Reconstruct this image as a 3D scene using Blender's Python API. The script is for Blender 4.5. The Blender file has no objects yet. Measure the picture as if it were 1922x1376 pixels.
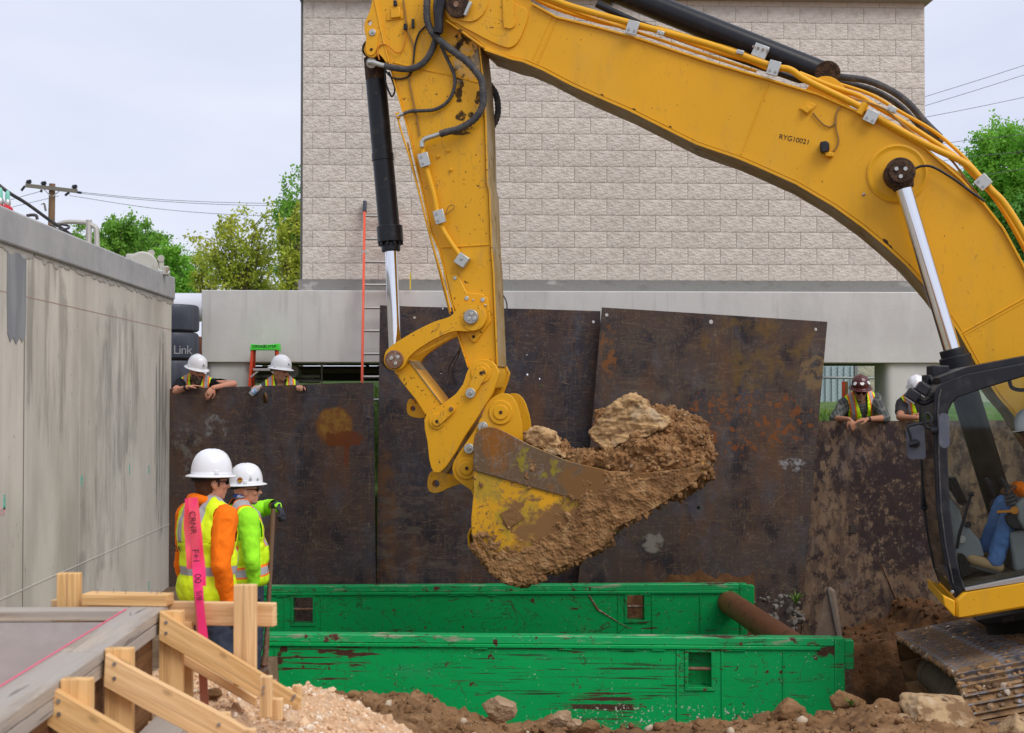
import bpy, bmesh, math, random
import numpy as np
from mathutils import Vector, Matrix, Quaternion
from mathutils.geometry import tessellate_polygon
R = math.radians
random.seed(7)
SC = bpy.context.scene
COL = SC.collection

# ------------------------------------------------------------------ camera, sky, sun, exposure
F_PX, CX, CY, CAM_Z = 2600.0, 961.0, 688.0, 2.15      # focal length etc. in pixels of the 1922 x 1376 photograph
YAW, PITCH = R(2.2), math.atan(54 / 2600)
cam_d = bpy.data.cameras.new('camera')
cam_d.sensor_fit = 'HORIZONTAL'; cam_d.sensor_width = 36.0
cam_d.lens = 36.0 * F_PX / 1922.0
cam_d.dof.use_dof = True; cam_d.dof.focus_distance = 13.0; cam_d.dof.aperture_fstop = 5.6
cam_d.clip_start = 0.1; cam_d.clip_end = 3000
cam = bpy.data.objects.new('camera', cam_d); COL.objects.link(cam)
cam.location = (0, 0, CAM_Z)
cam.rotation_euler = (R(90) + PITCH, 0, -YAW)
SC.camera = cam

w = bpy.data.worlds.new("World"); SC.world = w; w.use_nodes = True
nt = w.node_tree; nt.nodes.clear()
def _n(t, **k):
    n = nt.nodes.new(t)
    for a, b in k.items(): setattr(n, a, b)
    return n
SUN_EL, SUN_AZ = R(48), R(140)
sky = _n('ShaderNodeTexSky', sky_type='NISHITA', sun_disc=False, sun_elevation=SUN_EL, sun_rotation=SUN_AZ, air_density=1.0, dust_density=2.0, ozone_density=1.5)
tc = _n('ShaderNodeTexCoord')
mp = _n('ShaderNodeMapping'); mp.inputs['Scale'].default_value = (1.6, 1.6, 4.5)
ns = _n('ShaderNodeTexNoise'); ns.inputs['Scale'].default_value = 1.7; ns.inputs['Detail'].default_value = 5; ns.inputs['Roughness'].default_value = .5; ns.inputs['Distortion'].default_value = .4
cr = _n('ShaderNodeValToRGB'); cr.color_ramp.elements[0].position = .3; cr.color_ramp.elements[1].position = .72
cr.color_ramp.elements[0].color = (6.3, 6.7, 8.4, 1); cr.color_ramp.elements[1].color = (8.0, 8.3, 9.3, 1)
mx = _n('ShaderNodeMix', data_type='RGBA'); mx.inputs[0].default_value = 0.90
bg = _n('ShaderNodeBackground'); bg.inputs['Strength'].default_value = 0.085
out = _n('ShaderNodeOutputWorld')
L = nt.links.new
L(tc.outputs['Generated'], mp.inputs['Vector']); L(mp.outputs[0], ns.inputs['Vector']); L(ns.outputs[0], cr.inputs[0])
L(sky.outputs[0], mx.inputs[6]); L(cr.outputs[0], mx.inputs[7]); L(mx.outputs[2], bg.inputs[0]); L(bg.outputs[0], out.inputs[0])

sun_d = bpy.data.lights.new('sun', 'SUN'); sun_d.energy = 1.5; sun_d.angle = R(35); sun_d.color = (1.0, .96, .90)
sun = bpy.data.objects.new('sun', sun_d); COL.objects.link(sun)
_sd = Vector((math.sin(SUN_AZ) * math.cos(SUN_EL), math.cos(SUN_AZ) * math.cos(SUN_EL), math.sin(SUN_EL)))
sun.rotation_euler = _sd.to_track_quat('Z', 'Y').to_euler()
sun.location = (0, 0, 30)
SC.view_settings.view_transform = 'Standard'; SC.view_settings.look = 'None'
SC.view_settings.exposure = 0.42; SC.view_settings.gamma = 1.0
SC.view_settings.use_curve_mapping = False

# ------------------------------------------------------------------ geometry helpers
FW = Vector((math.sin(YAW) * math.cos(PITCH), math.cos(YAW) * math.cos(PITCH), math.sin(PITCH)))
RT = Vector((math.cos(YAW), -math.sin(YAW), 0))
UP = RT.cross(FW)
EYE = Vector((0, 0, CAM_Z))
def ray(px, py): return FW + RT * ((px - CX) / F_PX) + UP * ((CY - py) / F_PX)
def atY(px, py, Y):
    d = ray(px, py); return EYE + d * (Y / d.y)
def atZ(px, py, z):
    d = ray(px, py); return EYE + d * ((z - CAM_Z) / d.z)
def atD(px, py, dist): return EYE + ray(px, py) * dist

class MB:
    """collects shapes into one mesh"""
    def __init__(s): s.v, s.f, s.m, s.cur = [], [], [], 0
    def add(s, vs, fs):
        b = len(s.v); s.v += [tuple(q) for q in vs]
        s.f += [tuple(b + i for i in f) for f in fs]; s.m += [s.cur] * len(fs)
        return s
    def mat(s, i): s.cur = i; return s
    def obox(s, c, ax, ay, az):
        c, ax, ay, az = map(Vector, (c, ax, ay, az))
        vs = [c + ax * i + ay * j + az * k for k in (-1, 1) for j in (-1, 1) for i in (-1, 1)]
        return s.add(vs, [(0, 2, 3, 1), (4, 5, 7, 6), (0, 1, 5, 4), (2, 6, 7, 3), (0, 4, 6, 2), (1, 3, 7, 5)])
    def box(s, c, size, rot=None):
        m = rot if rot is not None else Matrix.Identity(3)
        return s.obox(c, m @ Vector((size[0] / 2, 0, 0)), m @ Vector((0, size[1] / 2, 0)), m @ Vector((0, 0, size[2] / 2)))
    def beam(s, p0, p1, w, h, up=(0, 0, 1)):
        p0, p1 = Vector(p0), Vector(p1); d = (p1 - p0); u = Vector(up)
        side = d.cross(u).normalized(); u2 = side.cross(d).normalized()
        return s.obox((p0 + p1) / 2, d / 2, side * (w / 2), u2 * (h / 2))
    def cyl(s, p0, p1, r0, r1=None, n=20, cap=True):
        r1 = r0 if r1 is None else r1
        p0, p1 = Vector(p0), Vector(p1); d = (p1 - p0).normalized()
        a = d.orthogonal().normalized(); b = d.cross(a)
        vs = [p + (a * math.cos(2 * math.pi * i / n) + b * math.sin(2 * math.pi * i / n)) * r for p, r in ((p0, r0), (p1, r1)) for i in range(n)]
        fs = [(i, (i + 1) % n, n + (i + 1) % n, n + i) for i in range(n)]
        if cap: fs += [tuple(range(n - 1, -1, -1)), tuple(range(n, 2 * n))]
        return s.add(vs, fs)
    def tube(s, pts, r, n=8, cap=True):
        pts = [Vector(p) for p in pts]; rr = r if isinstance(r, (list, tuple)) else [r] * len(pts)
        vs, fs, a = [], [], None
        for i, p in enumerate(pts):
            t = (pts[min(i + 1, len(pts) - 1)] - pts[max(i - 1, 0)]).normalized()
            a = t.orthogonal().normalized() if a is None else (a - t * a.dot(t)).normalized()
            b = t.cross(a)
            vs += [p + (a * math.cos(2 * math.pi * k / n) + b * math.sin(2 * math.pi * k / n)) * rr[i] for k in range(n)]
        for i in range(len(pts) - 1):
            fs += [(i * n + k, i * n + (k + 1) % n, (i + 1) * n + (k + 1) % n, (i + 1) * n + k) for k in range(n)]
        if cap:
            fs += [tuple(range(n - 1, -1, -1)), tuple(range((len(pts) - 1) * n, len(pts) * n))]
        return s.add(vs, fs)
    def prism(s, poly, off, holes=()):
        """poly: 3D points (planar), holes: lists of 3D points; extruded by off"""
        off = Vector(off); loops = [[Vector(p) for p in poly]] + [[Vector(p) for p in h] for h in holes]
        flat = [p for l in loops for p in l]; n = len(flat)
        tris = tessellate_polygon(loops) if holes or len(poly) > 4 else [tuple(range(len(poly)))]
        nrm = Vector((0, 0, 0))
        for i in range(len(loops[0])):
            nrm += loops[0][i].cross(loops[0][(i + 1) % len(loops[0])])
        ccw = nrm.dot(off) > 0
        fs = []
        for t in tris:
            a = [flat[i] for i in t]; tn = (a[1] - a[0]).cross(a[2] - a[0])
            same = tn.dot(off) > 0
            t = tuple(t)
            fs.append(tuple(reversed(t)) if same else t)
            fs.append(tuple(i + n for i in (t if same else reversed(t))))
        b = 0
        for li, l in enumerate(loops):
            ln = Vector((0, 0, 0))
            for i in range(len(l)): ln += l[i].cross(l[(i + 1) % len(l)])
            c = (ln.dot(off) > 0) ^ (li > 0)
            for i in range(len(l)):
                j = (i + 1) % len(l)
                q = (b + i, b + j, b + j + n, b + i + n)
                fs.append(q if c else tuple(reversed(q)))
            b += len(l)
        return s.add(flat + [p + off for p in flat], fs)
    def ell(s, c, r, rot=None, nu=16, nv=10):
        c = Vector(c); m = rot if rot is not None else Matrix.Identity(3)
        vs = [c + m @ Vector((0, 0, r[2]))]
        for j in range(1, nv):
            t = math.pi * j / nv
            vs += [c + m @ Vector((r[0] * math.sin(t) * math.cos(2 * math.pi * i / nu), r[1] * math.sin(t) * math.sin(2 * math.pi * i / nu), r[2] * math.cos(t))) for i in range(nu)]
        vs.append(c + m @ Vector((0, 0, -r[2])))
        fs = [(0, 1 + i, 1 + (i + 1) % nu) for i in range(nu)]
        for j in range(nv - 2):
            o = 1 + j * nu
            fs += [(o + i, o + nu + i, o + nu + (i + 1) % nu, o + (i + 1) % nu) for i in range(nu)]
        o = 1 + (nv - 2) * nu
        fs += [(o + i, len(vs) - 1, o + (i + 1) % nu) for i in range(nu)]
        return s.add(vs, fs)
    def rcone(s, p0, p1, r0, r1, n=14):
        """tapered limb with round ends"""
        p0, p1 = Vector(p0), Vector(p1); d = (p1 - p0); L_ = max(d.length, 1e-6); d /= L_
        a = d.orthogonal().normalized(); b = d.cross(a); vs, fs = [], []
        rings = [(-math.cos(t) * r0, math.sin(t) * r0) for t in (0.25, .7, 1.15, 1.57)] + [(L_ + math.sin(t) * r1, math.cos(t) * r1) for t in (0, .42, .87, 1.32)]
        for h, r in rings:
            vs += [p0 + d * h + (a * math.cos(2 * math.pi * k / n) + b * math.sin(2 * math.pi * k / n)) * r for k in range(n)]
        for i in range(len(rings) - 1):
            fs += [(i * n + k, i * n + (k + 1) % n, (i + 1) * n + (k + 1) % n, (i + 1) * n + k) for k in range(n)]
        fs += [tuple(range(n - 1, -1, -1)), tuple(range((len(rings) - 1) * n, len(rings) * n))]
        return s.add(vs, fs)
    def lathe(s, prof, c=(0, 0, 0), axis=(0, 0, 1), n=24):
        c = Vector(c); d = Vector(axis).normalized(); a = d.orthogonal().normalized(); b = d.cross(a)
        vs = [c + d * h + (a * math.cos(2 * math.pi * k / n) + b * math.sin(2 * math.pi * k / n)) * r for r, h in prof for k in range(n)]
        fs = [(i * n + k, i * n + (k + 1) % n, (i + 1) * n + (k + 1) % n, (i + 1) * n + k) for i in range(len(prof) - 1) for k in range(n)]
        return s.add(vs, fs)
    def mesh(s, name, sm=35, inv=None):
        me = bpy.data.meshes.new(name)
        vs = s.v if inv is None else [tuple(inv @ Vector(q)) for q in s.v]
        me.from_pydata(vs, [], s.f)
        me.polygons.foreach_set('material_index', s.m)
        if sm:
            me.polygons.foreach_set('use_smooth', [True] * len(s.f))
            me.set_sharp_from_angle(angle=R(sm))
        me.update()
        return me

def props(o, label=None, cat=None, group=None, kind=None):
    if label: o['label'] = label
    if cat: o['category'] = cat
    if group: o['group'] = group
    if kind: o['kind'] = kind
    return o
def thing(name, label, cat, loc=(0, 0, 0), rotz=0, group=None, rot=None):
    o = bpy.data.objects.new(name, None); COL.objects.link(o)
    o.location = loc; o.rotation_euler = rot if rot else (0, 0, rotz); o.empty_display_size = .2
    return props(o, label, cat, group)
def wm(o):
    m = Matrix.Translation(o.location) @ o.rotation_euler.to_matrix().to_4x4() @ Matrix.Diagonal((*o.scale, 1))
    return wm(o.parent) @ m if o.parent else m
def obj(name, mb, mats, parent=None, world=True, sm=35, bevel=0, seg=2, loc=None, kind=None, label=None, cat=None, group=None):
    """links a mesh; world=True: mb is in world coordinates and is brought into the parent's frame"""
    if isinstance(mb, MB):
        base = wm(parent) if parent else (Matrix.Translation(loc) if loc is not None else Matrix.Identity(4))
        me = mb.mesh(name, sm, base.inverted() if world else None)
    else: me = mb
    o = bpy.data.objects.new(name, me); COL.objects.link(o)
    if parent: o.parent = parent
    elif loc is not None: o.location = loc
    for m in (mats if isinstance(mats, (list, tuple)) else [mats]): me.materials.append(m)
    if bevel:
        b = o.modifiers.new('bevel', 'BEVEL'); b.width = bevel; b.segments = seg; b.limit_method = 'ANGLE'; b.angle_limit = R(40); b.harden_normals = False
    return props(o, label, cat, group, kind)
def inst(src, parent=None, loc=None, rot=None, scale=None):
    o = src.copy(); COL.objects.link(o); o.parent = parent
    if loc is not None: o.location = loc
    if rot is not None: o.rotation_euler = rot
    if scale is not None: o.scale = scale
    return o
def dup(root, loc, rot=None, label=None):
    r = root.copy(); COL.objects.link(r); r.location = loc
    if rot is not None: r.rotation_euler = rot
    if label: r['label'] = label
    for ch in list(root.children):
        c = ch.copy(); COL.objects.link(c); c.parent = r
        for g in ch.children:
            d = g.copy(); COL.objects.link(d); d.parent = c
    return r
def crom(pts, n=6):
    P = [Vector(p) for p in pts]; P = [P[0] * 2 - P[1]] + P + [P[-1] * 2 - P[-2]]; o = []
    for i in range(1, len(P) - 2):
        for k in range(n):
            t = k / n
            o.append(.5 * ((2 * P[i]) + (P[i + 1] - P[i - 1]) * t + (2 * P[i - 1] - 5 * P[i] + 4 * P[i + 1] - P[i + 2]) * t * t + (3 * P[i] - P[i - 1] - 3 * P[i + 1] + P[i + 2]) * t ** 3))
    o.append(P[-2]); return o

# numpy gradient noise
_rs = np.random.RandomState(3); _perm = np.tile(_rs.permutation(256), 3); _g = _rs.normal(size=(256, 3)); _g /= np.linalg.norm(_g, axis=1)[:, None]
def pnoise(P):
    P = np.asarray(P, float); I = np.floor(P).astype(int); Fr = P - I; I &= 255
    U = Fr * Fr * Fr * (Fr * (Fr * 6 - 15) + 10); res = 0
    for dx in (0, 1):
        for dy in (0, 1):
            for dz in (0, 1):
                h = _perm[_perm[_perm[I[:, 0] + dx] + I[:, 1] + dy] + I[:, 2] + dz] % 256
                d = (_g[h] * (Fr - np.array([dx, dy, dz]))).sum(1)
                wgt = (U[:, 0] if dx else 1 - U[:, 0]) * (U[:, 1] if dy else 1 - U[:, 1]) * (U[:, 2] if dz else 1 - U[:, 2])
                res = res + d * wgt
    return res
def fbm(P, s=1.0, o=4, g=.5, ridge=False):
    P = np.asarray(P, float) * s; a, r = 1.0, 0
    for k in range(o):
        n = pnoise(P + k * 17.3)
        r = r + a * ((.35 - np.abs(n)) * 2 if ridge else n * 1.6); a *= g; P = P * 2.03
    return r
def np_mesh(name, V, Fq, mats, parent=None, loc=None, smooth=True, **k):
    me = bpy.data.meshes.new(name); V = np.asarray(V, np.float32); Fq = np.asarray(Fq, np.int32)
    n = Fq.shape[1]
    me.vertices.add(len(V)); me.vertices.foreach_set('co', V.ravel())
    me.loops.add(Fq.size); me.loops.foreach_set('vertex_index', Fq.ravel())
    me.polygons.add(len(Fq)); me.polygons.foreach_set('loop_start', np.arange(0, Fq.size, n, dtype=np.int32)); me.polygons.foreach_set('loop_total', np.full(len(Fq), n, np.int32))
    me.polygons.foreach_set('use_smooth', np.full(len(Fq), smooth)); me.update(calc_edges=True); me.validate()
    return obj(name, me, mats, parent, loc=loc, **k)
def grid(xs, ys):
    X, Y = np.meshgrid(xs, ys); nx, ny = len(xs), len(ys)
    i = np.arange((ny - 1) * nx).reshape(ny - 1, nx)[:, :-1].ravel()
    return X.ravel(), Y.ravel(), np.stack([i, i + 1, i + 1 + nx, i + nx], 1)
def remesh(mb, voxel, smooth=3, noise=None):
    """voxel union of everything in mb -> numpy verts and quads"""
    me = mb.mesh('tmp', 0); o = bpy.data.objects.new('tmp', me); COL.objects.link(o)
    m = o.modifiers.new('r', 'REMESH'); m.mode = 'VOXEL'; m.voxel_size = voxel; m.use_smooth_shade = True
    if smooth:
        s_ = o.modifiers.new('s', 'SMOOTH'); s_.factor = .6; s_.iterations = smooth
    dg = bpy.context.evaluated_depsgraph_get(); dg.update()
    e = bpy.data.meshes.new_from_object(o.evaluated_get(dg))
    bpy.data.objects.remove(o); bpy.data.meshes.remove(me)
    return e
def mesh_co(me):
    a = np.empty(len(me.vertices) * 3, np.float32); me.vertices.foreach_get('co', a); return a.reshape(-1, 3).astype(float)
def mesh_no(me):
    a = np.empty(len(me.vertices) * 3, np.float32); me.vertices.foreach_get('normal', a); return a.reshape(-1, 3).astype(float)
def set_co(me, V): me.vertices.foreach_set('co', np.asarray(V, np.float32).ravel()); me.update()
def local(me, root):
    me.transform(wm(root).inverted()); return me
def tomesh(fo):
    """lettering becomes an ordinary mesh"""
    dg = bpy.context.evaluated_depsgraph_get(); dg.update(); me = bpy.data.meshes.new_from_object(fo.evaluated_get(dg)); mats = [m for m in fo.data.materials]
    n = bpy.data.objects.new(fo.name, me); nm = fo.name.split('.')[0]; COL.objects.link(n); n.parent = fo.parent; n.location = fo.location; n.rotation_euler = fo.rotation_euler; n.scale = fo.scale
    me.materials.clear()
    for m in mats: me.materials.append(m)
    bpy.data.objects.remove(fo); n.name = nm; return n
# ------------------------------------------------------------------ materials
def lin(*c):
    """0-255 colour as seen under neutral light -> linear"""
    return tuple(((v / 255) / 12.92 if v / 255 <= .04045 else ((v / 255 + .055) / 1.055) ** 2.4) for v in c)
def M(name, col, rough=.6, metal=0.0, layers=(), bump=(), coord='Object', spec=.35, alpha=None, trans=0, coat=0, ior=1.45, rvar=0):
    m = bpy.data.materials.new(name); m.use_nodes = True; t = m.node_tree; b = t.nodes['Principled BSDF']; K = t.links.new
    def nn(ty, **k):
        n = t.nodes.new(ty)
        for a, v in k.items(): setattr(n, a, v)
        return n
    def mth(op, a, c=None, cl=False):
        n = nn('ShaderNodeMath', operation=op, use_clamp=cl)
        for i, v in enumerate((a, c)):
            if v is None: continue
            if isinstance(v, (int, float)): n.inputs[i].default_value = v
            else: K(v, n.inputs[i])
        return n.outputs[0]
    tcn = nn('ShaderNodeTexCoord'); co = tcn.outputs[coord]
    cols, rgh = None, None
    c4 = nn('ShaderNodeRGB'); c4.outputs[0].default_value = (*col, 1); cur = c4.outputs[0]
    rn = nn('ShaderNodeValue'); rn.outputs[0].default_value = rough; rcur = rn.outputs[0]; mcur = None
    if metal: mv = nn('ShaderNodeValue'); mv.outputs[0].default_value = metal; mcur = mv.outputs[0]
    hgt = None
    for i, l in enumerate(layers):
        sc = l.get('s', 5.0); sc = (sc, sc, sc) if isinstance(sc, (int, float)) else sc
        mp = nn('ShaderNodeMapping'); mp.inputs['Scale'].default_value = sc; mp.inputs['Location'].default_value = (i * 3.7 + l.get('o', 0), i * 1.9, i * 5.3)
        mp.inputs['Rotation'].default_value = l.get('rot', (0, 0, 0))
        K(co, mp.inputs['Vector'])
        ty = l.get('t', 'noise')
        if ty == 'noise':
            n = nn('ShaderNodeTexNoise'); n.inputs['Scale'].default_value = 1; n.inputs['Detail'].default_value = l.get('det', 5); n.inputs['Roughness'].default_value = l.get('rg', .6); n.inputs['Distortion'].default_value = l.get('dist', 0)
            K(mp.outputs[0], n.inputs['Vector']); val = n.outputs[0]
        elif ty == 'voro':
            n = nn('ShaderNodeTexVoronoi', feature=l.get('feat', 'F1')); n.inputs['Scale'].default_value = 1; K(mp.outputs[0], n.inputs['Vector']); val = n.outputs['Distance']
        elif ty == 'wave':
            n = nn('ShaderNodeTexWave', wave_type=l.get('wt', 'BANDS'), bands_direction=l.get('bd', 'Z')); n.inputs['Scale'].default_value = 1; n.inputs['Distortion'].default_value = l.get('dist', 6); n.inputs['Detail'].default_value = 3; n.inputs['Detail Scale'].default_value = l.get('ds', 1.2)
            K(mp.outputs[0], n.inputs['Vector']); val = n.outputs[1]
        elif ty == 'flat':
            v_ = nn('ShaderNodeValue'); v_.outputs[0].default_value = 1; val = v_.outputs[0]
        if l.get('band'):   # thin lines where the noise crosses one half
            val = mth('ABSOLUTE', mth('SUBTRACT', val, .5)); lo, hi = l['band'], 0.0
        else: lo, hi = l.get('lo', .5), l.get('hi', .6)
        if ty == 'flat': mask = val
        else:
            mr = nn('ShaderNodeMapRange'); mr.inputs['From Min'].default_value = lo; mr.inputs['From Max'].default_value = hi; K(val, mr.inputs['Value']); mask = mr.outputs[0]
        if 'spot' in l:     # a stain of its own place and size (object coordinates)
            c_, r_ = l['spot']
            m2 = nn('ShaderNodeMapping'); m2.inputs['Location'].default_value = tuple(-c_[k] / r_[k] for k in range(3)); m2.inputs['Scale'].default_value = tuple(1 / r_[k] for k in range(3)); K(co, m2.inputs['Vector'])
            ln = nn('ShaderNodeVectorMath', operation='LENGTH'); K(m2.outputs[0], ln.inputs[0])
            nz = nn('ShaderNodeTexNoise'); nz.inputs['Scale'].default_value = l.get('ss', 8); nz.inputs['Detail'].default_value = 5; K(co, nz.inputs['Vector'])
            dd = mth('ADD', ln.outputs[1], mth('MULTIPLY', mth('SUBTRACT', nz.outputs[0], .5), l.get('sn', 1.2)))
            mr = nn('ShaderNodeMapRange'); mr.inputs['From Min'].default_value = 1.0 + l.get('sf', .1); mr.inputs['From Max'].default_value = 1.0 - l.get('sf', .1); K(dd, mr.inputs['Value'])
            mask = mth('MULTIPLY', mask, mr.outputs[0])
        if 'ax' in l:       # only between two values of one object coordinate, with a ragged border
            ax, a0, a1 = l['ax']; sp = nn('ShaderNodeSeparateXYZ'); K(co, sp.inputs[0])
            nz = nn('ShaderNodeTexNoise'); nz.inputs['Scale'].default_value = l.get('ss', 6); nz.inputs['Detail'].default_value = 5; K(co, nz.inputs['Vector'])
            av = mth('ADD', sp.outputs[ax], mth('MULTIPLY', mth('SUBTRACT', nz.outputs[0], .5), l.get('sn', .2)))
            mr = nn('ShaderNodeMapRange'); mr.inputs['From Min'].default_value = a0; mr.inputs['From Max'].default_value = a1; K(av, mr.inputs['Value'])
            mask = mth('MULTIPLY', mask, mr.outputs[0])
        amt = l.get('amt', 1.0)
        if amt != 1: mask = mth('MULTIPLY', mask, amt)
        mxn = nn('ShaderNodeMix', data_type='RGBA'); K(mask, mxn.inputs[0]); K(cur, mxn.inputs[6]); mxn.inputs[7].default_value = (*l['c'], 1); cur = mxn.outputs[2]
        if 'r' in l:
            mxr = nn('ShaderNodeMix', data_type='FLOAT'); K(mask, mxr.inputs[0]); K(rcur, mxr.inputs[2]); mxr.inputs[3].default_value = l['r']; rcur = mxr.outputs[0]
        if mcur is not None and 'm' in l:
            mxr = nn('ShaderNodeMix', data_type='FLOAT'); K(mask, mxr.inputs[0]); K(mcur, mxr.inputs[2]); mxr.inputs[3].default_value = l['m']; mcur = mxr.outputs[0]
        if l.get('h'):
            hh = mth('MULTIPLY', mask, l['h']); hgt = hh if hgt is None else mth('ADD', hgt, hh)
    for j, (bs, bh, bd) in enumerate(bump):
        bs = (bs, bs, bs) if isinstance(bs, (int, float)) else bs
        mp = nn('ShaderNodeMapping'); mp.inputs['Scale'].default_value = bs; mp.inputs['Location'].default_value = (j, j * 2, 4); K(co, mp.inputs['Vector'])
        n = nn('ShaderNodeTexNoise'); n.inputs['Scale'].default_value = 1; n.inputs['Detail'].default_value = bd; n.inputs['Roughness'].default_value = .6; K(mp.outputs[0], n.inputs['Vector'])
        hh = mth('MULTIPLY', n.outputs[0], bh); hgt = hh if hgt is None else mth('ADD', hgt, hh)
    if hgt is not None:
        bn = nn('ShaderNodeBump'); bn.inputs['Strength'].default_value = 1; bn.inputs['Distance'].default_value = 1.0; K(hgt, bn.inputs['Height']); K(bn.outputs[0], b.inputs['Normal'])
    K(cur, b.inputs['Base Color']); K(rcur, b.inputs['Roughness'])
    if mcur is not None: K(mcur, b.inputs['Metallic'])
    b.inputs['Specular IOR Level'].default_value = spec; b.inputs['IOR'].default_value = ior
    if trans: b.inputs['Transmission Weight'].default_value = trans
    if coat: b.inputs['Coat Weight'].default_value = coat; b.inputs['Coat Roughness'].default_value = .15
    if alpha is not None: b.inputs['Alpha'].default_value = alpha
    return m
def Ly(c, **k): k['c'] = c; return k
MUD = (.25, .128, .050); MUDL = (.33, .20, .095); RUST = (.17, .055, .018); RUSTD = (.06, .03, .02)
YEL = (.79, .39, .016)
def yellow(name, wear=.5, mud=.0, extra=()):
    return M(name, YEL, .38, layers=[
        Ly((.66, .34, .012), s=.8, lo=.4, hi=.7, amt=.6), Ly((.66, .42, .10), s=(1.2, 1.2, .5), lo=.55, hi=.8, amt=.3, det=8), Ly((.48, .27, .04), s=(5, 5, .6), lo=.58, hi=.74, amt=.35, det=8, r=.6), Ly((.42, .26, .09), s=(5, 5, 2), lo=.56, hi=.72, amt=.35 * wear * 2, r=.7, det=8),
        Ly((.06, .035, .018), s=26, lo=.70 - .06 * wear, hi=.73 - .05 * wear, r=.8, amt=.9, det=6),
        Ly((.10, .055, .025), s=7, lo=.74 - .08 * wear, hi=.77 - .06 * wear, r=.8, det=9),
        Ly((.20, .12, .05), s=(2.5, 2.5, 1.2), band=.006 * wear, amt=.6, det=3, dist=1.2),
        Ly(MUDL, s=3.5, lo=.62 - .2 * mud, hi=.72, amt=mud, r=.9, det=8)] + list(extra),
        bump=[(30, .0006, 3)], spec=.3)
m_yel = yellow('yellow_paint', .25); m_yels = yellow('yellow_paint_scratched', .8); m_yelw = yellow('yellow_paint_worn', 1.15, .25)
m_black = M('black_steel', (.012, .013, .017), .32, layers=[Ly((.05, .045, .04), s=9, lo=.55, hi=.75, amt=.5, r=.6), Ly((.16, .11, .07), s=22, lo=.68, hi=.72, r=.8)], bump=[(40, .0004, 2)])
m_chrome = M('chrome', (.82, .83, .86), .09, 1.0)
m_steel = M('bare_steel', (.42, .41, .39), .38, .8, layers=[Ly((.22, .15, .10), s=30, lo=.55, hi=.7, r=.7, m=.2)])
m_zinc = M('zinc', (.52, .53, .50), .4, .7, layers=[Ly((.25, .23, .18), s=30, lo=.6, hi=.75, r=.7, m=.3, amt=.6)])
m_rsteel = M('rusty_pin', (.23, .12, .07), .65, .3, layers=[Ly((.42, .38, .34), s=20, lo=.5, hi=.7, r=.4, m=.7), Ly(RUSTD, s=30, lo=.6, hi=.75)], bump=[(60, .001, 3)])
m_hose = M('rubber_hose', (.05, .05, .055), .6, layers=[Ly((.17, .15, .125), s=14, lo=.45, hi=.7, r=.9, amt=.6)], bump=[(80, .001, 2)])
m_grease = M('greasy_dirt', (.035, .02, .013), .85, layers=[Ly((.10, .055, .03), s=35, lo=.45, hi=.6)], bump=[(90, .01, 4)])
m_plastic = M('black_plastic', (.018, .019, .024), .42, layers=[Ly((.10, .095, .09), s=8, lo=.5, hi=.8, amt=.35, r=.7)])
m_mirror = M('grey_mirror_shell', (.10, .11, .14), .45, layers=[Ly((.22, .22, .22), s=9, lo=.5, hi=.75, amt=.5, r=.7)])
m_wire = M('tan_wire', (.30, .17, .05), .6)
m_orange_wire = M('orange_wire', (.6, .22, .02), .5)
# ------------------------------------------------------------------ the block building and the concrete beam under it
m_block = M('split_face_block', (.68, .625, .555), .9, layers=[Ly((.42, .355, .28), s=14, lo=.5, hi=.75, amt=.6, det=8), Ly((.78, .70, .60), s=9, lo=.5, hi=.8, amt=.5, det=8), Ly((.30, .25, .2), s=(.5, .5, 1.2), lo=.5, hi=.8, amt=.35, det=6)], bump=[((16, 16, 26), .028, 8), (70, .008, 4)])
def tone(m, a):   # every block a little lighter or darker
    t = m.node_tree; b = t.nodes['Principled BSDF']; oi = t.nodes.new('ShaderNodeObjectInfo'); h = t.nodes.new('ShaderNodeHueSaturation'); mr = t.nodes.new('ShaderNodeMapRange'); mr.inputs['To Min'].default_value = 1 - a; mr.inputs['To Max'].default_value = 1 + a
    src = b.inputs['Base Color'].links[0].from_socket; t.links.new(oi.outputs['Random'], mr.inputs[0]); t.links.new(mr.outputs[0], h.inputs['Value']); t.links.new(src, h.inputs['Color']); t.links.new(h.outputs[0], b.inputs['Base Color'])
tone(m_block, .05)
m_mortar = M('mortar', (.46, .395, .32), .95, bump=[(60, .004, 4)])
m_conc = M('beam_concrete', (.60, .585, .555), .85, layers=[Ly((.44, .43, .405), s=(1.2, 1.2, .9), lo=.45, hi=.75, amt=.7, det=7), Ly((.70, .69, .66), s=(3, 3, 1.0), lo=.5, hi=.75, amt=.5), Ly((.29, .28, .26), s=(9, 9, .7), lo=.56, hi=.75, amt=.4), Ly((.25, .25, .26), s=6, lo=.68, hi=.73, amt=.5, det=9)], bump=[(6, .003, 5), (50, .0015, 3)])
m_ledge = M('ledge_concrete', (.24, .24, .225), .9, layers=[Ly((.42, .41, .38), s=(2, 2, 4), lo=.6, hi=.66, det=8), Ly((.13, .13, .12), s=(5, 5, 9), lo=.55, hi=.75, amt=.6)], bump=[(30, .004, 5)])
m_dark = M('dark_underside', (.05, .042, .035), .9)  # under-beam darkness put into the colour; slot and panel gap use it too
m_trim = M('metal_trim', (.12, .12, .11), .6, .3)
YB = 17.2
bx0, bx1 = atY(568, 400, YB).x, atY(1737, 400, YB).x
zb0 = atY(960, 526, YB).z
bld = thing('block_building', 'pale split face block building behind the steel plates', 'building', ((bx0 + bx1) / 2, YB + 2, 1.0))
BH, BW = .2032, .4064
core = MB().box(((bx0 + bx1) / 2, YB + 1.994, zb0 + 2.2), (bx1 - bx0 - .02, 4.0, 4.4))
obj('wall', core, m_mortar, bld)
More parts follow.
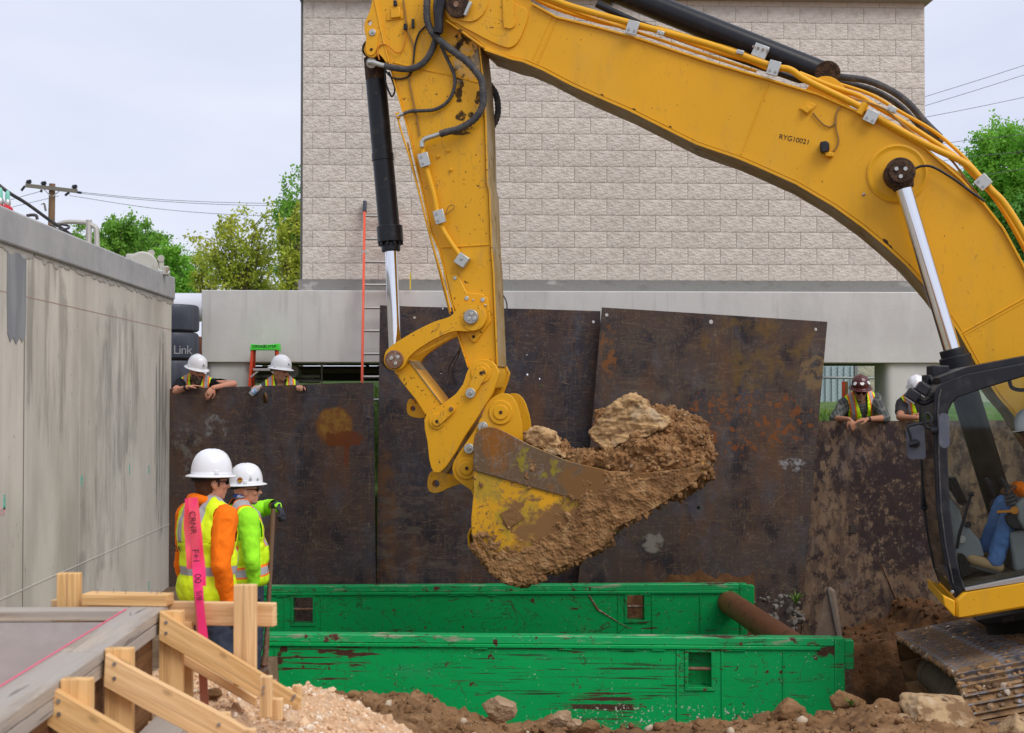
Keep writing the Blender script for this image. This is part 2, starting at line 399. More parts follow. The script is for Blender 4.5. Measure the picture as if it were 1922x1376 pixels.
obj('corner_trim', MB().box((bx0 - .012, YB + .03, zb0 + 2.1), (.03, .08, 4.2)), m_trim, bld)
obj('roof', MB().box(((bx0 + bx1) / 2, YB + 1.98, atY(960, -3, YB).z + .14), (bx1 - bx0 + .12, 4.3, .30)), M('roof_trim', (.35, .31, .26), .7), bld)
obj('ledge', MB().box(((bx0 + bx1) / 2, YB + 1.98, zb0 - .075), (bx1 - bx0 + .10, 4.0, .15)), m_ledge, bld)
def block_mesh(wd, seed):
    nx, nz = 7, 5; V, F = [], []
    rs = np.random.RandomState(seed)
    for j in range(nz):
        for i in range(nx):
            e = i in (0, nx - 1) or j in (0, nz - 1)
            V.append(((i / (nx - 1) - .5) * wd, (-.0145 if e else -.0150 - rs.rand() * .009), (j / (nz - 1) - .5) * (BH - .0055)))
    F = [(j * nx + i, j * nx + i + 1, (j + 1) * nx + i + 1, (j + 1) * nx + i) for j in range(nz - 1) for i in range(nx - 1)]
    c = [0, nx - 1, nx * nz - 1, nx * (nz - 1)]; b = len(V)
    V += [(V[k][0], .03, V[k][2]) for k in c]
    for a in range(4):
        k0, k1 = c[a], c[(a + 1) % 4]
        F.append((k0, b + a, b + (a + 1) % 4, k1))
    me = bpy.data.meshes.new('block'); me.from_pydata(V, [], F); me.polygons.foreach_set('use_smooth', [True] * len(F)); me.set_sharp_from_angle(angle=R(50)); me.materials.append(m_block)
    return me
BM = [block_mesh(BW - .0055, k) for k in range(10)]; BMH = [block_mesh(BW / 2 - .0055, 20 + k) for k in range(3)]
xj = atY(587, 300, YB).x
row0 = round((atY(960, 280, YB).z - zb0) / BH)
nblk = 0; hid = MB(); blist = []
for r_ in range(18):
    zc = zb0 + (r_ + .5) * BH
    off = 0 if (r_ - row0) % 2 == 0 else BW / 2
    x = xj + off - 2 * BW
    while x < bx1:
        a, b = max(x, bx0), min(x + BW, bx1)
        if b - a > .08: blist.append((r_, (a + b) / 2, b - a, zc))
        x += BW
def behind_boom(X, Z):   # the blocks the boom covers most
    p = Vector((X, YB, Z)) - EYE; k = p.dot(FW); px = CX + p.dot(RT) / k * F_PX; py = CY - p.dot(UP) / k * F_PX
    top = -40 + (px - 905) * .36; bot = 55 + (px - 880) * .45 + max(0, px - 1400) * .32
    return (930 < px < 1740 and top + 38 < py < bot - 38) or (735 < px < 880 and py < 260)
for r_, xc, wd, zc in blist:
    if behind_boom(xc, zc) and wd > .3:
        o = bpy.data.objects.new('block', BM[nblk % 10]); me = BM[nblk % 10]
        hid.add([(xc + v.co.x, YB + v.co.y, zc + v.co.z) for v in me.vertices], [tuple(p.vertices) for p in me.polygons]); bpy.data.objects.remove(o)
    else:
        half = wd < .3
        me = (BMH if half else BM)[random.randrange(3 if half else 10)]
        o = bpy.data.objects.new('block', me); COL.objects.link(o); o.parent = bld
        o.location = (xc - bld.location.x, YB - bld.location.y, zc - bld.location.z)
        o.scale = (wd / (BW / 2 if half else BW), 1, 1); o.rotation_euler = (0, 0, 0)
    nblk += 1
if hid.v: obj('block_courses', hid, m_block, bld, kind='stuff')
print('blocks', nblk)

YF = 17.0
fx0, fx1 = atY(378, 600, YF).x, atY(2050, 600, YF).x
fz1, fz0 = atY(960, 546, YF).z, atY(960, 681, YF).z
bm_ = thing('foundation_beam', 'grey concrete beam on squared columns under the block building', 'concrete beam', (fx0 + .4, YF + .3, 1.0))
obj('beam', MB().box(((fx0 + fx1) / 2, YF + .32, (fz0 + fz1) / 2), (fx1 - fx0, .64, fz1 - fz0)), m_conc, bm_, bevel=.012)
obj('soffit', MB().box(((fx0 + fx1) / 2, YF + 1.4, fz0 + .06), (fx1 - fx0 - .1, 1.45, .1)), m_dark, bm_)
def col_(x0, x1):
    a, b = atY(x0, 700, YF).x, atY(x1, 700, YF).x
    r_ = .09; mb = MB(); pr = []
    for cxx, cyy, a0 in ((b - r_, YF + .05 + r_, -90), (b - r_, YF + .6 - r_, 0), (a + r_, YF + .6 - r_, 90), (a + r_, YF + .05 + r_, 180)):
        for k in range(7): t = R(a0 + k * 15); pr.append((cxx + r_ * math.cos(t), cyy + r_ * math.sin(t), .6))
    mb.prism(pr, (0, 0, fz0 - .6 - .002)); obj('column', mb, m_conc, bm_)
col_(384, 468); col_(1665, 1772)
obj('dark_filler', MB().box(((atY(460, 700, 19.3).x + atY(720, 700, 19.3).x) / 2, 19.3, fz0 - .10), (atY(720, 700, 19.3).x - atY(460, 700, 19.3).x, .3, .2)), m_dark, bm_)  # added box: near-black filler that keeps bright sky out of the opening

# pipes hung below the building
def hpipe(name, x0, x1, y, Yd, rpx, mat, label):
    p0, p1 = atY(x0, y, Yd), atY(x1, y, Yd); r_ = rpx * Yd / F_PX
    o = thing(name, label, 'pipe', p0)
    obj('pipe_wall', MB().cyl(p0, p1, r_, n=24), mat, o)
    n = 4
    for k in range(n):
        c = p0.lerp(p1, (k + .5) / n); obj('coupling', MB().cyl(c - Vector((.05, 0, 0)), c + Vector((.05, 0, 0)), r_ * 1.12, n=24), mat, o)
    return o
m_bpipe = M('brown_pipe', (.13, .10, .08), .6, .2, bump=[(20, .004, 4)]); m_gpipe = M('galvanised_conduit', (.40, .40, .39), .5, .5, layers=[Ly((.25, .24, .22), s=8, lo=.5, hi=.7)])
hpipe('utility_pipe', 470, 1120, 694, 18.3, 6.5, m_bpipe, 'brown steel pipe under the beam, uppermost of three')
hpipe('utility_pipe', 462, 600, 706, 17.9, 4.2, m_gpipe, 'thin grey conduit under the beam, above its twin')
hpipe('utility_pipe', 462, 600, 715, 17.9, 4.2, m_gpipe, 'thin grey conduit just above the plate edge behind the stepladder')
v = thing('pipe_valve', 'round grey valve cap beside the head of the man with the bottle', 'valve', atY(549, 697, 17.6))
c = atY(549, 697, 17.6)
obj('valve_body', MB().cyl(c, c + Vector((0, .3, 0)), .085, n=24), m_gpipe, v, bevel=.01); obj('valve_bar', MB().box(c + Vector((0, -.01, 0)), (.13, .03, .03)), m_gpipe, v)
hg = thing('pipe_hanger', 'thin steel hanger rod dropping from the beam to the conduits', 'hanger', atY(604, 700, 17.7))
obj('rod', MB().cyl(atY(604, 682, 17.7), atY(604, 720, 17.7), .012), m_gpipe, hg); obj('clamp', MB().box(atY(604, 683, 17.7), (.12, .04, .03)), m_gpipe, hg)
hb = atY(686, 700, 17.5)
hg = thing('pipe_hook', 'dark bent steel hook hanging beside the orange extension ladder', 'hook', hb)
obj('hook', MB().tube(crom([atY(684, 683, 17.5), atY(690, 686, 17.5), atY(686, 696, 17.5), atY(684, 708, 17.5), atY(690, 714, 17.5)]), .02), m_plastic, hg)

# white main pipe and black pipe sections at the end of the beam
m_white = M('white_coated_pipe', (.72, .74, .80), .35, bump=[(10, .001, 3)])
p0, p1 = atY(300, 577, 18.6), atY(420, 577, 18.6)
wp = thing('main_pipe', 'large white coated pipe between wall corner and beam', 'pipe', p0)
obj('pipe_wall', MB().cyl(p0, p1, .19, n=36), m_white, wp); obj('joint_band', MB().cyl(p0.lerp(p1, .9), p0.lerp(p1, .93), .20, n=36), m_white, wp)
m_bpl = M('black_polyethylene', (.045, .052, .075), .4, layers=[Ly((.11, .12, .14), s=(6, 6, .8), lo=.45, hi=.7, amt=.6, r=.6)], bump=[(9, .006, 3)])
cx_ = atY(322, 650, 16.9)
for k, (y0, y1) in enumerate(((573, 623), (625, 675), (677, 760))):
    za, zb_ = atY(322, y1, 16.9).z, atY(322, y0, 16.9).z
    s_ = thing('pipe_section', ['short black plastic pipe section, top of the stack by the wall', 'black plastic pipe section with pale lettering, middle of the stack', 'black plastic pipe section at the foot of the stack by the wall'][k], 'pipe section', (cx_.x, 16.9, za), group='black pipe sections stacked by the wall')
    obj('shell', MB().lathe([(.0, za + .01), (.30, za), (.325, za + .02), (.33, (za + zb_) / 2), (.325, zb_ - .04), (.31, zb_ - .01), (.29, zb_), (.0, zb_ - .01)], (cx_.x, 16.9, 0), n=40), m_bpl, s_)
    if k == 1:
        fc = bpy.data.curves.new('lettering', 'FONT'); fc.body = 'Link'; fc.size = .15; fc.extrude = .001
        fo = bpy.data.objects.new('lettering', fc); COL.objects.link(fo); fo.parent = s_
        fo.location = (.085, -.325, .06); fo.rotation_euler = (R(90), 0, R(27)); fc.materials.append(M('faded_print', (.30, .31, .33), .6)); fc.space_character = .9; tomesh(fo)
p = atY(372, 648, 17.6); og = thing('orange_barrel', 'sliver of an orange drum between the black pipes and beam', 'drum', (p.x, 17.6, 1.0))
obj('drum_shell', MB().lathe([(0, 0), (.2, 0), (.22, .5), (.2, 1.1), (.16, atY(372, 632, 17.6).z - 1.0), (0, atY(372, 632, 17.6).z - 1.0)], (p.x - .12, 17.6, 1.0), n=24), M('orange_plastic', (.75, .22, .08), .5), og)

# ------------------------------------------------------------------ left concrete wall
def ws(px, py, ry, rz): d = ray(px, py); k = atY(322, 700, 16.0).x / d.x; q = EYE + d * k; return ((.2, q.y - 11, q.z), (1, ry, rz))
m_wall = M('stained_wall_concrete', (.68, .64, .56), .88, layers=[
    Ly((.46, .43, .365), s=(2.2, 1.0, .45), lo=.42, hi=.64, amt=.95, det=8), Ly((.78, .72, .61), s=(1.5, 1.0, .3), lo=.48, hi=.75, amt=.6, det=7, o=4),
    Ly((.30, .29, .26), s=(3, 2.0, .5), lo=.56, hi=.76, amt=.45, det=9, rg=.7, o=2),
    Ly((.42, .405, .365), s=(8, 6, .35), lo=.52, hi=.7, amt=.3, det=6), Ly((.55, .53, .50), s=(12, 9, .8), lo=.63, hi=.7, amt=.5, det=9), Ly((.12, .11, .10), s=(26, 26, 12), lo=.70, hi=.73, amt=.7, det=3),
    Ly((.38, .27, .14), s=(4, 3, .6), lo=.66, hi=.78, amt=.35),
    Ly((.15, .145, .13), s=(9, 5, .9), lo=.42, hi=.62, det=9, rg=.7, amt=.55, spot=ws(225, 720, .9, .75), sn=1.2, ss=3), Ly((.15, .145, .13), s=(9, 5, .9), lo=.44, hi=.64, det=9, rg=.7, amt=.45, spot=ws(200, 930, .8, .7), sn=1.2, ss=3), Ly((.11, .11, .10), s=(9, 14, .8), lo=.42, hi=.56, det=8, amt=.65, spot=ws(302, 800, .32, 1.1), sn=.9, ss=4), Ly((.20, .195, .18), s=(9, 6, .8), lo=.46, hi=.62, det=9, amt=.7, spot=ws(165, 1100, .5, .35), sn=1, ss=3), Ly((.18, .17, .15), s=(9, 6, .7), lo=.5, hi=.62, det=9, amt=.5, spot=ws(90, 640, .6, .9), sn=1, ss=3)], bump=[((10, 10, 4), .004, 5), (60, .0012, 4)])
m_wcap = M('wall_cap_concrete', (.46, .46, .455), .85, layers=[Ly((.32, .325, .33), s=(2, 2, 3), lo=.4, hi=.7, amt=.8, det=7), Ly((.48, .475, .46), s=(5, 3, 1.2), lo=.55, hi=.72, amt=.5), Ly((.16, .16, .16), s=(7, 5, .7), lo=.62, hi=.74, amt=.5), Ly((.10, .09, .08), s=20, lo=.72, hi=.74)], bump=[(8, .003, 5)])
XW = atY(322, 700, 16.0).x
wz = atY(325, 520, 16.0).z; wz2 = atY(325, 563, 16.0).z
wl = thing('concrete_wall', 'tall stained concrete wall running away on the left', 'wall', (XW - .2, 11, 0))
obj('wall_face', MB().box((XW - .2, 10.5, (wz2 - 2) / 2 - .002), (.4, 11.0, wz2 + 2 - .004)), m_wall, wl, bevel=.02, seg=3)
obj('wall_cap', MB().box((XW - .19, 10.5 + .02, (wz + wz2) / 2), (.44, 11.04, wz - wz2)), m_wcap, wl, bevel=.02, seg=3)
rl = MB()
for k in range(110):   # the ragged drip of mortar under the cap
    yy = 5.1 + k * .1; hh = .015 + .035 * random.random()
    rl.ell((XW + .002, yy + random.uniform(-.03, .03), wz2 - hh * .4), (.005, random.uniform(.05, .12), hh))
obj('mortar_drip', rl, M('mortar_drip', (.50, .48, .43), .9, bump=[(40, .01, 5)]), wl)
zs = atY(316, 983, 16).z
obj('form_seam', MB().box((XW + .0015, 10.5, zs), (.004, 10.9, .008)), M('seam', (.60, .58, .53), .9), wl)
obj('chalk_line', MB().box((XW + .001, 10.5, atY(312, 619, 16).z), (.002, 10.9, .006)), M('red_chalk', (.50, .34, .29), .9), wl)
for pyx in (45, 248, 150):   # vertical joints: found where the column of pixels meets the wall plane
    d = ray(pyx, 700); Yj = XW / d.x * d.y
    obj('joint', MB().box((XW + .001, Yj, .4), (.003, .02 if pyx == 45 else .008, wz2 + 1.2)), M('joint_tone', (.24, .225, .195) if pyx == 45 else (.55, .53, .49), .95), wl)  # dark strip for the wide joint, paler strips for the other two
d = ray(32, 560); Yj = XW / d.x * d.y
pt = MB(); pts = [(-.24, 1.25), (.20, 1.25), (.21, .4), (.19, -.02), (.12, -.10), (.06, -.03), (-.02, -.14), (-.10, -.04), (-.16, -.12), (-.22, 0), (-.24, .5)]
zz = Yj and (CAM_Z + (742 - 660) * (Yj / F_PX))
pt.prism([(XW + .0025, Yj + a, zz + .12 + b * (wz2 - zz - .13) / 1.25) for a, b in pts], (.002, 0, 0)); obj('mortar_patch', pt, M('grey_patch', (.25, .26, .275), .85, layers=[Ly((.34, .35, .36), s=(5, 5, 1), lo=.45, hi=.7)]), wl)
for pxx, pyy, c_, h_ in ((153, 903, (.10, .55, .40), .10), (243, 880, (.10, .55, .40), .11), (279, 882, (.10, .55, .40), .09), (8, 942, (.10, .55, .40), .11), (279, 1100, (.10, .55, .40), .1), (4, 960, (.85, .35, .40), .05)):
    d = ray(pxx, pyy); k = XW / d.x; P = EYE + d * k
    obj('paint_mark', MB().box((XW + .001, P.y, P.z), (.003, .05 if c_[0] < .5 else .12, h_)), M('marking_paint', c_, .8, layers=[Ly((.45, .44, .4), s=30, lo=.45, hi=.55)]), wl)

# things standing on the left wall
def on(px, py, Y): return atY(px, py, Y)
m_rail = M('grey_rail_pipe', (.50, .48, .44), .5, .2)
hr = thing('handrail', 'beige pipe handrail standing on top of the wall', 'handrail', on(168, 470, 13.6))
obj('rail', MB().tube(crom([on(78, 437, 13.6), on(130, 416, 13.9), on(168, 417, 13.6)][:1] + [on(120, 417.5, 13.6), on(166, 418, 13.6)]), .022), m_rail, hr)
obj('post', MB().tube([on(167, 413, 13.6), on(166, 470, 13.6)], .030), m_rail, hr); obj('return_bend', MB().tube(crom([on(168, 421, 13.6), on(178, 426, 13.6), on(181, 434, 13.6), on(182, 470, 13.6)]), .026), m_rail, hr)
cb = thing('power_cable', 'thick black cable sagging onto the wall top', 'cable', on(110, 425, 13.2))
obj('cable', MB().tube(crom([on(-40, 315, 12), on(10, 357, 12), on(50, 382, 12.4), on(90, 411, 12.8), on(128, 437, 13.6), on(160, 465, 14.2)]), .016), m_hose, cb)
obj('coil', MB().tube(crom([on(95, 425, 13.2), on(110, 421, 13.4), on(128, 424, 13.5), on(127, 429, 13.3), on(108, 431, 13.2), on(96, 427, 13.1), on(105, 434, 13.3), on(125, 436, 13.5)]), .012), m_hose, cb)
obj('loop', MB().tube(crom([on(50, 405, 12.4), on(60, 403.5, 12.4), on(68, 405, 12.4), on(70, 412, 12.4)]), .014), m_hose, cb)
m_teal = M('teal_cap', (.22, .58, .45), .45); m_red = M('red_valve', (.55, .02, .03), .4)
for px, sc_, lb in ((14, 1, 'teal and red valve post on the wall, the one wholly in frame'), (0, 1.15, 'teal valve post on the wall, cut by the frame edge')):
    b = on(px, 395, 11.6); u = .0045 * sc_
    vv = thing('valve_post', lb, 'valve', b)
    obj('red_body', MB().lathe([(0, 0), (9 * u, 0), (10 * u, 3 * u), (6 * u, 7 * u), (5 * u, 9 * u), (0, 9 * u)], b, n=20), m_red, vv)
    obj('handwheel', MB().lathe([(3 * u, 1 * u), (10 * u, .5 * u), (11 * u, 2 * u), (10 * u, 3 * u), (3 * u, 2.6 * u)], b + Vector((3 * u, -6 * u, 2 * u)), (.7, -.2, .6), n=18), m_red, vv)
    obj('grey_collar', MB().lathe([(5 * u, 9 * u), (6 * u, 12 * u), (5.5 * u, 17 * u), (4 * u, 20 * u), (0, 20 * u)], b, n=20), m_zinc, vv)
    obj('teal_cap', MB().lathe([(4.2 * u, 19 * u), (4.2 * u, 30 * u), (3 * u, 35 * u), (1 * u, 37 * u), (0, 37 * u)], b, n=20), m_teal, vv)
gp = thing('pump_gearbox', 'cream cast gearbox with two eye lugs on the wall end', 'machine', on(285, 510, 15.4))
m_cream = M('cream_cast_paint', (.50, .49, .43), .5, layers=[Ly((.30, .22, .14), s=8, lo=.6, hi=.7)])
obj('housing', MB().cyl(on(268, 500, 15.3), on(268, 500, 15.9), .165, n=24).box(on(262, 497, 15.6), (.2, .5, .2)), m_cream, gp, bevel=.02)
for px, py in ((284, 472), (302, 482)):
    obj('eye_lug', MB().tube([on(px, py, 15.4), on(px, py + 24, 15.4)], [.03, .035], n=10).cyl(on(px, py + 3, 15.36), on(px, py + 3, 15.44), .038), m_cream, gp)
obj('drive_shaft', MB().tube(crom([on(284, 500, 15.4), on(300, 508, 15.4), on(318, 514, 15.4)]), .035), m_zinc, gp)
obj('shaft_cap', MB().box(on(311, 508, 15.4), (.07, .07, .1)), m_cream, gp, bevel=.01)

# ------------------------------------------------------------------ steel road plates standing on edge
def plate_mat(name, base, layers, sp_=.38):
    return M(name, base, .55, .12, layers=[
        Ly((.10, .050, .028), s=1.6, lo=.42, hi=.66, det=9, amt=.65, r=.7, rg=.65), Ly((.014, .015, .024), s=(3, 3, 2.2), lo=.5, hi=.62, det=8, amt=.70, r=.32, o=2),
        Ly((.17, .07, .022), s=(2.2, 2.2, .7), lo=.52, hi=.70, det=9, rg=.68, amt=.55, r=.75, o=7), Ly((.10, .105, .13), s=(2.6, 2.6, 1.6), lo=.54, hi=.68, det=9, rg=.7, amt=.5, r=.35, o=5), Ly((.15, .075, .035), s=(5, 5, .8), lo=.60, hi=.74, det=8, amt=.5, r=.8), Ly((.17, .10, .055), s=9, lo=.64, hi=.72, det=9, amt=.55, r=.8),  # the bluish-grey layer paints highlights into the rusted steel
        Ly((.12, .12, .13), s=(6, 6, 3), lo=.68, hi=.76, det=9, amt=.45), Ly((.22, .15, .09), s=(1.3, 1.3, 9), band=.010, amt=.6, det=3, dist=1.5), Ly((.18, .11, .06), s=(8, 8, 1.1), band=.010, amt=.5, det=3, dist=.8), Ly((.26, .20, .14), s=(2.2, 2.2, 2.6), band=.005, amt=.6, det=4, dist=2),
        Ly((.55, .52, .48), s=18, lo=.79, hi=.81, amt=.7, det=4)] + layers, bump=[(7, .0035, 6), (60, .0008, 3)], spec=sp_)
YP = 15.9
def plate(poly, Y, holes, mat, label, lid=None):
    c = atY(sum(p[0] for p in poly) / len(poly), max(p[1] for p in poly), Y)
    t = thing('steel_plate', label, 'steel plate', (c.x, Y, c.z), group='steel road plates standing on edge')
    P = [atY(px, py, Y) for px, py in poly]
    H = []
    for hx, hy, hr_ in holes:
        cc = atY(hx, hy, Y); r_ = hr_ * Y / F_PX
        if isinstance(hr_, tuple): pass
        H.append([cc + Vector((r_ * math.cos(2 * math.pi * k / 14), 0, r_ * math.sin(2 * math.pi * k / 14))) for k in range(14)])
    if lid: H.append([atY(px, py, Y) for px, py in lid])
    mb = MB().prism(P, (0, .028, 0), H)
    obj('plate', mb, mat, t)
    return t
def sp(px, py, Y, rx, ry, poly):   # stain at a pixel of plate, in plate coordinates
    c = atY(sum(p[0] for p in poly) / len(poly), max(p[1] for p in poly), Y); q = atY(px, py, Y) - Vector((c.x, Y, c.z))
    return ((q.x, 0, q.z), (rx * Y / F_PX, .5, ry * Y / F_PX))
OR = (.24, .085, .012); ORD = (.15, .04, .01)
PA = [(316, 730), (572, 722), (640, 719), (701, 718), (706, 1160), (300, 1230)]
mA = plate_mat('plate_rust_a', (.052, .042, .046), [
    Ly(OR, t='flat', spot=sp(628, 800, YP, 34, 36, PA), ss=9, sn=.5, amt=.75, r=.8), Ly((.34, .20, .03), s=16, lo=.4, hi=.6, spot=sp(628, 795, YP, 30, 30, PA), sn=.6, amt=.6),
    Ly(ORD, t='flat', spot=sp(645, 825, YP, 36, 14, PA), ss=14, sn=1.6, amt=.85, r=.85), Ly(ORD, t='flat', spot=sp(650, 850, YP, 5, 26, PA), ss=14, sn=.8, amt=.8),
    Ly((.25, .25, .25), s=8, lo=.5, hi=.6, spot=sp(405, 805, YP, 22, 26, PA), sn=1.2, amt=.7), Ly((.22, .22, .2), s=9, lo=.52, hi=.62, spot=sp(352, 850, YP, 26, 50, PA), sn=1.2, amt=.6),
    Ly((.10, .055, .03), s=4, lo=.35, hi=.6, spot=sp(340, 1000, YP, 60, 320, PA), amt=.6)])
plate(PA, YP, [(347, 733, 2.2), (392, 734, 1.8)], mA, 'dark rusted steel plate beside the concrete wall, with a round orange rust stain', lid=[(492, 757), (494, 742), (497, 735), (501, 741), (503, 757)])
PB = [(713, 573), (790, 576), (1000, 580), (1127, 584), (1128, 1160), (706, 1160)]
mB = plate_mat('plate_rust_b', (.042, .037, .046), [
    Ly((.15, .065, .02), s=5, lo=.4, hi=.6, spot=sp(722, 1000, YP + .12, 24, 160, PB), sn=1.2, amt=.7), Ly((.13, .10, .08), s=(4, 4, 12), lo=.52, hi=.6, spot=sp(800, 1000, YP + .12, 120, 90, PB), amt=.6),
    Ly((.12, .075, .05), s=(3, 3, 6), lo=.5, hi=.62, spot=sp(760, 640, YP + .12, 90, 80, PB), amt=.6)])
plate(PB, YP + .12, [(731, 594, 2.8), (831, 579, 1.8), (778, 596, 2.2), (1114, 604, 2.8), (828, 699, 2.2), (990, 703, 1.8), (1013, 711, 1.4), (1014, 723, 2), (1017, 728, 1.8), (989, 666, 1.5)], mB, 'tall near black steel plate behind the excavator stick')
PC = [(1130, 577), (1340, 590), (1553, 604), (1533, 830), (1500, 1215), (1080, 1160)]
mC = plate_mat('plate_rust_c', (.066, .052, .048), [
    Ly((.19, .11, .02), s=3.5, lo=.48, hi=.6, spot=sp(1420, 660, YP - .05, 110, 70, PC), sn=1.2, amt=.5, r=.8), Ly(OR, s=9, lo=.45, hi=.55, spot=sp(1142, 660, YP - .05, 18, 45, PC), sn=1.2, amt=.7),
    Ly((.22, .07, .015), s=13, lo=.56, hi=.6, spot=sp(1400, 790, YP - .05, 130, 60, PC), sn=.8, amt=.85, det=3), Ly((.26, .10, .03), s=6, lo=.5, hi=.6, spot=sp(1390, 750, YP - .05, 60, 16, PC), sn=1.6, amt=.6),
    Ly((.34, .34, .35), s=12, lo=.48, hi=.6, spot=sp(1487, 872, YP - .05, 26, 12, PC), ss=12, sn=1.4, amt=.9), Ly((.26, .24, .20), s=9, lo=.42, hi=.55, spot=sp(1225, 1017, YP - .05, 20, 21, PC), sn=.3, amt=.9),
    Ly((.26, .17, .07), s=8, lo=.45, hi=.55, spot=sp(1530, 700, YP - .05, 30, 30, PC), sn=1.2, amt=.6), Ly((.14, .11, .075), s=(3, 3, 8), lo=.5, hi=.65, spot=sp(1260, 720, YP - .05, 120, 30, PC), amt=.6)])
plate(PC, YP - .05, [(1139, 591, 3.2), (1335, 604, 4.2), (1532, 618, 3.2), (1311, 953, 3.0)], mC, 'tilted brown steel plate with three bolt holes along its top')
PD = [(1520, 790), (1700, 790), (2080, 788), (2080, 1290), (1500, 1290)]
mD = plate_mat('plate_rust_d', (.215, .145, .092), [
    Ly((.035, .024, .026), s=(7, 7, 6), lo=.53, hi=.56, det=10, rg=.76, amt=.85, r=.42), Ly((.035, .024, .026), s=(9, 9, 8), lo=.43, hi=.48, det=10, rg=.76, amt=.92, r=.42, spot=sp(1690, 960, YP + .2, 95, 120, PD), sn=.8), Ly((.035, .024, .028), s=(9, 9, 4.5), lo=.52, hi=.56, det=6, spot=sp(1620, 850, YP + .2, 150, 62, PD), amt=.9, sn=.4),
    Ly((.035, .024, .028), s=(14, 14, 5), lo=.5, hi=.55, det=8, amt=.5), Ly((.26, .18, .12), s=20, lo=.62, hi=.66, amt=.6, det=4), Ly((.22, .16, .11), s=4, lo=.6, hi=.75, amt=.4)])
pd = plate(PD, YP + .2, [], mD, 'mottled tan and black steel plate under the two leaning men at right')
q = atY(1601, 993, YP + .195); obj('lifting_slot', MB().box(q + Vector((0, -.002, 0)), (.07, .012, .09)), m_dark, pd)
obj('plate_scar', MB().beam(atY(1655, 1060, YP + .195), atY(1700, 1165, YP + .195), .012, .01), m_rsteel, pd)
# an edge lying rusty on top
# orange extension ladder against the building
lad = thing('extension_ladder', 'orange fibreglass extension ladder with grey rungs against the block wall', 'ladder', atY(690, 720, 16.6))
m_orl = M('orange_fibreglass', (.85, .13, .07), .45, layers=[Ly((.75, .25, .17), s=(8, 8, 2), lo=.5, hi=.7, amt=.5)]); m_alu = M('aluminium', (.50, .48, .45), .4, .75)
def LP(px, py): return atY(px, py, 17.12 - (py - 380) * .0016)
obj('side_rail', MB().beam(LP(679, 760), LP(684.5, 392), .028, .07, (0, 1, 0)), m_orl, lad, bevel=.004)
obj('side_rail', MB().beam(LP(679, 760) + Vector((.37, .02, 0)), LP(684.5, 392) + Vector((.37, .02, 0)), .028, .07, (0, 1, 0)), m_orl, lad, bevel=.004)
for k in range(9):
    y = 405 + k * 43.2; a = LP(684 - (y - 405) * .0145, y)
    obj('rung', MB().cyl(a + Vector((.01, .01, 0)), a + Vector((.37, .02, 0)), .017, n=12), m_alu, lad)
for dx in (0, .37):
    obj('end_cap', MB().beam(LP(684.5, 399) + Vector((dx, 0, 0)), LP(685, 378) + Vector((dx, 0, 0)), .045, .085, (0, 1, 0)), m_bpl, lad, bevel=.012)
obj('bracket', MB().box(LP(682.5, 474), (.046, .08, .045)), m_zinc, lad)
ms = thing('yellow_lath', 'short yellow marker strip on the ledge of the building', 'marker', atY(770, 543, 16.95))
obj('lath', MB().box(atY(770, 528, 16.96), (.014, .006, .20)), M('yellow_marker', (.85, .62, .02), .6), ms)
# green topped stepladder
def SP(px, py, d=0): return atY(px, py, 16.75 + d)
stp = thing('step_ladder', 'red fibreglass stepladder with a bright green top behind the plate', 'stepladder', SP(480, 760))
m_stepr = M('red_fibreglass', (.70, .07, .025), .45); m_green = M('green_plastic', (.08, .72, .06), .45)
obj('rail', MB().beam(SP(466, 760), SP(474, 655), .03, .07, (0, 1, 0)), m_stepr, stp, bevel=.004); obj('rail', MB().beam(SP(532, 760), SP(520, 655), .03, .07, (0, 1, 0)), m_stepr, stp, bevel=.004)
obj('rear_rail', MB().beam(SP(474, 760, .5), SP(478, 658, .05), .025, .05, (0, 1, 0)), m_stepr, stp); obj('rear_rail', MB().beam(SP(526, 760, .5), SP(518, 658, .05), .025, .05, (0, 1, 0)), m_stepr, stp)
obj('top_cap', MB().prism([SP(469, 658, -.05), SP(471, 645, -.05), SP(478, 646.5, -.05), SP(490, 647.5, -.05), SP(508, 646.5, -.05), SP(523, 644.5, -.05), SP(525, 659, -.05), SP(519, 657, -.05), SP(476, 657, -.05)], (0, .17, 0)), m_green, stp, bevel=.006)
obj('step', MB().box(SP(497, 694), (.27, .1, .03)), m_alu, stp, bevel=.004); obj('step', MB().box(SP(497, 735), (.33, .1, .03)), m_alu, stp, bevel=.004)
obj('brace', MB().beam(SP(470, 708, -.03), SP(484, 697, -.03), .015, .02), m_alu, stp); obj('brace', MB().beam(SP(524, 708, -.03), SP(510, 697, -.03), .015, .02), m_alu, stp)
def text(body, size, loc, rot, mat, parent, name='lettering', ext=.0008, align='CENTER', sx=1):
    fc = bpy.data.curves.new(name, 'FONT'); fc.body = body; fc.size = size; fc.extrude = ext; fc.align_x = align; fc.align_y = 'CENTER'
    fo = bpy.data.objects.new(name, fc); COL.objects.link(fo); fo.parent = parent
    b = wm(parent).inverted(); Mx = b @ (Matrix.Translation(loc) @ (rot if isinstance(rot, Matrix) else Matrix.Identity(4))); l, q, s = Mx.decompose()
    fo.location = l; fo.rotation_euler = q.to_euler(); fo.scale = (sx, 1, 1); fc.materials.append(mat); return tomesh(fo)
FRONT = Matrix.Rotation(R(90), 4, 'X')
m_print = M('black_print', (.015, .015, .015), .6)
text('CROSS', .042, SP(485, 650.3, -.054), FRONT, m_print, stp, sx=1.15); text('X', .06, SP(498, 650.3, -.054), FRONT, m_print, stp); text('STEP', .042, SP(510.5, 650.3, -.054), FRONT, m_print, stp, sx=1.15)
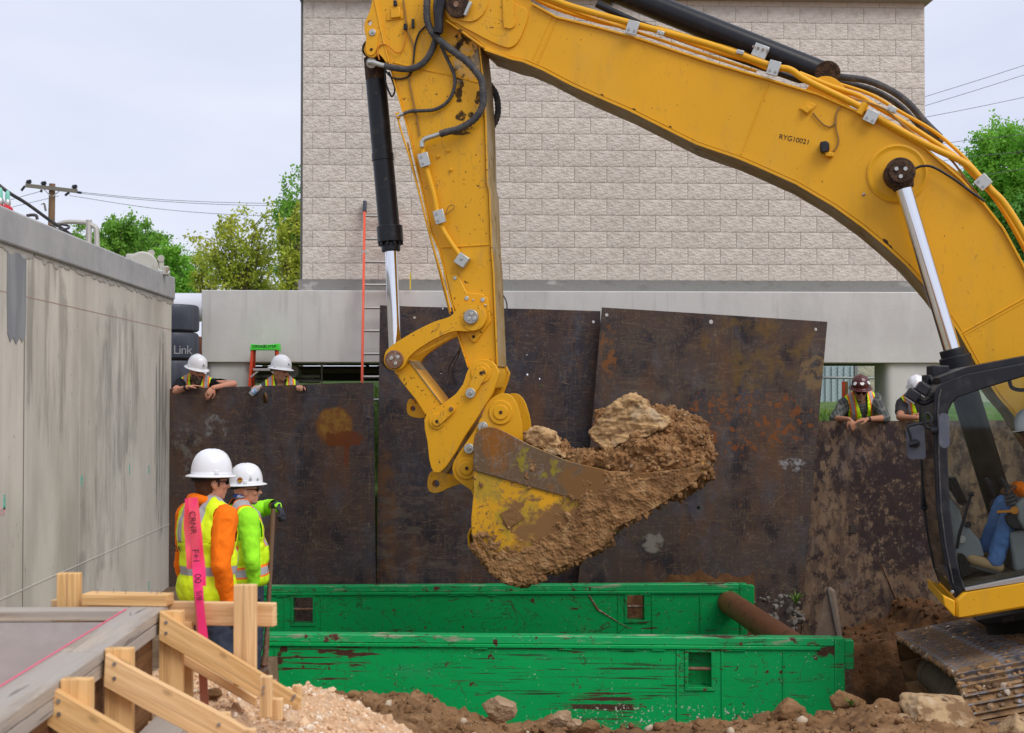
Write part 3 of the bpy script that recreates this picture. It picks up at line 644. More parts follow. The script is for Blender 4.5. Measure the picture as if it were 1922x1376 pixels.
# ------------------------------------------------------------------ trench box
def scratched(name, base, extra=()):
    return M(name, base, .42, layers=[Ly((base[0] * .75, base[1] * .8, base[2] * .75), s=1.2, lo=.4, hi=.7, amt=.5), Ly((.05, .30, .14), s=(3, 3, 6), lo=.6, hi=.75, amt=.4),
        Ly((.075, .028, .018), s=(2.0, 2.0, 24), lo=.615, hi=.635, det=7, rg=.7, r=.8, dist=.3), Ly((.085, .03, .018), s=8, lo=.66, hi=.67, det=8, r=.8), Ly((.03, .10, .04), s=(.8, .8, 2.6), band=.006, det=4, dist=1.0, amt=.8), Ly((.06, .03, .02), s=(1.5, 1.5, 1.1), band=.004, det=3, dist=.8, amt=.8),
        Ly((.05, .025, .015), s=34, lo=.66, hi=.68, r=.8, det=4), Ly((.60, .62, .55), s=42, lo=.71, hi=.73, amt=.7, det=2), Ly((.16, .11, .06), s=2.5, lo=.62, hi=.8, amt=.35, det=8, r=.8)] + list(extra), bump=[(2.5, .010, 2), (40, .0005, 3)], coat=.1)
m_grn = scratched('green_paint', (.001, .41, .10)); m_grnt = scratched('green_paint_top', (.01, .42, .12), [Ly((.42, .36, .27), s=(3, 14, 14), lo=.56, hi=.64, det=8, r=.9, amt=.8), Ly((.12, .04, .03), s=7, lo=.6, hi=.65)])
m_grnr = scratched('green_paint_rusty', (.002, .36, .09), [Ly((.11, .035, .02), s=5, lo=.60, hi=.64, det=8, r=.85)])
ZT = .10
def gs(px, py, rx, ry): q = atY(px, py, atZ(900, 1193, ZT).y) - Vector((1.0, 13.3, -1.9)); return ((q.x, q.y, q.z), (rx * .0045, 1.2, ry * .0045))
DR = (.075, .03, .018)
m_grnn = scratched('green_paint_near', (.001, .41, .10), [Ly(DR, s=(1.6, 1.6, 46), lo=.49, hi=.52, det=7, rg=.7, spot=gs(1130, 1322, 70, 30), sn=.8, r=.8), Ly(DR, s=(3, 3, 16), lo=.50, hi=.53, det=8, spot=gs(650, 1222, 55, 20), sn=1.2, r=.8), Ly(DR, s=(1.6, 1.6, 40), lo=.53, hi=.56, det=7, spot=gs(600, 1245, 90, 40), sn=.6, r=.8), Ly(DR, s=9, lo=.40, hi=.5, det=8, spot=gs(1555, 1214, 34, 13), sn=1.0, r=.85), Ly(DR, s=8, lo=.45, hi=.5, det=8, spot=gs(525, 1232, 12, 26), sn=1.4), Ly((.03, .08, .03), s=(1.2, 1.2, 60), lo=.56, hi=.60, det=5, spot=gs(1100, 1260, 260, 60), sn=.5), Ly((.55, .58, .50), s=38, lo=.62, hi=.65, det=2, spot=gs(1250, 1350, 260, 34), sn=.5), Ly((.22, .13, .07), s=6, lo=.52, hi=.62, det=8, spot=gs(950, 1372, 500, 22), sn=.6, r=.9)])
box_t = thing('trench_box', 'green steel trench box with scratched paint set in the excavation', 'trench box', (1.0, 13.3, -1.9))
def panel(pL, pR, feats, depth, hgt, near):
    a, b = atZ(*pL, ZT), atZ(*pR, ZT); u = (b - a).normalized(); n = Vector((u.y, -u.x, 0)); back = -n; Lp = (b - a).length
    def Q(x, z, o=0): return a + u * x + n * o + Vector((0, 0, z))
    def pxx(px, py, o=0):        # pixel on the panel's front plane -> (x, z)
        d = ray(px, py); k = (a + n * o - EYE).dot(n) / d.dot(n); p = EYE + d * k
        return (p - a).dot(u), p.z - ZT
    holes, H2 = [], []
    for x0, y0, x1, y1 in feats:
        (xa, za), (xb, zb2) = pxx(x0, y0), pxx(x1, y1)
        H2.append((xa, xb, zb2, za))
    P = lambda x, z: Q(x, z, 0)
    sk = MB().prism([P(.0, -.07), P(Lp, -.07), P(Lp, -hgt), P(0, -hgt)], back * .012, [[P(xa, z0), P(xb, z0), P(xb, z1), P(xa, z1)] for xa, xb, z0, z1 in H2])
    par = thing if False else None
    root = obj('side_panel', sk, m_grnn if near else m_grn, box_t)
    root['label'] = 'nearer green side panel' if near else 'farther green side panel'
    obj('back_skin', MB().prism([Q(0, -.07, -depth), Q(Lp, -.07, -depth), Q(Lp, -hgt, -depth), Q(0, -hgt, -depth)], back * .012, [[Q(xa, z0, -depth), Q(xb, z0, -depth), Q(xb, z1, -depth), Q(xa, z1, -depth)] for xa, xb, z0, z1 in H2] if not near else ()), m_grn, root)
    def bar(nm, x0, x1, z0, z1, o0, o1, m, bv=.004): obj(nm, MB().obox(Q((x0 + x1) / 2, (z0 + z1) / 2, (o0 + o1) / 2), u * ((x1 - x0) / 2), n * ((o1 - o0) / 2), Vector((0, 0, (z1 - z0) / 2))), m, root, bevel=bv)
    bar('top_tube', 0, Lp, -.068, 0, -depth - .01, .004, m_grnt, .008)
    bar('top_lip', .12, Lp - .12, -.098, -.0685, .0005, .022, m_grn)
    bar('lower_lip', .12, Lp - .12, -1.16, -1.14, .0005, .010, m_grn)
    bar('end_post', Lp + .001, Lp + .085, -hgt, .0, -depth, .012, m_grnr, .008); bar('end_post', -.085, -.001, -hgt, .0, -depth, .012, m_grnr, .008)
    rs_ = random.Random(5 if near else 9)
    for k in range(9):
        x0 = .4 + rs_.random() * (Lp - 1.0); bar('weld_tab', x0, x0 + .11, -.115, -.0985, .0005, .016, m_grn, .002)
    for xa, xb, z0, z1 in H2:
        t_ = .03
        for q in ((xa - t_, xb + t_, z1, z1 + t_), (xa - t_, xb + t_, z0 - t_, z0), (xa - t_, xa - .0005, z0 + .0005, z1 - .0005), (xb + .0005, xb + t_, z0 + .0005, z1 - .0005)): bar('socket_frame', *q, -depth * .98, .012, m_grnr, .003)
        bar('vertical_rib', xa - .10, xa - .085, -1.13, -.10, .0005, .012, m_grn, .003); bar('vertical_rib', xb + .085, xb + .10, -1.13, -.10, .0005, .012, m_grn, .003)
        zc = z0 + (z1 - z0) * (.5 if near else .53)
        obj('socket_bar', MB().cyl(Q(xa, zc, -.04), Q(xb, zc, -.04), .016, n=12), m_rsteel, root)
    return Q, pxx, Lp, root
QN, pN, LN, RN = panel((342, 1189), (1566, 1198), [(1292, 1224, 1335, 1290)], .13, 2.0, True)
QB, pB_, LB, RB = panel((380, 1101), (1388, 1096), [(551, 1122, 587, 1170), (1177, 1117, 1209, 1164)], .13, 2.0, False)
for Q, pf, Lp, root, cx0 in ((QN, pN, LN, RN, 0), (QB, pB_, LB, RB, 0)):
    obj('collar', MB().obox(Q(Lp + .125, -.14, -.06), (Q(1, 0) - Q(0, 0)) * .038, (Q(0, 0, 1) - Q(0, 0)) * .06, Vector((0, 0, .12))), m_grnr, root, bevel=.006)
    for x0 in ([pf(517, 1212)[0]] if Q is QN else []) + [Lp - .43]:
        obj('weld_seam', MB().obox(Q(x0, -.62, .004), (Q(1, 0) - Q(0, 0)) * .006, (Q(0, 0, 1) - Q(0, 0)) * .005, Vector((0, 0, .5))), m_grnr, root)
# the torn dent in the farther panel
x_, z_ = pB_(1110, 1120)
dp = [pB_(*q) for q in ((1097, 1102), (1108, 1122), (1122, 1144), (1140, 1155), (1160, 1168), (1184, 1180))]
obj('dent_tear', MB().tube([QB(a_, b_, .004) for a_, b_ in dp], [.002, .009, .012, .008, .005, .002], n=8), m_rsteel, RB)
m_spr = M('spreader_pipe_rust', (.24, .10, .045), .5, .3, layers=[Ly((.26, .11, .04), s=(1.5, 3, 3), lo=.5, hi=.7, r=.6), Ly((.08, .04, .03), s=9, lo=.55, hi=.7), Ly((.6, .55, .5), s=30, lo=.76, hi=.78)], bump=[(25, .002, 4)])
z_sp = -.10; s0, s1 = atZ(1364, 1128, z_sp), atZ(1508, 1226, z_sp)
obj('spreader_pipe', MB().cyl(s0, s1, .125, n=36), m_spr, box_t)
obj('pipe_collar', MB().cyl(s0 - (s1 - s0).normalized() * .04, s0 + (s1 - s0).normalized() * .03, .135, n=36), m_grnr, box_t)
obj('spreader_pipe', MB().cyl(QB(.3, -.2, 0), QN(.3, -.2, -.14), .125, n=36), m_spr, box_t)
obj('spreader_pipe', MB().cyl(s0 - Vector((0, 0, 1.3)), s1 - Vector((0, 0, 1.3)), .125, n=30), m_spr, box_t)

# ------------------------------------------------------------------ ground
m_soil = M('brown_soil', (.25, .135, .058), .95, layers=[Ly((.165, .085, .036), s=2.2, lo=.4, hi=.65, det=8), Ly((.38, .225, .11), s=5, lo=.5, hi=.72, det=9, amt=.8), Ly((.45, .36, .25), s=38, lo=.70, hi=.74, det=3), Ly((.09, .05, .027), s=14, lo=.56, hi=.7, det=8, amt=.6)], bump=[(28, .018, 8), (110, .004, 5)])
m_soilg = M('grey_brown_soil', (.19, .12, .07), .95, layers=[Ly((.13, .085, .05), s=2.2, lo=.4, hi=.65, det=8, amt=.7), Ly((.33, .25, .17), s=5, lo=.5, hi=.72, det=9, amt=.8), Ly((.52, .45, .35), s=38, lo=.68, hi=.72, det=3), Ly((.10, .06, .035), s=14, lo=.56, hi=.7, det=8, amt=.6)], bump=[(28, .016, 8), (110, .004, 5)])
m_bank = M('dark_soil', (.105, .047, .017), .97, layers=[Ly((.17, .085, .035), s=7, lo=.5, hi=.68, det=9), Ly((.05, .027, .013), s=4, lo=.5, hi=.7, det=8)], bump=[(24, .02, 8)])
m_gravel = M('limestone_gravel', (.66, .40, .22), .95, layers=[Ly((.74, .55, .37), s=16, lo=.45, hi=.7, det=6), Ly((.42, .26, .15), s=7, lo=.5, hi=.7, det=8, amt=.7), Ly((.75, .66, .55), s=30, lo=.62, hi=.7)], bump=[(45, .02, 8)])
m_grass = M('grass_ground', (.07, .14, .02), .95, layers=[Ly((.14, .22, .03), s=4, lo=.4, hi=.7, det=8), Ly((.20, .17, .09), s=2, lo=.6, hi=.75)], bump=[(40, .02, 6)])
# far ground to the horizon, rising behind the site
def gz(X, Y):
    s = np.clip((Y - 17.6) / 5.0, 0, 1); s = s * s * (3 - 2 * s)
    z = .98 + np.where(X > 3, 1.02, 1.42) * s + np.clip(Y - 23, 0, 60) * .004
    return z
xs = np.concatenate([np.linspace(-400, -14, 30), np.linspace(-13.5, 14, 60), np.linspace(15, 400, 30)]); ys = np.concatenate([np.linspace(16.15, 30, 60), np.linspace(31, 900, 40)])
ys[0] = 16.149; X, Y, Fq = grid(np.asarray(xs), np.concatenate([[16.14], ys])); Z = np.where(Y < 16.145, -2.4, gz(X, Y)) + np.where((Y < 60) & (Y > 16.2), fbm(np.stack([X, Y, 0 * X], 1), .8, 3) * .04, 0)
np_mesh('ground', np.stack([X, Y, Z], 1), Fq, m_grass, kind='structure')
# the low site floor round the dig, behind and beside the camera too
xs = np.linspace(-60, 60, 80); ys = np.linspace(-60, 16.14, 80); X, Y, Fq = grid(xs, ys)
Z = np.where((X < -2.95) | (Y < 2) | (X > 9), .35, -2.2) + np.where(Y < 2, 0, 0)
Z = np.where((X > 9) & (Y > 2), -1.5, Z)
np_mesh('site_floor', np.stack([X, Y, Z], 1), Fq, m_soil, kind='structure')
# ground the two men stand on
xs = np.arange(-3.6, -.7, .05); ys = np.arange(5.2, 16.1, .05); X, Y, Fq = grid(xs, ys)
edge = np.clip((X + np.where(Y > 11.6, 2.55, 1.50)) / .12, 0, 1)
Z = -.02 + fbm(np.stack([X, Y, 0 * X], 1), 1.5, 4) * .02 - np.where(Y > 9.6, edge * 1.9, 0)
np_mesh('work_ground', np.stack([X, Y, Z], 1), Fq, m_soilg, kind='structure')

# dirt mound in front of the box; its crest follows the photograph's skyline of soil
cr_px = [(300, 1300), (520, 1330), (560, 1312), (600, 1296), (630, 1277), (660, 1283), (700, 1284), (760, 1290), (800, 1300), (840, 1318), (880, 1330), (920, 1345), (960, 1368), (1000, 1362), (1040, 1358), (1080, 1374), (1160, 1384), (1240, 1376), (1280, 1362), (1340, 1356), (1400, 1345), (1440, 1332), (1480, 1322), (1520, 1328), (1560, 1316), (1600, 1308), (1680, 1316), (1760, 1330), (1850, 1350), (1930, 1366), (2200, 1380)]
YM = 8.9
cX = np.array([atY(a, b, YM).x for a, b in cr_px]); cZ = np.array([atY(a, b, YM).z for a, b in cr_px])
xs = np.arange(-2.6, 5.2, .019); ys = np.concatenate([np.arange(4.6, 8.0, .03), np.arange(8.0, 10.3, .018)]); X, Y, Fq = grid(xs, ys)
crest = np.interp(X * YM / np.maximum(Y, 7.6) if False else X, cX, cZ)
P3 = np.stack([X, Y, 0 * X], 1)
yc = YM + .25 * np.sin(X * 1.7)
n1 = fbm(P3, 1.6, 3) * .05; n2 = fbm(P3, 6, 4, .6) * .028; n3 = np.maximum(fbm(P3 + 9, 13, 3, .6), 0) * .03
near = crest + (yc - Y) * .08 - .03; far_ = crest - (Y - yc) * 1.25
Z = np.where(Y < yc, near, far_); Z = Z + n1 * np.clip(abs(Y - yc) * 2, .3, 1) + n2 + n3
Z = np.maximum(Z, -1.85)
np_mesh('dirt_mound', np.stack([X, Y, Z], 1), Fq, [m_soil], kind='structure')
DM = (xs, ys, Z.reshape(len(ys), len(xs)))
def hmap(D, x, y):
    i = int(np.clip(np.searchsorted(D[0], x), 1, len(D[0]) - 1)); j = int(np.clip(np.searchsorted(D[1], y), 1, len(D[1]) - 1)); return float(D[2][j, i])
# gravel shelf at left in front
gxp = [(-100, 1262), (250, 1258), (340, 1256), (420, 1262), (480, 1296), (520, 1299), (570, 1297), (620, 1312), (690, 1337), (730, 1358), (765, 1380), (850, 1440), (1000, 1560), (1300, 1800)]
YG = 6.0
gX = np.array([atY(a, b, YG).x for a, b in gxp]); gZ = np.array([atY(a, b, YG).z for a, b in gxp])
xs = np.arange(-3.0, .8, .016); ys = np.arange(3.0, 7.4, .018); X, Y, Fq = grid(xs, ys); P3 = np.stack([X, Y, 0 * X], 1)
top = np.interp(X * YG / np.clip(Y, 4.6, 6.6), gX, gZ)
Z = np.where(Y < YG + .1, np.minimum(top, .94) - .0 * Y, top - (Y - YG - .1) * 1.0)
Z = np.where(X < -1.95, np.minimum(Z, .9), Z)
Z = Z + fbm(P3, 3, 3) * .025 + fbm(P3, 16, 3, .6) * .014 + np.maximum(fbm(P3 + 5, 34, 2), 0) * .010
np_mesh('gravel_bed', np.stack([X, Y, Z], 1), Fq, m_gravel, kind='structure')
GM = (xs, ys, Z.reshape(len(ys), len(xs)))
# stones lying on the gravel, clods on the dirt
def lump(mb, c, r, rs, sub=0):
    base = [(0, 0, 1), (.89, 0, .45), (.28, .85, .45), (-.72, .53, .45), (-.72, -.53, .45), (.28, -.85, .45), (.72, .53, -.45), (-.28, .85, -.45), (-.89, 0, -.45), (-.28, -.85, -.45), (.72, -.53, -.45), (0, 0, -1)]
    F = [(0, 1, 2), (0, 2, 3), (0, 3, 4), (0, 4, 5), (0, 5, 1), (1, 6, 2), (2, 6, 7), (2, 7, 3), (3, 7, 8), (3, 8, 4), (4, 8, 9), (4, 9, 5), (5, 9, 10), (5, 10, 1), (1, 10, 6), (6, 11, 7), (7, 11, 8), (8, 11, 9), (9, 11, 10), (10, 11, 6)]
    q = Quaternion((rs.random(), rs.random(), rs.random(), rs.random())).normalized(); s3 = [.6 + rs.random() * .7 for _ in range(3)]; c = Vector(c)
    mb.add([c + q @ Vector((b[0] * s3[0] * r * (.8 + .4 * rs.random()), b[1] * s3[1] * r * (.8 + .4 * rs.random()), b[2] * s3[2] * r * (.8 + .4 * rs.random()))) for b in base], F)
rs = random.Random(11); mb = MB()
for k in range(16000):
    y = rs.uniform(4.2, 6.6); x = rs.uniform(-2.4, .2)
    z = hmap(GM, x, y)
    r_ = .004 + .011 * rs.random() ** 3 + (.015 if rs.random() < .006 else 0)
    mb.cur = 0 if rs.random() < .65 else (1 if rs.random() < .6 else 2); lump(mb, (x, y, z + r_ * .2), r_, rs)
obj('gravel', mb, [M('pale_stone', (.72, .50, .31), .9), M('tan_stone', (.52, .33, .19), .9), M('white_stone', (.78, .66, .52), .9)], kind='stuff', sm=20)
mb = MB()
for k in range(5200):
    y = rs.uniform(7.0, 9.5); x = rs.uniform(-1.6, 4.6); z = hmap(DM, x, y); r_ = .006 + .03 * rs.random() ** 5
    if z < -.6: continue
    mb.cur = 0 if rs.random() < .93 else 1; lump(mb, (x, y, z + r_ * .15), r_, rs)
obj('dirt_clods', mb, [m_soil, M('chalky_stone', (.50, .40, .28), .9)], kind='stuff', sm=60)

# bank of soil right of the box and behind the track
xs = np.arange(2.6, 8.5, .035); ys = np.arange(9.6, 15.85, .035); X, Y, Fq = grid(xs, ys); P3 = np.stack([X, Y, 0 * X], 1)
bp = [(1500, 1215), (1600, 1198), (1650, 1188), (1690, 1172), (1712, 1140), (1760, 1136), (1800, 1150), (1900, 1150), (2100, 1140)]
bX = np.array([atY(a, b, 15.3).x for a, b in bp]); bZ = np.array([atY(a, b, 15.3).z for a, b in bp])
top = np.interp(X, bX, bZ) + fbm(P3, 3, 4, .6) * .05
yb = 14.75 + fbm(P3 * np.array([1, 0, 0]), 1.5, 3) * .15
Z = np.where(Y > yb, top, np.maximum(top - (yb - Y) * 3.2, -1.62 + (X - 3) * .0))
Z = np.where((Y < yb), Z + fbm(P3, 5, 4, .6) * .05, Z) + fbm(P3, 14, 3, .6) * .025
Z = np.where((X < 3.05) & (Y > 10) & (Y < 15.1), np.minimum(Z, -1.6), Z)
V3 = np.stack([X, Y, Z], 1); V3[:, 0] += fbm(np.stack([Y, Z, X], 1), 4, 3) * .05
np_mesh('soil_bank', V3, Fq, m_bank, kind='structure')
mb = MB(); rs = random.Random(77)
for k in range(3800):
    q = V3[rs.randrange(len(V3))]
    if q[1] > 12.2 and q[0] > 2.9: lump(mb, q, .010 + .045 * rs.random() ** 4, rs)
obj('bank_clods', mb, m_bank, kind='stuff', sm=25)

# rocks
m_rock = M('limestone_rock', (.46, .31, .165), .92, layers=[Ly((.22, .125, .06), s=5, lo=.46, hi=.56, det=9), Ly((.58, .46, .31), s=7, lo=.55, hi=.7, det=8, amt=.8), Ly((.11, .06, .03), s=9, lo=.62, hi=.7, det=6)], bump=[(14, .03, 8), (70, .006, 5)])
m_rockg = M('grey_tan_rock', (.33, .215, .125), .92, layers=[Ly((.42, .30, .19), s=6, lo=.5, hi=.65, det=8)], bump=[(20, .015, 7)])
def rock(px, py, Y, r, label, mat, seed, rot=0, name='rock'):
    c = atY(px, py, Y); bm = bmesh.new(); bmesh.ops.create_icosphere(bm, subdivisions=5, radius=1)
    me = bpy.data.meshes.new('rock'); bm.to_mesh(me); bm.free(); V = mesh_co(me)
    d = fbm(V + seed * 3.1, .9, 2) * .34; V2 = V * (1 + d)[:, None]
    for k in range(9):   # broken flat faces
        rn = np.random.RandomState(seed * 7 + k); nn_ = rn.normal(size=3); nn_ /= np.linalg.norm(nn_); t_ = .62 + .2 * rn.rand(); e = (V2 @ nn_) - t_; V2 = V2 - np.outer(np.maximum(e, 0) * .9, nn_)
    V2 *= (1 + fbm(V2 + seed, 5, 4, .6) * .05)[:, None]; V2 *= np.array(r)
    me.polygons.foreach_set('use_smooth', [True] * len(me.polygons)); cr_, sr_ = math.cos(rot), math.sin(rot)
    V2 = np.stack([V2[:, 0] * cr_ - V2[:, 2] * sr_, V2[:, 1], V2[:, 0] * sr_ + V2[:, 2] * cr_], 1); set_co(me, V2)
    return obj(name, me, mat, loc=tuple(c), label=label, cat='rock', kind=None)
rock(1765, 1345, 8.6, (.30, .26, .17), 'large tan limestone boulder in front of the excavator track', m_rock, 3, -.18)
rock(1912, 1378, 8.4, (.16, .2, .13), 'pale boulder cut by the bottom right corner of the photo', m_rock, 5)
rock(937, 1330, 8.75, (.115, .1, .085), 'rounded grey tan rock against the green panel, above the dirt', m_rockg, 6, .1)
rock(1050, 1350, 8.7, (.07, .06, .06), 'small smooth grey rock below the green panel', m_rockg, 8)
rock(1078, 1362, 8.6, (.055, .05, .045), 'smaller grey rock right beside the smooth one', m_rockg, 9)
rock(1104, 1367, 8.5, (.07, .06, .055), 'pointed brown lump right of the two grey rocks', m_soil, 10)
rock(1480, 1345, 8.7, (.15, .12, .11), 'brown clod of earth on the mound under the green panel', m_soil, 14)
rock(1590, 1322, 8.9, (.12, .1, .08), 'brown clod of earth by the right end of the trench box', m_soil, 12)
rock(1690, 1362, 8.4, (.10, .1, .08), 'small pale stone at the left foot of the large boulder', m_rock, 21)
rock(1660, 1352, 8.7, (.17, .14, .12), 'broad brown clod left of the large boulder', m_soil, 13)
for q in ((400, 1300, 5.6, .035), (540, 1348, 5.5, .04), (430, 1338, 5.3, .028), (655, 1345, 5.9, .03)): rock(q[0], q[1], q[2], (q[3] * 1.3, q[3], q[3] * .7), {400: 'dark dirt lump on the gravel between the braces', 540: 'white limestone chunk on the gravel right of the stake', 430: 'pale stone on the gravel beside the second brace', 655: 'pale stone near the edge of the gravel heap'}[q[0]], m_gravel if q[0] != 400 else m_soil, q[0])
# wedge of old steel behind the box, weeds and pale stones at the foot of the tilted plate
wd = thing('steel_wedge', 'tall narrow triangle of rusty steel standing behind the trench box', 'steel scrap', atY(1560, 1200, 15.2))
obj('wedge', MB().prism([atY(1553, 1103, 15.2), atY(1562, 1110, 15.2), atY(1578, 1215, 15.2), atY(1525, 1215, 15.2), atY(1536, 1165, 15.2)], (.05, .05, 0)), M('wedge_steel', (.20, .15, .115), .6, .2, layers=[Ly((.30, .22, .16), s=8, lo=.5, hi=.7)], bump=[(20, .004, 4)]), wd)
obj('bright_edge', MB().beam(atY(1554, 1103, 15.19), atY(1577, 1215, 15.19), .03, .02), m_steel, wd)
wd = thing('steel_stake', 'narrow rusty steel strip leaning at the right end of the box', 'steel scrap', atY(1597, 1310, 12.0))
obj('strip', MB().prism([atY(1590, 1246, 12), atY(1594, 1246, 12), atY(1603, 1312, 12), atY(1588, 1312, 12)], (0, .03, 0)), m_rsteel, wd)
mb = MB(); rs = random.Random(4)
for k in range(60):
    p = atY(rs.uniform(1412, 1500), rs.uniform(1118, 1200), 15.55); lump(mb, p, .02 + .05 * rs.random() ** 2, rs)
obj('foundation_rubble', mb, M('rubble_stone', (.22, .20, .18), .9, layers=[Ly((.12, .08, .05), s=9, lo=.5, hi=.6)]), kind='stuff', sm=30)
xs = np.arange(1.9, 3.4, .03); ys = np.arange(15.0, 15.8, .03); X, Y, Fq = grid(xs, ys); P3 = np.stack([X, Y, 0 * X], 1)
zt_ = atY(1450, 1150, 15.5).z; Z = zt_ - (15.6 - Y) * 2.2 + fbm(P3, 6, 4, .6) * .06 - np.clip(2.55 - X, 0, 1) * .35
np_mesh('soil_slope', np.stack([X, Y, Z], 1), Fq, m_bank, kind='structure')
def weed(px, py, Y, h, n, label, seed):
    c = atY(px, py, Y); rs = random.Random(seed); mb = MB()
    for k in range(n):
        a = rs.uniform(0, 6.28); L_ = h * rs.uniform(.5, 1.1); d = Vector((math.cos(a) * .5, math.sin(a) * .5, 1)).normalized(); s_ = Vector((-math.sin(a), math.cos(a), 0)) * .006
        p0 = c + d * .0; p1 = c + d * L_ * .6; p2 = c + d * L_ + Vector((math.cos(a), math.sin(a), -.6)) * L_ * .25
        mb.add([p0 - s_, p0 + s_, p1 + s_, p1 - s_, p2], [(0, 1, 2, 3), (3, 2, 4)])
    o = obj('weed', mb, M('weed_green', (.10, .22, .03), .7), None, world=True, loc=tuple(c), sm=0); props(o, label, 'weed')
weed(1494, 1136, 15.5, .2, 40, 'tuft of green grass at the foot of the tilted plate', 1); weed(1597, 1326, 8.8, .07, 14, 'small green weed leaves on the dirt by the box end', 2)

# ------------------------------------------------------------------ chain link fence and backdrop seen under the beam
YC = 20.5
fn = thing('chain_link_fence', 'galvanised chain link fence seen under the beam at right', 'fence', (atY(1660, 780, YC).x, YC, 1.6))
m_galv = M('galvanised_wire', (.40, .42, .42), .5, .6)
fxa, fxb = atY(1480, 700, YC).x, atY(2150, 700, YC).x; zA, zB = atY(1600, 765, YC).z, atY(1600, 640, YC).z; mb = MB(); st = .062
k = 0
x = fxa - (zB - zA)
while x < fxb:
    for sgn in (1, -1):
        a = Vector((x, YC, zA)) if sgn == 1 else Vector((x + (zB - zA), YC + .004, zA)); b = Vector((x + (zB - zA), YC, zB)) if sgn == 1 else Vector((x, YC + .004, zB))
        mb.beam(a, b, .0035, .0035, (0, 1, 0))
    x += st
obj('mesh', mb, m_galv, fn, kind='stuff', sm=0)
for px in (1605, 1608, 1663, 1890): obj('post', MB().cyl(atY(px, 780, YC), atY(px, 638, YC), .025, n=12), m_galv, fn)
obj('rail', MB().cyl(atY(1480, 708, YC), atY(2150, 716, YC), .018, n=10), m_galv, fn); obj('rail', MB().cyl(atY(1480, 638, YC), atY(2150, 640, YC), .02, n=10), m_galv, fn)
obj('brace', MB().cyl(atY(1655, 690, YC), atY(1670, 720, YC), .015, n=8), m_galv, fn)
sh = thing('metal_shed', 'pale blue grey sheet metal wall beyond the chain link fence', 'shed', (atY(1570, 745, 26).x, 26.2, 2.3)); mb = MB()
a, b = atY(1440, 745, 26).x, atY(1606, 745, 26).x; za, zb_ = atY(1500, 770, 26).z, atY(1500, 676, 26).z
mb.box(((a + b) / 2, 26.2, (za + zb_) / 2 - .1), (b - a, .3, zb_ - za)); obj('wall', mb, M('shed_sheet', (.40, .50, .54), .6), sh); mb = MB()
for k in range(14): mb.box((a + (k + .5) * (b - a) / 14, 26.03, (za + zb_) / 2 - .1), (.05, .03, zb_ - za - .02))
obj('rib', mb, M('shed_rib', (.42, .52, .56), .6), sh, kind='stuff')
sh = thing('metal_shed', 'pale greenish backdrop wall beyond the fence, seen through the cab', 'shed', (atY(1900, 745, 30).x, 30.2, 2.3))
obj('wall', MB().box((atY(1960, 745, 30).x, 30.2, 2.1), (5.0, .3, 1.3)), M('shed_pale', (.50, .54, .50), .7), sh)
m_dry = M('dry_hillside', (.34, .33, .22), .95, layers=[Ly((.20, .22, .12), s=3, lo=.45, hi=.6, det=9)], bump=[(9, .1, 6)])
X, Y, Fq = grid(np.linspace(7.0, 12.0, 40), np.linspace(26.5, 34, 40)); np_mesh('hillside', np.stack([X, Y, 2.2 + (Y - 27) * .42 + fbm(np.stack([X, Y, Y * 0], 1), 1, 3) * .2], 1), Fq, m_dry, kind='structure')
for px, c_, lb in ((1583, (.9, .12, .04), 'orange survey stake seen left of the maroon hard hat'), (1589, (.35, .22, .10), 'brown survey stake beside the orange one')):
    s_ = thing('survey_stake', lb, 'stake', atY(px, 735, 19.5)); obj('stake', MB().beam(atY(px, 760, 19.5), atY(px, 716, 19.5), .04, .02, (0, 1, 0)), M('stake_paint', c_, .7), s_)
# grass blades behind the plates
mb = MB(); rs = random.Random(2)
for k in range(9000):
    x = rs.uniform(-3.0, 7.5); y = rs.uniform(18.0, 21.5)
    if x > 0 and x < 3.6: continue
    z = float(gz(np.array([x]), np.array([y]))[0]); h = rs.uniform(.06, .16); a = rs.uniform(0, 6.28); t = Vector((math.cos(a), math.sin(a), 0)); c = Vector((x, y, z))
    mb.cur = k % 2; mb.add([c - t * .012, c + t * .012, c + Vector((rs.uniform(-.05, .05), rs.uniform(-.05, .05), h))], [(0, 1, 2)])
obj('grass', mb, [M('grass_blade', (.10, .24, .02), .7), M('grass_blade_pale', (.24, .34, .05), .7)], kind='stuff', sm=0)
# ------------------------------------------------------------------ trees, utility pole, wires
m_bark = M('bark', (.13, .10, .075), .95, bump=[((10, 10, 2), .03, 6)])
def leafmat(n, c, c2):
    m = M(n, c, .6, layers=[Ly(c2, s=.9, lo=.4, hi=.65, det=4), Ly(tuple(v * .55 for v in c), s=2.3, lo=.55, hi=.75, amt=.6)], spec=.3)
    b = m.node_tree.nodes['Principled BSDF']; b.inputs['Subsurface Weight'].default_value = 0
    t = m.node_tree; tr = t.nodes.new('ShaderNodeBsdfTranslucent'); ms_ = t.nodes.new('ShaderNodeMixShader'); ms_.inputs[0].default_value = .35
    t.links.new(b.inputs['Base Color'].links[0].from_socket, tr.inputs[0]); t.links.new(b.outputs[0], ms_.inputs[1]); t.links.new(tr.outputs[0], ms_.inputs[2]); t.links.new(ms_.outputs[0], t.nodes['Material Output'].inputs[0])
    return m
L_g = leafmat('leaf_green', (.17, .38, .05), (.28, .50, .07)); L_y = leafmat('leaf_yellow_green', (.42, .52, .06), (.55, .56, .08)); L_d = leafmat('leaf_deep_green', (.11, .30, .05), (.18, .42, .07)); L_b = leafmat('leaf_bright', (.18, .47, .045), (.30, .58, .07))
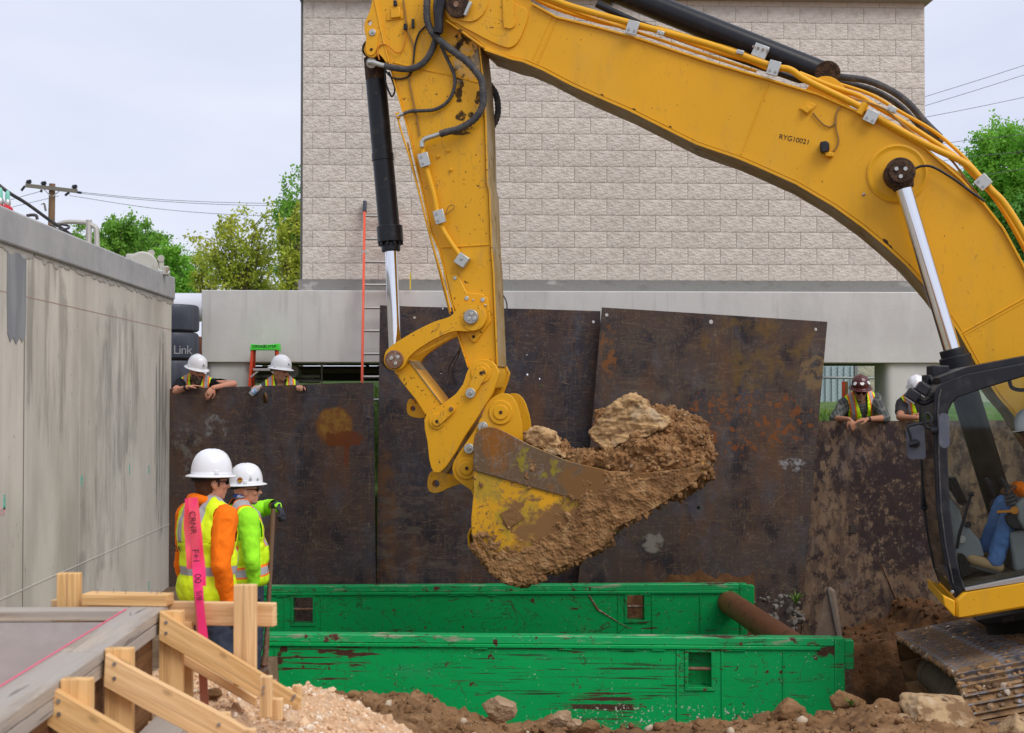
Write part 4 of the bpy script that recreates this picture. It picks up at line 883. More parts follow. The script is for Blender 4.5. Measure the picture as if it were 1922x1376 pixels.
def tree(px, pyb, Y, ctr, rad, n, mat, label, seed, leaf=.11, nlimb=9, spread=1, group='trees beyond the site'):
    """px,pyb foot; ctr,rad: crown centre and radii in pixels"""
    rs = random.Random(seed); s = Y / F_PX; leaf *= .66; n = int(n * 1.9)
    c = atY(ctr[0], ctr[1], Y); foot = Vector((atY(px, pyb, Y).x, Y, 2.3)); rx, rz = rad[0] * s, rad[1] * s; ry = rx * .8
    t = thing('broadleaf_tree', label, 'tree', foot, group=group)
    tm = MB(); fork = foot.lerp(c, .5); rt = max(.07, rx * .07)
    tm.tube(crom([foot, foot.lerp(fork, .5) + Vector((rs.uniform(-.1, .1), 0, 0)), fork], 4), [rt * 1.2] * 9 if False else [rt * (1.25 - .5 * i / 8) for i in range(9)], n=8)
    obj('trunk', tm, m_bark, t)
    V, lm = [], MB(); tips = []
    for k in range(nlimb):
        a = rs.uniform(0, 6.283); e = rs.uniform(-.5, 1.0); e2 = math.sqrt(max(0, 1 - e * e)); d = Vector((math.cos(a) * e2 * rx, math.sin(a) * e2 * ry, e * rz)) * rs.uniform(.7, .95)
        tip = c + d; mid = fork.lerp(tip, .5) + Vector((rs.uniform(-.1, .1) * rx, rs.uniform(-.1, .1) * rx, rz * .12)); pl = crom([fork, mid, tip], 4)
        lm.tube(pl, [rt * .5 * (1 - .85 * i / (len(pl) - 1)) for i in range(len(pl))], n=5); tips.append(tip)
        for j in range(9):
            q = pl[rs.randrange(3, len(pl))]; t2 = q + Vector((rs.gauss(0, 1) * rx, rs.gauss(0, 1) * ry, rs.gauss(0, .9) * rz + rz * .3)) * .28
            m2 = q.lerp(t2, .5) + Vector((0, 0, rz * .04)); lm.tube([q, m2, t2], [rt * .16, rt * .11, rt * .04], n=4); tips.append(t2); tips.append(m2)
            for i in range(3):
                t3 = t2 + Vector((rs.gauss(0, 1), rs.gauss(0, 1), rs.gauss(0, 1))) * rx * .12; lm.tube([t2, t3], [rt * .06, rt * .02], n=3); tips.append(t3)
    obj('limbs', lm, m_bark, t, kind='stuff')
    T = np.array([tuple(p) for p in tips]); rn = np.random.RandomState(seed); idx = rn.randint(0, len(T), n)
    C = T[idx] + rn.normal(size=(n, 3)) * np.array([rx, ry, rz]) * .085 * spread
    u = rn.normal(size=(n, 3)); u /= np.linalg.norm(u, axis=1)[:, None]; w_ = rn.normal(size=(n, 3)); v_ = np.cross(u, w_); v_ /= np.linalg.norm(v_, axis=1)[:, None]
    sz = (leaf * (.6 + .8 * rn.rand(n)))[:, None]
    Vv = np.stack([C - u * sz * .5, C + v_ * sz * .3, C + u * sz * .5, C - v_ * sz * .3], 1).reshape(-1, 3)
    Fq = np.arange(4 * n).reshape(-1, 4)
    np_mesh('crown', Vv - np.array(tuple(foot)), Fq, mat, t, smooth=False)
    return t
tree(215, 620, 40, (212, 465), (62, 55), 9000, L_g, 'bushy green tree rising behind the handrail', 1, .14)
tree(290, 620, 42, (285, 478), (58, 52), 9000, L_g, 'bushy green tree left of the cream gearbox lugs', 2, .14)
tree(345, 620, 39, (340, 515), (50, 50), 7500, L_b, 'lower bright green tree just above the black pipes', 3, .12)
tree(150, 560, 44, (160, 445), (30, 22), 1500, L_g, 'thin leafy treetop left of the handrail bend', 4, .11, 5)
tree(395, 620, 36, (388, 500), (30, 52), 900, L_y, 'sparse twiggy tree with yellow green leaves between two fuller crowns', 12, .12, 9, 1.1)
tree(460, 620, 34, (455, 478), (72, 72), 3000, L_y, 'open yellow green tree standing beyond the beam', 5, .13, 13, .9)
tree(500, 640, 35, (500, 520), (75, 45), 2600, L_y, 'low yellow green tree right behind the beam top', 16, .13, 12, 1.0)
tree(560, 640, 33, (560, 440), (52, 105), 5200, L_g, 'tall green tree cut off by the corner of the building', 6, .13, 13, .9)
tree(550, 640, 30, (552, 470), (40, 70), 1700, L_y, 'yellow green sapling in front of the tall tree by the corner', 17, .12, 9)
tree(1900, 640, 36, (1905, 320), (95, 100), 24000, L_b, 'large bright green tree behind the boom at right', 7, .14, 18)
tree(1990, 640, 34, (1985, 290), (90, 110), 16000, L_b, 'green tree at the right frame edge beyond the boom', 8, .14, 14)
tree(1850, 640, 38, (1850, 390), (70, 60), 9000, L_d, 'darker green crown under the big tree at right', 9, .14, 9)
tree(1930, 640, 33, (1935, 440), (70, 70), 9000, L_d, 'deep green crown below the bright tree by the right edge', 10, .14, 9)  # takes the deeper green leaf colour
YPo = 60
m_pole = M('weathered_pole', (.24, .135, .075), .9, layers=[Ly((.15, .10, .07), s=(6, 6, .8), lo=.45, hi=.7)]); m_grayw = M('grey_crossarm', (.20, .175, .15), .9); m_ins = M('dark_insulator', (.03, .028, .04), .4)
up = thing('utility_pole', 'wooden utility pole with a crossarm beyond the wall', 'utility pole', (atY(95, 700, YPo).x, YPo, 2.4))
obj('pole', MB().tube([Vector((atY(93, 420, YPo).x, YPo, 2.4)), atY(98, 345, YPo)], [.19, .13], n=14), m_pole, up)
obj('crossarm', MB().beam(atY(48, 348, YPo - .2), atY(145, 359, YPo - .2), .11, .16), m_grayw, up)
obj('arm_brace', MB().beam(atY(80, 353, YPo - .22), atY(95, 368, YPo - .22), .03, .04), m_galv, up); obj('arm_brace', MB().beam(atY(113, 357, YPo - .22), atY(99, 369, YPo - .22), .03, .04), m_galv, up)
for px, py in ((52, 343), (56, 342), (80, 345.5), (84, 345), (138, 352), (142, 351.5)): obj('insulator', MB().lathe([(0, -.1), (.05, -.1), (.05, -.02), (.085, -.01), (.085, .03), (.05, .05), (.075, .07), (.04, .11), (0, .12)], atY(px, py, YPo - .2), n=10), m_ins, up)
for a_, b_ in (((47, 349), (40, 358)), ((78, 356), (77, 361)), ((130, 361), (122, 367)), ((146, 361), (153, 362))): obj('strain_insulator', MB().tube([atY(*a_, YPo - .2), atY(*b_, YPo - .2)], .055, n=8), m_ins, up)
obj('cutout_fuse', MB().tube([atY(83, 382, YPo - .2), atY(86, 396, YPo - .2)], .045, n=8).tube([atY(77, 384, YPo - .2), atY(83, 381, YPo - .2)], .02, n=6), m_grayw, up)
m_wirec = M('power_line', (.10, .10, .11), .5)
def wire(pts, Y, label, r=.011):
    P = [atY(a, b, Y) for a, b in pts]; o = thing('power_line', label, 'power line', P[0], group='overhead power lines'); obj('wire', MB().tube(crom(P, 5), r, n=5), m_wirec, o)
wire([(153, 361), (280, 373), (420, 380), (600, 383)], 60, 'overhead line from the right end of the crossarm, upper'); wire([(150, 363), (280, 376), (420, 384), (600, 388)], 60.4, 'overhead line from the right end of the crossarm, lower')
wire([(130, 367), (280, 390), (420, 402), (600, 408)], 60.8, 'overhead line sagging lowest between pole and building')
wire([(77, 359), (20, 375), (-60, 400)], 60, 'overhead line leaving the pole to the left, upper'); wire([(110, 368), (30, 387), (-60, 410)], 60, 'overhead line leaving the pole to the left, lower')
for k, (a, b, lb) in enumerate(((180, 122, 'topmost'), (197, 140, 'second'), (219, 182, 'third'), (268, 252, 'fourth, crossing the tree'), (300, 284, 'fifth, crossing the tree'), (345, 316, 'lowest, crossing the tree'))):
    wire([(1700 if k < 3 else 1760, a + (1740 - 1700) * (a - b) / 182), (1830, a - (a - b) * .5 + 1.5), (1960, b - (a - b) * .2)], 31, 'overhead line right of the building, ' + lb, .006)
# ------------------------------------------------------------------ timber formwork in front
def wood(name, c, c2, dark, worn=0):
    return M(name, c, .75, layers=[Ly(c2, s=(1.1, 22, 40), t='noise', lo=.42, hi=.58, det=4, dist=1.2), Ly(dark, s=(.7, 40, 70), lo=.57, hi=.66, det=5, dist=.8, amt=.45), Ly(dark, s=(2.4, 9, 14), t='noise', lo=.70, hi=.76, det=7, amt=.5),
        Ly(tuple(v * .35 for v in dark), s=(3.1, 7, 9), t='voro', lo=.10, hi=.05, amt=.8)] + ([Ly((.40, .36, .315), s=(1.5, 10, 18), lo=.40, hi=.55, det=7, amt=worn), Ly((.09, .075, .065), s=(2, 30, 60), lo=.62, hi=.68, det=6, amt=worn * .8), Ly((.52, .46, .37), s=(3, 6, 6), lo=.62, hi=.72, det=8, amt=worn * .7)] if worn else []),
        bump=[((3, 60, 110), .0012, 4), ((2, 14, 20), .002, 4)])
m_pine = wood('pine', (.80, .50, .22), (.62, .36, .14), (.26, .13, .05)); m_pinep = wood('pale_pine', (.86, .57, .29), (.70, .43, .20), (.34, .18, .075)); m_grey = wood('weathered_grey_wood', (.50, .42, .33), (.34, .28, .22), (.09, .07, .055), .9)
m_ply = M('plywood_face', (.46, .42, .41), .8, layers=[Ly((.38, .345, .335), s=(1.5, 4, 4), lo=.4, hi=.65, det=7), Ly((.30, .24, .19), s=(1.2, 6, 14), lo=.60, hi=.72, det=8, amt=.6), Ly((.52, .49, .48), s=5, lo=.55, hi=.7, det=8, amt=.6)], bump=[((4, 30, 30), .001, 4)]); m_brn = wood('brown_board', (.20, .095, .035), (.13, .055, .02), (.06, .028, .012))
m_nail = M('nail_head', (.45, .45, .46), .35, .9)
def board(name, p0, p1, wdt, thk, up, mat, parent, bevel=.003):
    """a board from p0 to p1, wdt across, thk along up; its own frame runs along the grain"""
    p0, p1 = Vector(p0), Vector(p1); x = (p1 - p0).normalized(); y = Vector(up).cross(x).normalized(); z = x.cross(y); L_ = (p1 - p0).length
    me = MB().box((0, 0, 0), (L_, wdt, thk)).mesh(name, 0); o = bpy.data.objects.new(name, me); COL.objects.link(o); me.materials.append(mat)
    Mt = Matrix.Translation((p0 + p1) / 2) @ Matrix((x, y, z)).transposed().to_4x4()
    if parent: o.parent = parent; Mt = wm(parent).inverted() @ Mt
    o.location = Mt.to_translation(); o.rotation_euler = Mt.to_euler()
    b = o.modifiers.new('bevel', 'BEVEL'); b.width = bevel; b.segments = 2
    return o
def face_board(name, pts, plane_p, n, thk, mat, parent, axis):
    """a board traced on the plane (plane_p, n); axis = pixel indices giving its long direction"""
    P = [EYE + ray(*q) * ((plane_p - EYE).dot(n) / ray(*q).dot(n)) for q in pts]
    x = (P[axis[1]] - P[axis[0]]).normalized(); z = n.normalized(); y = z.cross(x)
    Mt = Matrix.Translation(sum(P, Vector()) / len(P)) @ Matrix((x, y, z)).transposed().to_4x4()
    inv = Mt.inverted(); mb = MB().prism([inv @ p for p in P], (0, 0, thk)); me = mb.mesh(name, 0); me.materials.append(mat)
    o = bpy.data.objects.new(name, me); COL.objects.link(o); o.parent = parent; Mt = wm(parent).inverted() @ Mt; o.location = Mt.to_translation(); o.rotation_euler = Mt.to_euler()
    b = o.modifiers.new('bevel', 'BEVEL'); b.width = .0025; b.segments = 2; b.limit_method = 'ANGLE'
    return o, P
ZF = 1.35
O0, O1 = atZ(99, 1287, ZF), atZ(303, 1146, ZF); e = (O1 - O0).normalized(); o_ = Vector((e.y, -e.x, 0))
fm = thing('concrete_form', 'timber formwork with grey top plates and pine kickers in the left foreground', 'formwork', (O1.x - .3, O1.y - .4, .9))
near0 = O0 - e * 1.3; jt = atZ(205, 1222, ZF); jt = O0 + e * (jt - O0).dot(e); end = O1 + e * .12
Wd = .138
def ln(p, s_, dz): return p - o_ * s_ + Vector((0, 0, dz))
board('top_plate', ln(near0, Wd / 2, -.019), ln(jt, Wd / 2, -.019) - e * .002, Wd, .038, (0, 0, 1), m_grey, fm, .006)
board('top_plate', ln(jt, Wd / 2, -.017), ln(end, Wd / 2, -.017), Wd, .038, (0, 0, 1), m_grey, fm, .006)
board('lower_plate', ln(near0, Wd / 2, -.062), ln(end - e * .02, Wd / 2, -.062), Wd - .004, .044, (0, 0, 1), m_grey, fm, .005)
for k in range(11):
    a = near0 + e * (k * .235); board('form_board', ln(a + e * .004, .030, -.27), ln(a + e * .230, .030, -.27), .02, .36, (0, 0, 1), m_brn, fm, .002)
board('inner_sheet', ln(near0, Wd - .004, -.30), ln(O1, Wd - .004, -.30), .012, .42, (0, 0, 1), m_ply, fm, .001)
board('bottom_plate', O0 - e * .6 + o_ * .075 + Vector((0, 0, -.385)), O1 + o_ * .075 + Vector((0, 0, -.385)), .14, .04, (0, 0, 1), m_grey, fm)
# far cross wall
fw_ = atZ(150, 1146, ZF); fl = Vector((-3.1, fw_.y + .02, ZF)); fr = Vector((O1.x - .10, fw_.y, ZF))
board('cross_plate', fl + Vector((0, .045, -.02)), fr + Vector((0, .045, -.02)), .09, .04, (0, 0, 1), m_grey, fm, .004)
board('cross_board', fl + Vector((0, .014, -.30)), fr + Vector((0, .014, -.30)), .02, .51, (0, 0, 1), m_ply, fm, .002)
obj('nail', MB().cyl(atZ(245, 1156, ZF), atZ(245, 1156, ZF) + Vector((0, 0, .012)), .003, n=6), m_nail, fm)
def nailp(P, n, r=.006): obj('nail', MB().cyl(P, P - n * .004, r, n=10), m_nail, fm)
for (sx, sy), kick, sid, nails in (((305, 1146), [(304, 1146), (569, 1309), (556, 1322), (484, 1303), (302, 1198)], 0, [(312, 1168), (312, 1188), (553, 1306), (549, 1312)]),
                     ((204, 1217), [(203, 1224), (280, 1266), (432, 1345), (480, 1375), (470, 1400), (420, 1402), (280, 1329), (200, 1284)], 1, [(215, 1246), (215, 1273), (411, 1360)]),
                     ((103, 1275), [(101, 1286), (253, 1376), (310, 1410), (300, 1440), (200, 1425), (93, 1353)], 2, [(110, 1316), (111, 1340)])):
    st = atZ(sx, sy + 4, ZF); st = O0 + e * (st - O0).dot(e) + e * .0
    board('stud', st + o_ * .046 + e * .019 + Vector((0, 0, .005)), st + o_ * .046 + e * .019 + Vector((0, 0, -.45)), .038, .086, tuple(o_), m_pine, fm)
    q, P = face_board('kicker', kick, st - e * .001, -e, .036, m_pine if sid != 1 else m_pinep, fm, (0, 1 if sid != 1 else 2))
    for nx, ny in nails:
        pp = EYE + ray(nx, ny) * ((st - e * .038 - EYE).dot(e) / ray(nx, ny).dot(e)); nailp(pp, e)
    if sid == 0:
        face_board('lower_kicker', [(326, 1212), (484, 1307), (482, 1323), (324, 1231)], st + e * .14, -e, .036, m_pinep, fm, (0, 1)); board('stud', st + o_ * .05 + e * .17 + Vector((0, 0, -.06)), st + o_ * .05 + e * .17 + Vector((0, 0, -.45)), .038, .086, tuple(o_), m_pine, fm)
# stakes at the kicker feet
def stake_at(px0, px1, y0, y1, d, label_parent, mat=m_pinep, nm='ground_stake'):
    a, b = atD((px0 + px1) / 2, y0, d), atD((px0 + px1) / 2, y1, d); wdt = (px1 - px0) * d / F_PX
    return board(nm, Vector((a.x, a.y, b.z)), a, wdt, .036, (0, 1, 0), mat, label_parent)
stake_at(488, 511, 1269, 1345, 4.85, fm); stake_at(508, 531, 1311, 1350, 4.87, fm); stake_at(549, 566, 1286, 1330, 5.25, fm); stake_at(414, 432, 1337, 1380, 4.75, fm); stake_at(458, 480, 1368, 1400, 4.2, fm)
for nx, ny in ((495, 1290), (494, 1300)): nailp(atD(nx, ny, 4.826), Vector((0, 1, 0)), .005)
lb = thing('string_line', 'pink mason string stretched along the inner edge of the form', 'string', ln(O1, Wd, .004)); obj('string', MB().tube([ln(near0, Wd, .004), ln(O1, Wd * .95, .006)], .0022, n=6), M('pink_string', (.85, .12, .22), .6), lb)
# loose 2x4 with upright nails lying on the cross wall
p = atD(162, 1132, 5.30); q = atD(319, 1129, 5.26)
lb = thing('loose_board', 'loose pine board with upright nails lying on the cross wall', 'board', (p + q) / 2)
p.z = q.z = ZF + .0245; board('plank', p, q, .086, .042, (0, 0, 1), m_pine, lb)
for k, f in enumerate((.15, .32, .49, .77, .86, .885)):
    c = p.lerp(q, f) + Vector((0, -.02 + .03 * (k % 2), .021)); obj('nail', MB().cyl(c, c + Vector((0, 0, .013)), .0017, n=6).cyl(c + Vector((0, 0, .013)), c + Vector((0, 0, .016)), .004, n=8), m_nail, lb)
# batter board
bb = thing('batter_board', 'pine batter board: long rail nailed to two stakes behind the formwork', 'batter board', atD(461, 1330, 5.2))
a, b = atD(100, 1146, 5.42), atD(517, 1153.5, 5.22); board('rail', a, b, .036, .088, (0, 0, 1), m_pinep, bb, .005)
def stk(px0, px1, y0, y1, d, mat):
    a, b = atD((px0 + px1) / 2, y0, d), atD((px0 + px1) / 2, y1, d)
    return board('stake', Vector((a.x, a.y, b.z)), a, (px1 - px0) * d / F_PX, .037, (0, 1, 0), mat, bb, .004)
stk(440, 482, 1097, 1286, 5.155, m_pinep); stk(109, 152, 1075, 1330, 5.33, m_pine)
# survey lath with pink ribbon
m_pink = M('pink_ribbon', (1.0, .05, .22), .45, layers=[Ly((1.0, .14, .16), s=(9, 9, 3), lo=.45, hi=.6)], trans=0)
sv = thing('survey_lath', 'survey lath with long bright pink ribbons hung from its top', 'survey stake', atD(384, 1330, 5.24))
obj('lath', MB().beam(atD(385, 1335, 5.25), atD(361, 935, 5.25), .012, .03, (1, 0, 0)), M('lath_wood', (.55, .22, .14), .8), sv)
def ribbon(pts, wpx, d, nm='ribbon'):
    P = crom([atD(x, y, d + dd) for x, y, dd in pts], 6); V, Fc = [], []
    for i, p in enumerate(P):
        t = P[min(i + 1, len(P) - 1)] - P[max(i - 1, 0)]; a = .35 * math.sin(i * .55); s_ = Vector((math.cos(a), math.sin(a), 0)) * (wpx / 2 * d / F_PX)
        V += [p - s_, p + s_, p - s_ + Vector((0, .0012, 0)), p + s_ + Vector((0, .0012, 0))]
    for i in range(len(P) - 1): b = 4 * i; Fc += [(b, b + 1, b + 5, b + 4), (b + 3, b + 2, b + 6, b + 7), (b + 2, b, b + 4, b + 6), (b + 1, b + 3, b + 7, b + 5)]
    return obj(nm, MB().add(V, Fc), m_pink, sv, sm=60)
ribbon([(355, 936, 0), (352, 990, .01), (356, 1030, -.01), (358, 1068, 0)], 15, 5.235); ribbon([(362, 934, -.01), (366, 1000, 0), (369, 1060, .01), (374, 1120, 0), (382, 1200, 0)], 17, 5.21); ribbon([(366, 940, 0), (374, 1010, .01), (379, 1060, 0), (381, 1100, 0)], 12, 5.23)
tr = Matrix.Rotation(R(90), 4, 'X') @ Matrix.Rotation(R(-86), 4, 'Z')
text('CRNR', .032, atD(361.5, 981, 5.196), tr, m_print, sv); text('F+1', .034, atD(367, 1044, 5.196), tr, m_print, sv); text('00', .036, atD(371, 1086, 5.196), tr, m_print, sv); text('5/8', .030, atD(373, 1118, 5.196), tr, m_print, sv)
# ------------------------------------------------------------------ excavator
AZ = YAW + R(10)
u_ = Vector((math.cos(AZ), -math.sin(AZ), 0)); v_ = Vector((math.sin(AZ), math.cos(AZ), 0)); ZU = Vector((0, 0, 1))
OE = atD(930, 742, 13.0)
ex = thing('excavator', 'large yellow tracked excavator lifting a bucket of soil over the trench box', 'excavator', tuple((OE + u_ * 5.0).to_2d()) + (-1.35,), rotz=-AZ)
def pw(px, py, w):
    d = ray(px, py); return EYE + d * ((OE + v_ * w - EYE).dot(v_) / d.dot(v_))
def rad(px, py, w, r): return r * (pw(px, py, w) - EYE).dot(FW) / F_PX
def closed(pts, n=4):
    k = len(pts); o = []
    for i in range(k):
        p = [Vector((*pts[(i + j - 1) % k], 0)) for j in range(4)]
        for s in range(n):
            t = s / n; q = .5 * ((2 * p[1]) + (p[2] - p[0]) * t + (2 * p[0] - 5 * p[1] + 4 * p[2] - p[3]) * t * t + (3 * p[1] - p[0] - 3 * p[2] + p[3]) * t ** 3); o.append((q.x, q.y))
    return o
def opencr(pts, n=4): return [(q.x, q.y) for q in crom([(a, b, 0) for a, b in pts], n)]
def pl(name, pts, w, thk, mat, parent=ex, holes=(), bevel=.006, dx=0, seg=2):
    P = [pw(x, y, w) + v_ * dx for x, y in pts]
    H = [[pw(hx, hy, w) + v_ * dx + (u_ * math.cos(2 * math.pi * k / 16) + ZU * math.sin(2 * math.pi * k / 16)) * rad(hx, hy, w, hr_) for k in range(16)] for hx, hy, hr_ in holes]
    return obj(name, MB().prism(P, v_ * thk, H), mat, parent, bevel=bevel, seg=seg)
def strip(name, pts, w0, w1, thk, mat, parent, bevel=.004):
    """a bent plate following a traced edge; w0..w1 across the machine"""
    P = [pw(x, y, w0) for x, y in pts]; V, Fc = [], []
    for i, p in enumerate(P):
        t = (P[min(i + 1, len(P) - 1)] - P[max(i - 1, 0)]).normalized(); n = t.cross(v_)
        V += [p, p + n * thk, p + v_ * (w1 - w0), p + n * thk + v_ * (w1 - w0)]
    for i in range(len(P) - 1): b = 4 * i; Fc += [(b, b + 1, b + 5, b + 4), (b + 3, b + 2, b + 6, b + 7), (b + 2, b, b + 4, b + 6), (b + 1, b + 3, b + 7, b + 5)]
    e0 = 4 * (len(P) - 1); Fc += [(1, 0, 2, 3), (e0, e0 + 1, e0 + 3, e0 + 2)]
    m_ = MB().add(V, Fc)
    bm = bmesh.new(); me = m_.mesh('x', 0); bm.from_mesh(me); bmesh.ops.recalc_face_normals(bm, faces=bm.faces); bm.to_mesh(me); bm.free()
    m2 = MB(); m2.add([v.co[:] for v in me.vertices], [tuple(p.vertices) for p in me.polygons])
    return obj(name, m2, mat, parent, bevel=bevel)
def disc(name, px, py, w, r, thk, mat, parent, n=28, bevel=.004, r2=None):
    """round boss standing proud towards the camera by thk from plane w"""
    c = pw(px, py, w); rr = rad(px, py, w, r)
    return obj(name, MB().cyl(c, c - v_ * thk, rr, rr if r2 is None else rad(px, py, w, r2), n=n), mat, parent, bevel=bevel)
def hose(name, pts, w, r, mat, parent, n=8, res=6, corr=0):
    ww = w if callable(w) else (lambda i, k: w)
    P = crom([pw(x, y, ww(i, len(pts))) for i, (x, y) in enumerate(pts)], res); rr = rad(pts[0][0], pts[0][1], 0, r)
    if corr:
        Q = []; 
        for a, b in zip(P, P[1:]):
            m = max(1, int((b - a).length / .012)); Q += [a.lerp(b, i / m) for i in range(m)]
        P = Q + [P[-1]]; rr = [rr * (1 + (.08 if i % 2 else -.08)) for i in range(len(P))]
    return obj(name, MB().tube(P, rr, n=n), mat, parent, sm=50)
def clamp(px, py, w, ang, parent, sx=24, sy=22, nb=2):
    c = pw(px, py, w); a = R(ang); x = u_ * math.cos(a) - ZU * math.sin(a); z = v_.cross(x) * -1; s_ = rad(px, py, w, 1)
    o = obj('clamp', MB().obox(c, x * sx / 2 * s_, v_ * .012, z * sy / 2 * s_), m_zinc, parent, bevel=.004)
    for k in range(nb):
        q = c + x * s_ * sx * ((k + .5) / nb - .5) * 1.0 - z * s_ * sy * .22 - v_ * .012; obj('bolt', MB().cyl(q, q - v_ * .010, rad(px, py, w, 2.6), n=6), m_steel, o)
    return o
def sps(px, py, rx, ry, w_=-.2): l = wm(ex).inverted() @ pw(px, py, w_); return ((l.x, l.y, l.z), (rx * .0049, .5, ry * .0049))
# boom
b_top = [(935, -75), (1000, 5), (1045, 30), (1120, 48), (1203, 71), (1329, 113), (1441, 146), (1537, 175), (1640, 220), (1736, 274), (1806, 335), (1848, 380), (1885, 427), (1922, 495), (1990, 640), (2070, 800), (2160, 950)]
b_bot = [(2140, 1060), (2060, 1010), (1960, 860), (1905, 775), (1877, 743), (1838, 685), (1801, 618), (1778, 584), (1754, 552), (1734, 528), (1704, 495), (1667, 461), (1624, 425), (1567, 384), (1496, 342), (1420, 308), (1387, 294), (1308, 267), (1258, 242), (1182, 204), (1122, 178), (1075, 157), (1020, 128), (982, 112), (962, 108), (910, 90), (890, 72), (860, 52), (838, 34)]
b_nose = [(832, 15), (836, -20), (850, -60), (885, -85)]
boom = pl('boom', b_top + [(2205, 985), (2190, 1050)] + b_bot + b_nose, -.285, .57, m_yel, bevel=.01)
for q in ((1664, 457, 5, 9), (1672, 466, 4, 7), (1706, 499, 4, 4), (1660, 452, 3, 5), (1258, 238, 3, 2), (1130, 178, 3, 2), (1190, 205, 4, 2)): pl('scuff', [(q[0] - q[2], q[1] - q[3]), (q[0] + q[2] * .3, q[1] - q[3] * .7), (q[0] + q[2], q[1] + q[3] * .4), (q[0] + q[2] * .6, q[1] + q[3]), (q[0] - q[2] * .5, q[1] + q[3] * .3)], -.2865, .0012, m_grease, boom, bevel=0)
m_dust_shade = M('dusty_shaded_yellow', (.33, .215, .07), .75, layers=[Ly((.42, .33, .22), s=4, lo=.4, hi=.7, det=8), Ly((.10, .06, .03), s=(8, 8, 3), lo=.58, hi=.66, det=8, amt=.8), Ly((.10, .055, .03), s=(1, 12, 12), lo=.64, hi=.7)], bump=[(20, .003, 5)])  # dust and mud, plus boom underside shading put into the colour
strip('lower_flange', b_bot[2:-3], -.315, .315, .022, m_dust_shade, boom); strip('upper_flange', b_top[1:], -.315, .315, -.02, m_yel, boom)
strip('flange_edge', b_bot[2:-3], -.318, -.304, .0225, m_yel, boom, .002)
strip('nose_edge', [(982, 112), (962, 108), (910, 88), (872, 60), (838, 36)], -.30, .3, .02, m_yelw, boom)
for pts, wd_ in (([(1045, 34), (1010, 117)], .008), ([(1036, 31), (1000, 112)], .005), ([(1443, 157), (1391, 290)], .007), ([(1800, 628), (1922, 560), (1990, 525)], .008), ([(1803, 633), (1924, 566)], .004)):
    obj('weld_bead', MB().tube([pw(a, b, -.286) for a, b in pts], wd_, n=6), m_yel, boom)
pl('nose_doubler', closed([(965, 5), (985, 14), (991, 30), (983, 55), (974, 76), (962, 88), (948, 89), (925, 80), (890, 62), (858, 44), (838, 28), (845, -40), (940, -50)], 2), -.307, .022, m_yels, boom)
pl('grease_boss_plate', closed([(880, -20), (905, -16), (915, 2), (908, 24), (892, 38), (872, 40), (850, 30), (846, 5), (858, -16)], 3), -.325, .018, m_yelw, boom)
disc('pin_cap', 860, 12, -.325, 23, .03, m_grease, boom, bevel=.008); disc('pin_bore', 856, 8, -.355, 5.5, .006, m_rsteel, boom); obj('keeper_bolt_bar', MB().beam(pw(884, 4, -.375), pw(873, 30, -.375), .03, .05, tuple(v_)), m_zinc, boom, bevel=.006)
pl('stop_pad', closed([(944, -30), (960, -30), (965, 30), (967, 45), (960, 53), (950, 52), (945, 44)], 3), -.325, .018, m_yels, boom)
bs = pw(1684, 326, -.286)
obj('cylinder_boss', MB().lathe([(.0, .0), (.258, .0), (.258, .012), (.24, .018), (.215, .006), (.2, .006), (.1, .03), (0, .03)], bs, -v_, n=48), m_yel, boom)
pl('sensor_plate', [(1500, 203), (1517, 190), (1533, 197), (1516, 217)], -.300, .014, m_yels, boom); pl('sensor_box', [(1505, 205), (1514, 197), (1524, 203), (1515, 213)], -.33, .03, m_yels, boom)
hose('sensor_wire', [(1526, 212), (1534, 222), (1546, 234), (1558, 238), (1567, 230), (1570, 214), (1576, 200)], -.30, 1.6, m_wire, boom, 6); hose('sensor_wire', [(1570, 214), (1569, 240), (1574, 262), (1570, 278), (1563, 284)], -.30, 1.5, m_wire, boom, 6)
pl('work_light', [(1539, 266), (1552, 264), (1557, 268), (1557, 283), (1543, 286), (1540, 282)], -.38, .09, m_plastic, boom, bevel=.012); pl('light_bracket', [(1548, 284), (1566, 287), (1564, 294), (1550, 293)], -.35, .06, m_yels, boom)
disc('plug', 1621, 365, -.286, 3, .01, m_rsteel, boom)
rt = Matrix((u_, ZU, -v_)).transposed().to_4x4() @ Matrix.Rotation(R(-13.5), 4, 'Z')
text('RYG10021', .062, pw(1491, 262, -.2875), rt, m_print, boom, 'serial_lettering', .0005)
# boom pipes and hoses
PW = -.16
m1 = [(985, -22), (1060, 8), (1120, 26), (1178, 42), (1329, 83), (1446, 123), (1483, 131), (1516, 152), (1612, 199), (1658, 227), (1738, 271), (1809, 305), (1838, 332), (1862, 358), (1885, 382), (1922, 441), (1975, 545), (2040, 680)]
hose('steel_pipe', m1, -.31, 6, m_yel, boom, 12); hose('steel_pipe', [(960, -32), (1030, 10), (1120, 39), (1160, 47), (1233, 58), (1329, 92), (1400, 112), (1440, 128)], PW, 4.5, m_yel, boom, 10)
hose('steel_pipe', [(1233, 51), (1354, 86), (1466, 117), (1516, 142), (1579, 159), (1637, 179), (1688, 209), (1746, 242), (1788, 275), (1829, 317), (1890, 392), (1940, 480), (2000, 600)], -.05, 3.4, m_yel, boom, 8)
hose('steel_pipe', [(1500, 138), (1560, 162), (1612, 180), (1640, 197), (1700, 232), (1788, 290), (1830, 330), (1870, 375), (1915, 450), (1970, 560)], -.20, 5, m_yel, boom, 10); hose('steel_pipe', [(1738, 285), (1800, 330), (1850, 390), (1900, 470), (1960, 590)], -.24, 4.5, m_yel, boom, 10)
hose('steel_pipe', [(1000, -8), (1100, 30), (1200, 62), (1300, 95), (1420, 134)], -.24, 3, m_yels, boom, 8)
